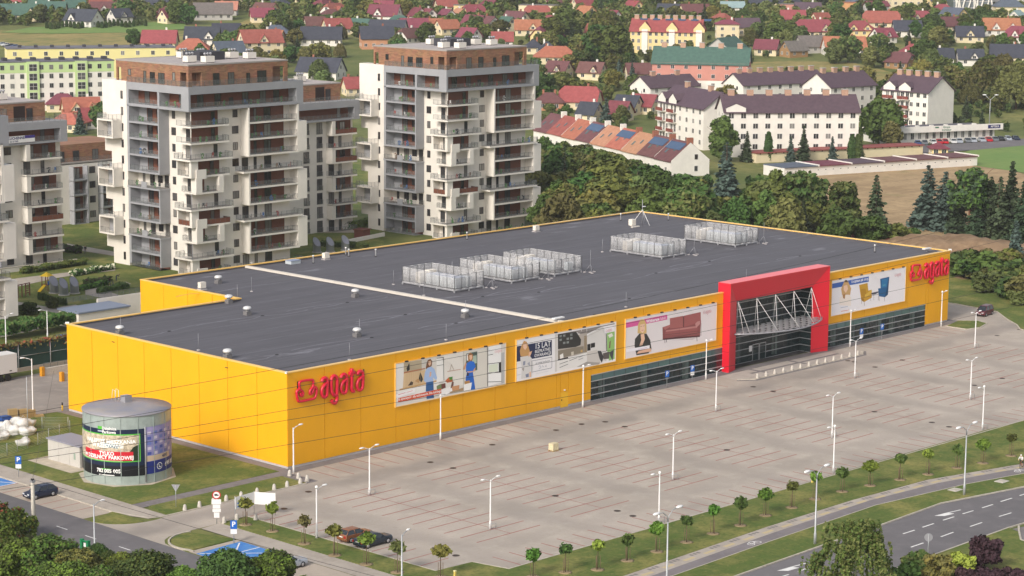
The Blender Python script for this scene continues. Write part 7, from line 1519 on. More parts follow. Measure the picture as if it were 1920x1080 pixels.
# ---------------------------------------------------------------- cars
TYRE = mat('tyre', '#1d1c1c', rough=.9); RIM = mat('wheel rim', '#b5b4b6', rough=.3, metal=.6); CGLASS = mat('car glass', (.02,.025,.03), rough=.05, spec=.8); LIGHTW = mat('headlight', '#d8dce0', rough=.15, spec=.7); LIGHTR = mat('tail light', '#9c1f22', rough=.25); TRIM = mat('car trim', '#26262a', rough=.6)
CARM = {}
def paint(name, c): return mat('car paint '+name, c, rough=.28, spec=.6, metal=.15)
def car_meshes(kind):
    if kind in CARM: return CARM[kind]
    L, W, H_ = {'hatch':(3.95,1.68,1.42),'sedan':(4.5,1.76,1.4),'van':(4.0,1.72,1.72),'estate':(4.5,1.76,1.46)}[kind]
    hw = W/2; a = L/2
    hood = {'hatch':.86,'sedan':.86,'van':.95,'estate':.86}[kind]; belt = {'hatch':.92,'sedan':.92,'van':1.02,'estate':.92}[kind]; tail = {'hatch':.98,'sedan':1.0,'van':1.02,'estate':.98}[kind]
    body = MB()
    st = [(-a,.38,.78,.80),(-a+.08,.25,hood-.1,.95),(-a+.9,.22,hood,1.0),(-a+1.35,.22,belt,1.0),(a-1.2,.22,tail-.02,1.0),(a-.12,.24,tail-.02,.97),(a,.4,tail-.18,.86)]
    rings = []
    for x, zb, zt, k in st:
        y = hw*k; sh = .09; rings.append([(x,-y+.06,zb),(x,-y,zb+.12),(x,-y-.01,(zb+zt)/2),(x,-y+.03,zt-sh),(x,-y+.16,zt),(x,y-.16,zt),(x,y-.03,zt-sh),(x,y+.01,(zb+zt)/2),(x,y,zb+.12),(x,y-.06,zb)])
    for r0, r1 in zip(rings, rings[1:]):
        for j in range(10):
            j2 = (j+1)%10; body.face([r0[j],r1[j],r1[j2],r0[j2]], 0, True)
    body.face(rings[0]); body.face(rings[-1][::-1])
    # cabin: bottom ring at the belt, top ring at the roof
    cb = {'hatch':((-a+1.05,a-.12),(-a+1.75,a-.62)),'sedan':((-a+1.15,a-.75),(-a+1.85,a-1.4)),'van':((-a+.7,a-.05),(-a+1.45,a-.3)),'estate':((-a+1.15,a-.1),(-a+1.85,a-.5))}[kind]
    (b0, b1), (t0, t1) = cb; y0, y1 = hw-.06, hw-.26; zb = belt-.06
    g = MB(); B = [(b0,-y0,zb),(b1,-y0,zb),(b1,y0,zb),(b0,y0,zb)]; T = [(t0,-y1,H_-.06),(t1,-y1,H_-.06),(t1,y1,H_-.06),(t0,y1,H_-.06)]
    for j in range(4): j2 = (j+1)%4; g.face([B[j],B[j2],T[j2],T[j]])
    rf = MB(); rr = [(t0-.03,-y1-.03,H_-.07),(t1+.04,-y1-.03,H_-.07),(t1+.04,y1+.03,H_-.07),(t0-.03,y1+.03,H_-.07)]; r2 = [(t0+.18,-y1+.12,H_),(t1-.12,-y1+.12,H_),(t1-.12,y1-.12,H_),(t0+.18,y1-.12,H_)]
    for j in range(4): j2 = (j+1)%4; rf.face([rr[j],rr[j2],r2[j2],r2[j]], 0, True)
    rf.face(r2)
    for s in (-1, 1):
        for xb, xt in ((b0,t0),(b1,t1),((b0+b1)/2+.05,(t0+t1)/2+.05)): rf.tube([(xb,s*(y0+.005),zb),(xt,s*(y1+.005),H_-.06)], .045, 4)
    wh = MB().lathe([(.2,-.1),(.3,-.1),(.31,-.06),(.31,.06),(.3,.1),(.2,.1)], 16); wh.v = [(x,z,y) for x,y,z in wh.v]
    ri = MB().lathe([(.001,-.105),(.08,-.11),(.2,-.1),(.205,-.07)], 12); ri.v = [(x,z,y) for x,y,z in ri.v]
    CARM[kind] = (L, W, H_, body, g, rf, wh.mesh('tyre', TYRE), ri.mesh('rim', RIM), {}); return CARM[kind]
def car(x, y, rz, kind, c, label, group=None, z=.03, full=True, cat='car'):
    """front of the car along local -x"""
    L, W, H_, body, g, rf, wh, ri, cache = car_meshes(kind); a = L/2; hw = W/2
    t = thing('parked_car', label, cat, (x,y,z), rz, group)
    if c.name not in cache: cache[c.name] = (body.mesh('body', c), rf.mesh('roof', c))
    if 'cabin' not in cache: cache['cabin'] = g.mesh('cabin_glass', CGLASS)
    put('body', cache[c.name][0], t); put('cabin_glass', cache['cabin'], t); put('roof', cache[c.name][1], t)
    for sx in (-a+.78, a-.78):
        for s in (-1, 1):
            w = put('wheel', wh, t, (sx,s*(hw-.08),.31)); q = put('rim', ri, w); q.rotation_euler = (0,0,0 if s < 0 else pi)
    if full:
        for s in (-1, 1):
            MB().box(-a-.02,s*(hw-.38)-.17,.58,-a+.12,s*(hw-.38)+.17,.74).build('headlight', LIGHTW, t); MB().box(a-.1,s*(hw-.22)-.12,.62,a+.015,s*(hw-.22)+.12,.86).build('tail_light', LIGHTR, t); MB().box(-a+1.35,s*(hw+.06)-.07,.9,-a+1.5,s*(hw+.06)+.07,1.02).build('mirror', c, t)
        MB().box(-a-.02,-.26,.42,-a+.02,.26,.52).build('number_plate', SWHITE, t); MB().box(a-.02,-.26,.66,a+.02,.26,.77).build('number_plate', SWHITE, t); MB().box(-a+.02,-hw*.8,.26,-a+.2,hw*.8,.4).build('bumper', TRIM, t)
    return t
NAVY = paint('navy', '#1d2740'); BRONZE = paint('bronze', '#8a5a3c'); DKBLUE = paint('dark blue', '#28323d'); SILVER = paint('silver', '#aab0b9'); MAROON = paint('maroon', '#5e1a26'); REDP = paint('red', '#c2202e'); BLUEP = paint('blue', '#2c4d86'); BLACKP = paint('black', '#1c1d20'); WHITEP = paint('white', '#d6d6d4'); GREYP = paint('grey', '#70757b')
car(-29.0, 10.0, 0.0, 'hatch', NAVY, 'dark navy hatchback parked beside the tank lawn')
car(-15.3,-28.9, pi, 'hatch', BRONZE, 'bronze hatchback parked in the left row of the car park'); car(-15.2,-31.7, pi, 'sedan', DKBLUE, 'dark blue saloon parked beside the bronze hatchback')
car(-27.6,-32.0, pi, 'sedan', SILVER, 'silver saloon half hidden by trees at the bottom edge'); car(-27.6,-43.5, pi, 'hatch', GREYP, 'roof of a grey car cut by the bottom edge')
car(154.3,-1.2, .15, 'van', MAROON, 'maroon small van parked on the service road at the right')
for i, (x, y, c, s) in enumerate(((20.7,80.5,REDP,'red hatchback at the left of the row behind the green fence'),(23.8,80.9,BLUEP,'blue car, second in the row behind the green fence'),(26.8,81.2,NAVY,'dark car, third in the row behind the green fence'),(29.9,81.4,BLUEP,'blue car, fourth in the row behind the green fence'),(33,81.6,NAVY,'dark car nearest the store in the row behind the fence'))): car(x, y, -pi/2, 'hatch', c, s, 'cars behind the green fence', 1.2, False)
MB().box(8,75,-.2,60,86,1.2).build('estate_parking', ASPHALT)['kind'] = 'structure'
cr_ = random.Random(4); CC = [SILVER,WHITEP,BLACKP,BLUEP,GREYP,NAVY,REDP]
for k in range(15):
    px = 1722+k*13+cr_.uniform(-2,2); x, y = G(px, 272.5-.055*(px-1722)); car(x, y, BASE_RZ+pi/2+cr_.uniform(-.1,.1), cr_.choice(['hatch','sedan']), CC[cr_.randrange(7)], 'parked car in the row before the clinic, %s from the left' % ORD[k], 'cars parked before the clinic', .18, False)
for k in range(9):
    x, y = G(4+k*8, 86+k*1.4); car(x, y, BASE_RZ+.5, 'sedan', CC[k%7], 'car in the far left parking row by the meadow, %s from the left' % ORD[k], 'cars by the dry meadow', gz(x,y)+.15, False)
# ---------------------------------------------------------------- advertising tank
TC, TR, TH = (-15.7,11.1), 5.2, 8.35
STEEL = mat('corrugated steel', '#a7b1ac', rough=.4, metal=.3, var=.1, vscale=1.2); STEELT = mat('steel lid', '#8f8f9c', rough=.45, metal=.3, c2='#a39b96', vscale=.4)
tank = thing('advertising_tank', 'round steel water tank wrapped in advertising posters on the left lawn', 'tank', (*TC,.05))
prof = []
for k in range(54): z = TH*k/53; prof.append((TR+.03*(k%2), z))
MB().lathe(prof, 56).build('shell', STEEL, tank); MB().lathe([(TR+.12,TH-.05),(TR+.12,TH+.08),(TR*.5,TH+.12),(.001,TH+.16)], 56).build('lid', STEELT, tank)
for k in range(16): a = 2*pi*k/16; MB().box(-.04,-.04,.1,.04,.04,TH-.05).build('rib', STEEL, tank, ((TR+.04)*cos(a),(TR+.04)*sin(a),0), a)
MB().box(1.0,1.6,TH+.1,2.0,2.6,TH+.9).build('hatch', GREYM, tank)
for s in (0, .5): MB().tube([(.2+s,2.5,TH+.3),(.2+s,2.5,TH+1.6),(.2+s,3.0,TH+1.7),(.2+s,3.2,TH+.3)], .03, 5).build('ladder_rail', WHITEM, tank)
sheet('tank_pad', arc(TC[0],TC[1],6.0,0,348,8), .125, mat('pad concrete', '#b3a795', var=.15, vscale=1))
def cylhit(px, py, R_):
    d = ray(px, py); ox, oy = CAM[0]-TC[0], CAM[1]-TC[1]; A = d[0]**2+d[1]**2; B = ox*d[0]+oy*d[1]; Cc = ox*ox+oy*oy-R_*R_; D = max(B*B-A*Cc, 0); t_ = (-B-math.sqrt(D))/A; p = CAM+d*t_; return atan2(p[1]-TC[1], p[0]-TC[0])%(2*pi), p[2]-.05
def wrap(name, poly, m_, lay, parent, clampz=None):
    Q = [(q[0], q[1]) for q in poly]; R_ = TR+.07+.004*lay; mb = MB(); lo, hi = min(q[0] for q in Q), max(q[0] for q in Q); st = .07; k = lo
    while k < hi-1e-6:
        c = clip(clip(Q, k, True), min(k+st,hi), False)
        if len(c) >= 3:
            a = sum(c[i][0]*c[(i+1)%len(c)][1]-c[(i+1)%len(c)][0]*c[i][1] for i in range(len(c)))
            c = c if a > 0 else c[::-1]; mb.face([(R_*cos(q[0]),R_*sin(q[0]),q[1]) for q in c])
        k += st
    return mb.build(name, m_, parent)
def wraptext(txt, th, z, size, m_, lay, parent, bold=.0):
    me = text_mesh(txt, size, bold).copy(); me.materials.clear(); me.materials.append(m_); R_ = TR+.07+.004*lay
    for v in me.vertices: a = th+v.co.x/R_; v.co = (R_*cos(a), R_*sin(a), z+v.co.y)
    return put('lettering', me, parent)
def CA(x, y): return cylhit(140+x*200/1920, 730+y*200/1920, TR+.07)
def CB(x, y): return cylhit(140+x*200/1920, 820+y*200/1920, TR+.07)
tl, tr_ = cylhit(154, 840, TR+.07)[0], CA(1255,900)[0]
p1 = wrap('poster', [(tl-.25,1.15),(tr_,1.15),(tr_,6.8),(tl-.25,6.8)], print_mat('#17233d'), 0, tank)
ESTATE = mat('print estate view', '#d9c9b0', c2='#8d7f6a', vscale=2.6, rough=.5, detail=6)
zA = CB(700,430)[1]; zB = CA(700,830)[1]
wrap('print', [(tl-.2,zA),(CB(1185,430)[0],zA),(CB(1185,430)[0],zB),(tl-.2,zB)], ESTATE, 1, p1)
wrap('print', [(CB(860,300)[0],zA),(CB(1180,300)[0],zA),(CB(1180,300)[0],zA+2.0),(CB(1060,200)[0],zA+1.7)], print_mat('#23301f'), 2, p1)
wrap('print', [(tl-.25,1.16),(tr_,1.16),(tr_,CB(700,520)[1]),(tl-.25,CB(700,520)[1])], print_mat('#15151a'), 1, p1)
wrap('print', [(CB(430,205)[0],zA+1.9),(CB(780,220)[0],zA+1.5),(CB(820,215)[0],zA+2.0),(CB(560,190)[0],zA+2.15)], print_mat('#7f9296'), 2, p1)
GRN = print_mat('#55b03c'); gl, gr_ = tl-.2, CB(1190,400)[0]
for poly in ([(gl,zB),(gr_,zB),(gr_,zB+.14),(gl,zB+.14)], [(gl,zA-.12),(gr_,zA-.12),(gr_,zA),(gl,zA)], [(gr_-.025,zA-.1),(gr_,zA-.1),(gr_,zB),(gr_-.025,zB)]): wrap('print', poly, GRN, 3, p1)
q0, q1 = CA(415,655), CA(505,720); wrap('emblem', [(q0[0],q1[1]),(q1[0],q1[1]),(q1[0],q0[1]),(q0[0],q0[1])], GRN, 2, p1)
q0, q1 = CA(415,730), CA(505,765); wrap('print', [(q0[0],q1[1]),(q1[0],q1[1]),(q1[0],q0[1]),(q0[0],q0[1])], print_mat('#aab3c2'), 2, p1)
WP = print_mat('#f0eeea')
q = CA(615,712); wraptext('Dzielnica', q[0], q[1]+.02, .5, WP, 3, p1, .012); wraptext('Parkowa', q[0]-.005, q[1]-.42, .5, WP, 3, p1, .012)
q = CB(640,85); wraptext('NAJLEPSZE MIESZKANIA', q[0]-.06, q[1]+.02, .62, WP, 4, p1, .02); q = CB(570,150); wraptext('W RZESZOWIE', q[0], q[1]-.05, .62, WP, 4, p1, .02)
r0, r1 = CB(205,290), CB(1055,345); zr = (CB(630,245)[1], CB(630,405)[1])
wrap('print', [(r0[0],zr[1]),(r1[0],zr[1]-.1),(r1[0],zr[0]-.1),(r0[0],zr[0])], print_mat('#c5212f'), 3, p1)
wraptext('TYLKO', CB(570,300)[0], CB(570,300)[1]+.05, .62, WP, 4, p1, .02); wraptext('W DZIELNICY PARKOWEJ', (r0[0]+r1[0])/2, CB(620,370)[1]+.02, .6, WP, 4, p1, .02)
wraptext('782 005 005', CB(600,608)[0], CB(600,608)[1], .62, WP, 3, p1, .02); q0 = CB(440,660); q1 = CB(715,672); wrap('print', [(q0[0],q0[1]-.06),(q1[0],q0[1]-.06),(q1[0],q0[1]+.04),(q0[0],q0[1]+.04)], WP, 3, p1); q0 = CB(490,562); q1 = CB(645,566); wrap('print', [(q0[0],q0[1]-.05),(q1[0],q0[1]-.05),(q1[0],q0[1]+.06),(q0[0],q0[1]+.06)], GRN, 3, p1)
t2l = CA(1285,900)[0]; t2r = t2l+1.35
p2 = wrap('poster', [(t2l,1.2),(t2r,1.2),(t2r,6.9),(t2l,6.9)], mat('print lilac', '#a99cc4', c2='#7d7fb4', vscale=.8, rough=.5), 0, tank)
for k in range(5):
    for j in range(5): a = t2l+.03+.17*j; wrap('print', [(a,3.5+.62*k),(a+.1,3.5+.62*k),(a+.1,3.85+.62*k),(a,3.85+.62*k)], print_mat(('#4a56a0','#cfc3d6','#6a78b8')[(k+j)%3]), 1, p2)
wrap('print', [(t2l,2.75),(t2l+.75,2.75),(t2l+.75,3.4),(t2l,3.4)], print_mat('#cdb49a'), 1, p2); wrap('print', [(t2l,1.21),(t2r,1.21),(t2r,2.7),(t2l,2.7)], print_mat('#22307a'), 1, p2)
wraptext('4890', t2l+.55, 3.05, .55, print_mat('#2a2a5c'), 2, p2, .015); wraptext('695 005', t2l+.78, 1.95, .75, WP, 2, p2, .02)
a0_ = t2l+.36; cc = [(a0_+.085*cos(x), 1.95+.42*sin(x)) for x in np.linspace(0,2*pi,16,endpoint=False)]; wrap('emblem', cc, WP, 2, p2); wrap('emblem', [(a0_+(x-a0_)*.8, 1.95+(y-1.95)*.8) for x, y in cc], print_mat('#22307a'), 3, p2); wrap('emblem', [(a0_-.035,2.12),(a0_-.015,2.15),(a0_-.012,1.98),(a0_+.02,1.84),(a0_+.04,1.88),(a0_+.035,1.76),(a0_-.0,1.74),(a0_-.03,1.92)], WP, 4, p2)
MB().tube([((TR+.1)*cos(t2l-.02),(TR+.1)*sin(t2l-.02),.3),((TR+.1)*cos(t2l-.02),(TR+.1)*sin(t2l-.02),7.0)], .09, 6).build('poster_frame', GREYM, tank)
# transformer cabinet
t = thing('utility_cabinet', 'pale grey flat roofed utility cabinet beside the tank', 'cabinet', (-18,17.6,.1)); CABM = mat('cabinet grey', '#b7b2ab', rough=.6, var=.05)
for k in range(3): MB().box(0,.02+2.23*k,0,.06,2.2+2.23*k,2.6).build('panel', CABM, t)
MB().box(.06,0,0,3.4,6.7,2.58).build('wall', CABM, t); MB().box(-.15,-.15,2.6,3.6,6.85,2.75).build('roof', mat('cabinet roof', '#8d8c98', rough=.5), t); MB().box(-.012,.9,.9,-.0,1.3,1.7).build('vent', mat('cabinet vent', '#8c9a8c'), t)
MB().box(.3,-.05,.1,1.3,-.0,2.2).build('door', mat('cabinet dark', '#6d6a68'), t)
sheet('cabinet_pad', rect(-20.2,16.4,-13.5,25.6), .118, MATS['pad concrete'])
# ---------------------------------------------------------------- cyclist and walkers
def bicycle(x, y, z, rz, label, m_=None):
    t = thing('bicycle', label, 'bicycle', (x,y,z), rz); m_ = m_ or paint('bike red', '#a33a34')
    for wx in (-.52, .52):
        w = MB(); w.tube([(wx+.33*cos(a),0,.34+.33*sin(a)) for a in np.linspace(0,2*pi,18,endpoint=False)], .022, 6, closed=True); wo = w.build('wheel', TYRE, t)
        s = MB()
        for k in range(8): s.tube([(wx,0,.34),(wx+.31*cos(k*pi/4),0,.34+.31*sin(k*pi/4))], .005, 3)
        s.build('spokes', LAMPG, wo)
    f = MB()
    for a, b in (((-.52,.34),(-.42,.88)),((-.42,.80),(.08,.86)),((-.40,.74),(.0,.32)),((.0,.32),(.1,.92)),((.0,.32),(.52,.34)),((.52,.34),(.08,.84))): f.tube([(a[0],0,a[1]),(b[0],0,b[1])], .018, 5)
    f.build('frame', m_, t); MB().tube([(-.42,0,.88),(-.45,0,1.0)], .016, 5).tube([(-.62,-.25,1.02),(-.47,-.1,1.0),(-.47,.1,1.0),(-.62,.25,1.02)], .016, 5).build('handlebar', TRIM, t); MB().box(-.02,-.07,.91,.24,.07,.96).build('saddle', TRIM, t); MB().tube([(.0,-.09,.24),(.0,.09,.40)], .015, 5).box(-.05,-.14,.22,.05,-.09,.25).box(-.05,.09,.39,.05,.14,.42).build('crank', TRIM, t)
    return t
bx_, by_ = 64.6, -63.0
bicycle(bx_, by_, .13, .25, 'red bicycle ridden on the cycle path at the right edge')
t = thing('person', 'person in white shirt and helmet riding a bicycle at the right edge', 'person', (bx_,by_,.13), .25); put('body', RIDER, t); MB().lathe([(.11,0),(.115,.04),(.09,.1),(.001,.13)], 10).build('helmet', SWHITE, t, (-.4,0,1.63))
x, y = G(160,477); t = thing('person', 'person in dark clothes walking on the upper estate path', 'person', (x,y,.09), .8); put('body', WALKER, t)
x, y = G(219,528); t = thing('person', 'person in dark clothes bending forward beside the left tower', 'person', (x,y,.09), 2.5); put('body', BENDER, t)
for k, (px, py) in enumerate(((203,537),(207,538),(212,537))): x, y = G(px, py); bicycle(x, y, .09, .9+.1*k, 'bicycle in the rack beside the left tower, %s from the left' % ORD[k], paint('bike dark','#4a5a60'))
# ---------------------------------------------------------------- planting in the foreground
NB = [broad_crown(s, 5, 5.4, .1, 95, 260, .105, lm) for s, lm in ((31,(LEAF2,LEAF3,LEAF)),(32,(LEAF,THUJ)),(33,(LEAF,LEAF3)),(34,(AUT,LEAF2)))]
NT = trunk_mesh(5,.1,BARK,5,31,.6)
def near(px, py, h, v, label, cat='bush', name='shrub', wide=1.0):
    x, y = G(px, py); t = thing(name, label, cat, (x,y,0), rnd.uniform(0,6)); put('trunk', NT, t, None, 0, h/5); put('crown', NB[v], t, None, 0, (h/5*wide,h/5*wide,h/5)); return t
near(95,1096,4.8,0,'big yellow green shrub at the bottom left corner',wide=1.15); near(22,1100,4.6,2,'fresh green shrub at the very left bottom edge'); near(150,1112,4.2,3,'yellowing shrub right of the big bottom left one'); near(272,1112,3.9,1,'dark green rounded shrub at the bottom, left of the apple trees',wide=1.2); near(345,1118,2.9,2,'green shrub between the dark one and the apple trees'); near(432,1140,5.2,1,'left apple tree at the bottom edge','tree','apple_tree'); near(500,1128,4.8,2,'right apple tree at the bottom edge before the silver car','tree','apple_tree'); near(560,1150,3.4,2,'leafy shrub right of the apple trees at the bottom edge'); near(205,1066,1.7,1,'small dark ornamental shrub by the green gate'); near(186,1056,1.9,1,'small dark ornamental shrub beside the lamp'); near(225,1082,2.4,2,'low fresh shrub at the fence by the left street'); near(120,1130,4.0,2,'shrub cut by the bottom edge left of the gate'); near(320,1140,2.6,0,'olive shrub cut by the bottom edge'); near(190,1130,3.4,0,'olive shrub below the green gate')
rs = np.random.RandomState(3); n = 34000; C = np.stack([rs.uniform(-43.5,-39.9,n), rs.uniform(-5.5,34,n), rs.uniform(0,1,n)**.5*2.9], 1); e = np.maximum(np.abs((C[:,0]+41.7)/1.8), C[:,2]/2.9); C = C[e > .55]; C[:,2] *= 1+.12*np.sin(C[:,1]*1.7)+.06*np.sin(C[:,1]*5); C[:,0] += .25*np.sin(C[:,1]*2.3); u, v = leaf_frame(rs, len(C), .11, np.tile(np.array([.4,-.3,.6]),(len(C),1)))
REDL = leafmat('reddening leaves', '#8d4a34', '#7a5a30', .1); mi = np.where(rs.uniform(size=len(C)) < .08, 1, np.where((np.abs(C[:,1]+1) < 1.8) & (rs.uniform(size=len(C)) < .3), 2, 0))
t = thing('hedge', 'thick green hedge with reddening leaves along the near side of the left street', 'hedge', (0,0,0)); put('foliage', quads_mesh('foliage', C, u, v, [HEDG, AUT, REDL], mi), t)
for k in range(8): MB().lathe([(.05,0),(.03,2.0)], 5, c=(-41.6,-4+5*k)).build('stem', BARK, t)
# birch
def birch_crown(seed):
    rs = np.random.RandomState(seed); Cs = []
    for k in range(62):
        a = rs.uniform(0,2*pi); f = rs.uniform(.08,1)**.75; r_ = 4.1*f*(1+.22*np.sin(a*3+1)); z = 9.4-5.2*f**1.5+rs.normal(0,.5); m_ = 9
        for j in range(m_):
            x, y = r_*cos(a)+rs.normal(0,.34), r_*sin(a)+rs.normal(0,.34); l = rs.uniform(.8,2.9)*(.5+.6*f); q = 26; s = rs.uniform(0,1,q)**.8
            Cs.append(np.stack([x+cos(a)*.3*s+rs.normal(0,.05,q), y+sin(a)*.3*s+rs.normal(0,.05,q), np.maximum(z-l*s+rs.normal(0,.05,q),.5)], 1))
    C = np.concatenate(Cs); u, v = leaf_frame(rs, len(C), .085); return quads_mesh('crown', C, u, v*1.2, [LEAF,LEAF2], rs.randint(0,2,len(C)))
bx, by = G(1603,1140); t = thing('birch_tree', 'tall weeping birch with white trunk at the bottom right', 'tree', (bx,by,0))
mb = MB(); mb.tube([(0,0,-.2),(.1,0,2),(-.1,.1,4.2),(.1,.2,6.4),(.2,.1,8.4)], [.2,.17,.13,.08,.03], 8)
for a, z0, l in ((.5,3.0,2.6),(2.2,3.8,2.4),(3.6,2.4,2.8),(5.0,4.6,2.2),(1.2,5.2,1.9),(4.2,5.6,1.8),(5.8,3.4,2.4)): mb.tube([(0,0,z0),(l*.5*cos(a),l*.5*sin(a),z0+l*.45),(l*cos(a),l*sin(a),z0+l*.75)], [.08,.05,.02], 6)
mb.build('trunk', BIRCH, t); put('crown', birch_crown(41), t)
def colored(px, py, h, w, m_, label, seed, size=.14, n=26): x, y = G(px, py); t = thing('shrub', label, 'bush', (x,y,.1)); put('crown', broad_crown(seed, h, w, .05, n, 90, size, m_), t); put('stem', trunk_mesh(h,.06,BARK,4,seed,.6), t)
colored(1846,1066,3.6,3.8,(PURP,), 'purple leaved shrub at the bottom right', 51); colored(1803,1074,1.9,2.4,(LIME,), 'bright lime green rounded shrub at the bottom right', 52, .1); colored(1762,1090,2.6,3.2,(AUT,LEAF2), 'brownish shrub left of the lime green one', 53); colored(1728,1078,2.4,3.0,(LEAF,LEAF2), 'green shrub at the foot of the round sign', 54); colored(1700,1100,2.2,3.0,(LEAF,), 'dark shrub at the right foot of the birch', 55)
for k, px in enumerate((1812,1850,1888,1925)): colored(px, 1098, 1.5, 2.6, (PURP,), 'low purple shrub along the bottom right edge, %s from the left' % ORD[k], 56+k)
# ---------------------------------------------------------------- gate, fences, pole and cables
GREENM = mat('fence green', '#1f7a4c', rough=.5)
t = thing('garden_gate', 'green metal gate posts with a white notice at the left street', 'gate', (-40.3,-14.0,0), -pi/2)
for x_ in (0, 1.1): MB().box(x_-.16,-.16,0,x_+.16,.16,2.1).build('post', GREENM, t)
MB().box(.1,-.05,1.85,1.0,.05,2.0).build('top_bar', GREENM, t); MB().box(.35,-.06,1.35,.75,-.04,1.75).build('notice', SWHITE, t)
t = thing('wire_fence', 'thin green wire fence along the near side of the left street', 'fence', (-39.5,-15.6,0), -pi/2)
for k in range(8): MB().box(k*2.4-.03,-.03,0,k*2.4+.03,.03,1.5).build('post', mat('fence dark green','#2c5340'), t)
for k in range(7):
    mb = MB()
    for z in np.arange(.1,1.45,.2): mb.tube([(k*2.4,0,z),(k*2.4+2.4,0,z)], .008, 3)
    for x_ in np.arange(.15,2.4,.15): mb.tube([(k*2.4+x_,0,.1),(k*2.4+x_,0,1.4)], .006, 3)
    mb.build('mesh_panel', MATS['fence dark green'], t)
t = thing('utility_pole', 'thick pale concrete utility pole at the left street', 'pole', (-39.2,-3.6,0)); MB().lathe([(.28,-.3),(.2,5.9),(.17,6.1)], 10).build('shaft', mat('pole concrete','#c4bdb2',var=.1,vscale=2), t); MB().box(-.22,-.22,6.1,.22,.22,6.3).build('cap', GREYM, t)
for a in (0, 2, 4): MB().lathe([(.05,6.3),(.07,6.4),(.05,6.5)], 8, c=(.14*cos(a),.14*sin(a))).build('insulator', TRIM, t)
WIRE = mat('cable', '#3a3838', rough=.6)
def cable(p, q, sag, label, r_=.028): 
    t = thing('overhead_cable', label, 'cable', tuple(p)); p, q = Vector(p), Vector(q); d = q-p
    MB().tube([tuple(d*s-Vector((0,0,sag*4*s*(1-s)))) for s in np.linspace(0,1,25)], r_, 4).build('wire', WIRE, t)
cable((-39.2,-3.6,6.45), (-34.5,-75,6.0), .5, 'dark cable from the concrete pole down to the bottom edge', .022); cable((-39.2,-3.6,6.45), (-6,40,7.2), .5, 'dark cable from the concrete pole towards the delivery yard', .022)
def P3(px, py, Y): d = ray(px, py); t_ = (Y-CAM[1])/d[1]; return CAM+d*t_
for i, (a, b, s) in enumerate(((790,385,'highest'),(828,430,'second highest'),(866,478,'middle'),(876,520,'second lowest'),(925,560,'lowest'))): cable(P3(-40,a,-90), P3(1960,b,-90+2*i), .9, 'thin overhead line crossing in front of the store, %s of five' % s, .016)
# green screened fence behind the delivery yard
SCREEN = mat('dark green screen', '#24403c', rough=.8, var=.12, vscale=1.0)
t = thing('screen_fence', 'tall dark green screened fence behind the delivery yard', 'fence', (-46,72.1,0))
for k in range(17):
    x0 = k*5.6
    if x0 > 84: break
    MB().box(x0+.06,-.03,.6,x0+5.54,.03,4.1).build('screen_panel', SCREEN, t); MB().tube([(x0,-.12,0),(x0,-.12,4.3)], .06, 6).build('post', LAMPG, t); MB().tube([(x0,-.1,2.3),(x0+5.6,-.1,2.3)], .035, 5).build('rail', LAMPG, t); MB().tube([(x0,-.05,4.15),(x0+5.6,-.05,4.15)], .05, 5).build('top_rail', LAMPG, t)
MB().box(-.2,-.2,0,84,.15,.6).build('base_wall', WALK, t)
rs = np.random.RandomState(9); n = 900; C = np.stack([rs.uniform(46,66,n), rs.normal(0,.22,n), 4.2+rs.normal(0,.16,n)-np.maximum(0,rs.normal(0,.5,n))*(np.sin(np.arange(n))>.6)], 1); u, v = leaf_frame(rs, n, .13); put('climbing_plant', quads_mesh('climbing_plant', C, u, v, [LEAF2,REDL], rs.randint(0,6,n)//5), t)
t = thing('box_trailer', 'white box trailer parked at the left edge of the yard', 'trailer', (-7,67.3,.05)); MB().box(0,0,1.15,13.6,2.5,3.9).build('box', mat('trailer white','#d5d2ce',rough=.5), t); MB().box(0,.2,.95,13.6,2.3,1.14).build('chassis', DARK, t); MB().box(12.3,-.01,1.4,12.7,.0,1.55).build('badge', DARK, t)
for x_ in (9.5,10.8,12.1):
    for y_ in (.2, 2.3): w = put('wheel', car_meshes('hatch')[6], t, (x_,y_,.5), 0, 1.6)
for x_ in (10.4, 14.5): t = thing('ramp_wall', 'low concrete loading ramp wall with yellow end, %s one' % ('rear' if x_ < 12 else 'front'), 'wall', (x_ if x_ < 12 else 10.3, 67.0 if x_ < 12 else 62.0, .05)); MB().box(.5,-.2,0,20,.2,1.1).build('wall', CONC, t); MB().box(0,-.3,0,.49,.3,1.35).build('end_guard', mat('guard yellow','#c98a1f'), t)
t = thing('guard_rail', 'grey railing along the loading ramp wall', 'railing', (12,68.6,0)); railing(t, [(0,0),(16,0)], .3, 1.2)
PAL = mat('pallet wood', '#a98f62'); TARP = mat('bulk bag', '#cfccc6', var=.12, vscale=3)
def pallets(px, py, n, label):
    x, y = G(px, py); t = thing('pallet_stack', label, 'pallets', (x,y,.06), rnd.uniform(-.4,.4))
    for k in range(n):
        for j in range(3): MB().box(-.6,-.4+.34*j,.15*k,.6,-.28+.34*j,.15*k+.1).build('runner', PAL, t)
        for j in range(5): MB().box(-.6+.27*j,-.4,.15*k+.1,-.48+.27*j,.4,.15*k+.13).build('deck_board', PAL, t)
pallets(24,786,9,'tall pallet stack at the left end of the yard rubbish'); pallets(44,784,8,'pallet stack left of the white yard lamp'); pallets(57,783,7,'pallet stack behind the white yard lamp'); pallets(73,782,2,'low spread of pallets right of the yard lamp')
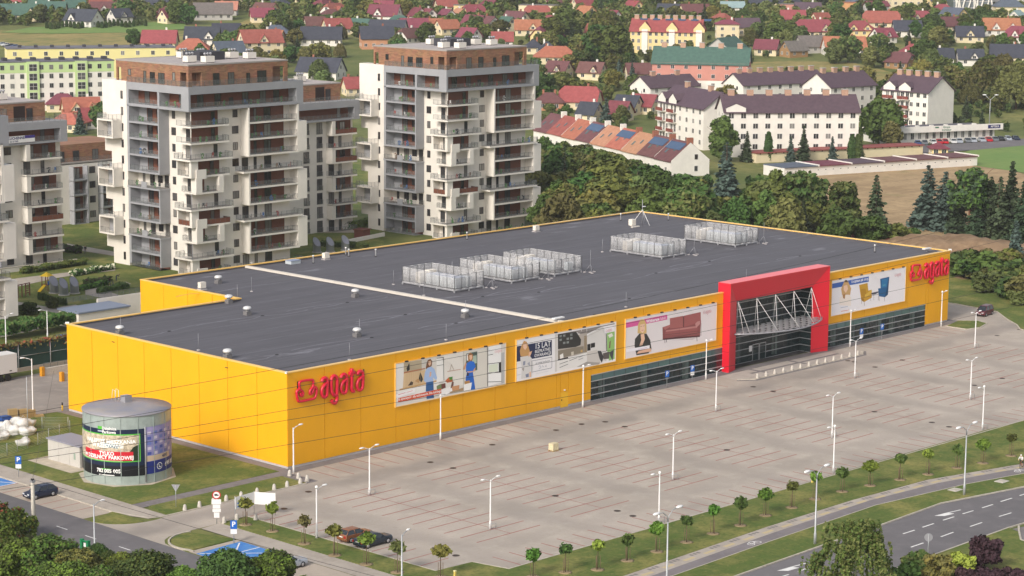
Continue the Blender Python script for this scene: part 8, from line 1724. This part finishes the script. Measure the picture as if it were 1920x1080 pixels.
def bag(px, py, s, label, seed):
    x, y = G(px, py); rs = np.random.RandomState(seed); me = bmesh.new(); bmesh.ops.create_icosphere(me, subdivisions=3, radius=1)
    for v in me.verts: k = 1+.16*sin(v.co.x*4+seed)+.14*cos(v.co.y*5+seed)+.1*sin(v.co.z*6); v.co = Vector((v.co.x*s*k, v.co.y*s*.9*k, max(0,(v.co.z+.75)*s*.62*k)))
    d = bpy.data.meshes.new('bag'); me.to_mesh(d); me.free(); d.materials.append(TARP)
    for p in d.polygons: p.use_smooth = True
    t = thing('bulk_bag', label, 'bag', (x,y,.06)); put('sack', d, t); MB().tube([(-.3*s,0,s*.95),(0,0,s*1.25),(.3*s,0,s*.95)], .03, 5).build('strap', TARP, t)
for i, (a, b, s, w) in enumerate(((10,812,1.3,'leftmost'),(28,815,1.1,'second from the left'),(44,806,1.5,'biggest, below the yard lamp'),(52,816,1.0,'rightmost'),(3,825,1.0,'nearest the left picture edge'),(44,836,.9,'alone in front of the wire fence'))): bag(a, b, s, 'white bulky sack in the rubbish heap, '+w, i+1)
x, y = G(8,795); t = thing('tarpaulin', 'blue tarpaulin over the rubbish at the left edge', 'tarpaulin', (x,y,.06)); MB().prism([(-1.2,-.8),(1.2,-.9),(1.3,.7),(-1.1,.9)], 0, .7).prism([(-.7,-.5),(.8,-.5),(.7,.5),(-.7,.5)], .7, 1.0).build('sheet', mat('tarp blue','#2c4f8f',rough=.6), t)
t = thing('wire_fence', 'low grey wire fence round the rubbish corner of the lawn', 'fence', (0,0,0)); FP = [(-6.6,36.2),(-9.0,38.6),(-12.4,40.6),(-18.0,36.0),(-22.5,32.0)]; FQ = [(-7.6,34.4),(-14.6,31.4),(-22.6,28.6)]
for PL in (FP, FQ):
    for a, b in zip(PL, PL[1:]):
        a, b = Vector(a), Vector(b); l = (b-a).length; k = max(1, round(l/2.4)); mb = MB()
        for j in range(k): c = a+(b-a)*(j/k); MB().tube([(c.x,c.y,0),(c.x,c.y,1.7)], .04, 5).build('post', LAMPG, t)
        for z in np.arange(.2,1.65,.2): mb.tube([(a.x,a.y,z),(b.x,b.y,z)], .012, 3)
        mb.build('mesh_panel', LAMPG, t)
t = thing('pole', 'thin grey pole among the white sacks', 'pole', (-12.0,37.4,.05)); MB().lathe([(.07,0),(.05,7.6)], 6).build('shaft', LAMPG, t); MB().lathe([(.12,0),(.12,.3)], 6).build('foot', LAMPG, t)
t = thing('marker_post', 'black and yellow guard post at the rear left store corner', 'post', (-.6,W1+.6,.05)); MB().lathe([(.1,0),(.1,.7)], 8).build('lower', mat('guard bright','#e0b326'), t); MB().lathe([(.1,.71),(.1,1.1)], 8).build('upper', DARK, t)
# ---------------------------------------------------------------- estate grounds left of the towers
def gsheet(name, pts, z, m_): return sheet(name, [G(*p) for p in pts], z, m_)
gsheet('estate_path', [(36,522),(150,509),(216,501),(216,508),(140,517),(100,523),(40,537),(-20,545),(-20,530)], .09, WALK); gsheet('estate_path', [(160,545),(236,529),(246,533),(202,547),(250,563),(268,571),(268,580),(230,568),(160,553)], .094, WALK); gsheet('estate_path', [(24,565),(98,578),(142,572),(155,577),(118,586),(122,601),(60,622),(-20,636),(-20,624),(60,611),(104,597),(96,586),(24,573)], .098, WALK); gsheet('estate_path', [(125,457),(216,473),(216,481),(128,467)], .088, WALK); gsheet('estate_path', [(395,445),(560,430),(690,432),(690,437),(560,437),(395,452)], .088, WALK)
rs = np.random.RandomState(12)
def hedge_row(a, b, w, h, label, m_, seed, name='hedge', z=.05, flowers=None, stuff=False):
    rs = np.random.RandomState(seed); A, B = Vector(G(*a)), Vector(G(*b)); l = (B-A).length; n = int(l*70*w); s = rs.uniform(0,1,n); u_ = (B-A)/l; q = Vector((-u_.y,u_.x)); o = rs.uniform(-w/2,w/2,n); hz = rs.uniform(0,1,n)**.5*h*(1+.2*np.sin(s*l*1.3))
    C = np.stack([s*l*u_.x+o*q.x, s*l*u_.y+o*q.y, hz], 1); U_, V_q = leaf_frame(rs, n, .2, np.tile(np.array([-.3,-.3,.7]),(n,1)))
    t = thing(name, label, 'hedge', (A.x,A.y,z)); put('foliage', quads_mesh('foliage', C, U_, V_q, m_, (rs.uniform(size=n) < .3).astype(int)*(len(m_)-1)), t); put('stem', trunk_mesh(h,.05,BARK,2,seed,.5), t)
hedge_row((42,514),(160,496),1.6,1.0,'dark hedge along the left estate block',[LEAF,THUJ],1); hedge_row((135,519),(212,505),1.2,.9,'white flowering hedge beside the left tower',[LEAF,mat('white blossom','#d8d4b8')],2); hedge_row((160,536),(205,528),1.5,.8,'dark planting below the white flowering hedge',[THUJ,PURP],3); hedge_row((150,546),(200,534),1.0,.7,'low hedge edging the playground lawn',[LEAF,LEAF3],4); hedge_row((185,552),(238,540),1.2,.9,'dark hedge by the bicycle path near the store',[THUJ,LEAF],5); hedge_row((0,640),(130,615),3.5,1.6,'long green planted bank above the parked cars',[LEAF,LEAF2],6,z=1.0); hedge_row((105,470),(150,476),1.6,1.2,'dark shrubs by the upper estate path',[THUJ,PURP],7); hedge_row((20,585),(70,590),1.5,.8,'row of small dark shrubs on the near estate lawn',[THUJ,LEAF],8); hedge_row((600,462),(690,466),1.6,.9,'dark planting before the right tower',[THUJ,LEAF],9); hedge_row((570,436),(690,425),2.0,1.4,'green hedge between the towers',[LEAF,LEAF3],10)
for i, (px, py) in enumerate(((73,562),(76,563),(80,564),(83,563),(87,565),(91,567),(95,568),(99,570),(104,571),(109,571),(114,572),(119,573),(124,574))): ptree('thuja', px, py, 14, 'little thuja in the screen by the steel vents, %s from the left' % ORD[i], 'thuja screen on the playground', 1.3)
for i, (px, py, h) in enumerate(((53,590,24),(99,578,20))): ptree('bush', px, py, h, 'round clipped tree on the near estate lawn, %s one' % ('left','right')[i], 'estate lawn trees', .9)
VENTM = mat('vent steel', '#9fa0a6', rough=.3, metal=.6)
for i, (x, y) in enumerate(((53.6,125.5),(53.5,122.5),(55.9,122.7),(118.7,129.6),(121.1,128.3),(124.7,127.8))):
    t = thing('garage_vent', 'slanted steel ventilation shaft, %s in the %s group' % (ORD[i%3], 'playground' if i < 3 else 'tower lawn'), 'ventilation shaft', (x,y,.05), BASE_RZ, 'slanted steel ventilation shafts')
    n = 18; lo = [(.8*cos(2*pi*k/n),.8*sin(2*pi*k/n),0) for k in range(n)]; hi = [(.8*cos(2*pi*k/n),.8*sin(2*pi*k/n)-.25,2.2+.9*(cos(2*pi*k/n)*-.6+sin(2*pi*k/n)*.7)) for k in range(n)]; mb = MB()
    for k in range(n): j = (k+1)%n; mb.face([lo[k],lo[j],hi[j],hi[k]],0,True)
    mb.build('shaft', VENTM, t); MB().face([(p[0]*.92,p[1]*.92,p[2]-.05) for p in hi]).build('grille', mat('vent grille','#8a8a93',rough=.5), t); MB().lathe([(1.0,0),(1.0,.15)], 16).build('base', CONC, t)
# playground
x, y = G(88,545); t = thing('play_tower', 'yellow roofed play tower with a slide on the estate lawn', 'playground', (x,y,.06), .4); YPL = mat('play yellow','#d6b020',rough=.5)
for a, b in ((-.6,-.6),(.6,-.6),(.6,.6),(-.6,.6)): MB().box(a-.06,b-.06,0,a+.06,b+.06,2.6).build('post', CLAD, t)
MB().box(-.7,-.7,1.0,.7,.7,1.1).build('deck', CLAD, t); MB().box(-.68,-.68,1.1,.68,-.62,1.8).build('panel', SBLUE, t); mb = MB(); 
for k in range(4): a = [(-.9,-.9),(.9,-.9),(.9,.9),(-.9,.9)]; mb.face([(*a[k],2.6),(*a[(k+1)%4],2.6),(0,0,3.3)])
mb.build('roof', YPL, t); MB().face([(-.7,-.3,1.1),(-2.6,-.3,.2),(-2.6,.3,.2),(-.7,.3,1.1)]).face([(-.7,.3,1.0),(-2.6,.3,.1),(-2.6,-.3,.1),(-.7,-.3,1.0)]).build('slide', YPL, t)
x, y = G(45,557); t = thing('climbing_frame', 'red brown wooden climbing frame left of the play tower', 'playground', (x,y,.06), .3); WDN = mat('play wood','#6d3f33')
for a in (-1.6,-.5,.5,1.6): MB().box(a-.07,-.07,0,a+.07,.07,2.3).build('post', WDN, t)
MB().box(-1.7,-.06,2.2,1.7,.06,2.32).build('beam', WDN, t)
for z in (.5,.9,1.3,1.7): MB().box(.5,-.05,z,1.6,.05,z+.12).build('rung', WDN, t)
# garage entrance beside the store
t = thing('garage_entrance', 'low white garage entrance with flat grey roofs behind the store corner', 'building', (36.0,93.5,0)); MB().box(0,0,0,10,5.5,2.6).build('wall', RENDER_W, t); MB().box(-.2,-.2,2.61,10.2,5.7,2.85).build('roof', mat('garage roof','#7d8698',rough=.6), t); MB().box(8,5.8,0,26,6.2,3.4).build('retaining_wall', RENDER_W, t); MB().box(19,1,0,28,5.6,2.9).build('wall', RENDER_W, t); MB().box(18.8,.8,2.91,28.2,5.7,3.1).build('roof', MATS['garage roof'], t)
railing(t, [(2,6.0),(26,6.0)], 3.42, .9)
t = thing('garden_wall', 'low pale garden wall before the left estate block', 'wall', (50,150.2,0)); MB().box(0,-.2,0,26,.2,.9).build('wall', RENDER_W, t); MB().box(-.05,-.25,.9,26.05,.25,1.0).build('coping', KERB, t)
t = thing('sand_pit', 'terrace wall with wooden shed roof before the right tower', 'wall', (*G(645,458),0), .2); MB().box(0,-.2,0,14,.2,.8).build('wall', RENDER_W, t); MB().box(7,.4,0,9.6,2.6,1.9).build('shed', WDN, t); MB().prism([(6.8,.2),(9.8,.2),(9.8,2.8),(6.8,2.8)], 1.91, 2.1).build('shed_roof', WDN, t)
# banner on the left block
t = thing('banner', 'white and violet banner hung on the left estate block balcony', 'banner', (50+11.3,152.6-2.0,24.05)); MB().box(0,-.03,0,6.2,.03,1.25).build('cloth', SWHITE, t); MB().box(4.0,-.05,.72,6.2,-.031,1.25).build('patch', mat('banner violet','#3d2f7a'), t); text('lettering','KUCHENNE',.7,MATS['sign navy'],t,(2.1,-.045,.85),RX_,bold=.02); text('lettering','22 33 560',.45,MATS['sign navy'],t,(1.6,-.045,.28),RX_,bold=.01)
# dirt bank beyond the right end of the store
me = MB(); N_ = 34; cx, cy = 205.0, 36.0; pts = []
for i in range(N_+1):
    for j in range(N_+1):
        a, b = (i/N_-.5)*2, (j/N_-.5)*2; x = cx+a*36; y = cy+b*34; r2 = a*a+b*b; ridge = math.exp(-((a+.15*b-.05)**2)*5)*max(0,1-b*b)**.6
        pts.append((x, y, -.3+max(0,1-r2)*(4.6*ridge+.5*sin(x*.5)*cos(y*.4)+.25*sin(x*1.7+y*1.3))+(0 if r2 < 1 else -.4)))
mb = MB(); mb.v = pts
for i in range(N_):
    for j in range(N_): k = i*(N_+1)+j; mb.f.append((k,k+N_+1,k+N_+2,k+1)); mb.m.append(0); mb.sm.append(True)
struct(mb.build('dirt_mound', MOUND))
t = house(1632,462,82,'red','wood','low red metal roofed shed behind the far store edge','gable',-20,h=2.4,rh=1.0,ch=0,W=9,name='shed',cat='shed')
for i, (px, py, h) in enumerate(((1745,474,30),(1698,470,26))): ptree('broad', px, py, h, 'small round tree on the dirt bank behind the store, %s one' % ('right','left')[i], 'bushes on the dirt bank', .9)
sheet('tree_pit', arc(*G(1455,594),1,0,330,6), .0, KERB) if False else None
# dark conifer hedge of the black roofed villa
for i in range(26): ptree('thuja', 88+i*7.4, 54-.16*i+2*sin(i), 13, 'thuja of the villa hedge by the dry meadow, %s from the left' % ORD[i], 'villa hedge thujas', 1.7)
# ---------------------------------------------------------------- air
hz = bpy.data.materials.new('haze'); hz.use_nodes = True; n = hz.node_tree; n.nodes.remove(n.nodes['Principled BSDF']); vo = n.nodes.new('ShaderNodeVolumePrincipled'); vo.inputs['Density'].default_value = .0001; vo.inputs['Color'].default_value = (.93,.92,.90,1); vo.inputs['Anisotropy'].default_value = .2
n.links.new(vo.outputs[0], n.nodes['Material Output'].inputs['Volume'])
c0 = XY(-320,0); q = [XY(-330,-760), XY(-330,760), XY(1950,760), XY(1950,-760)]
tag(MB().prism(q, -8, 110).build('haze', hz), kind='stuff')
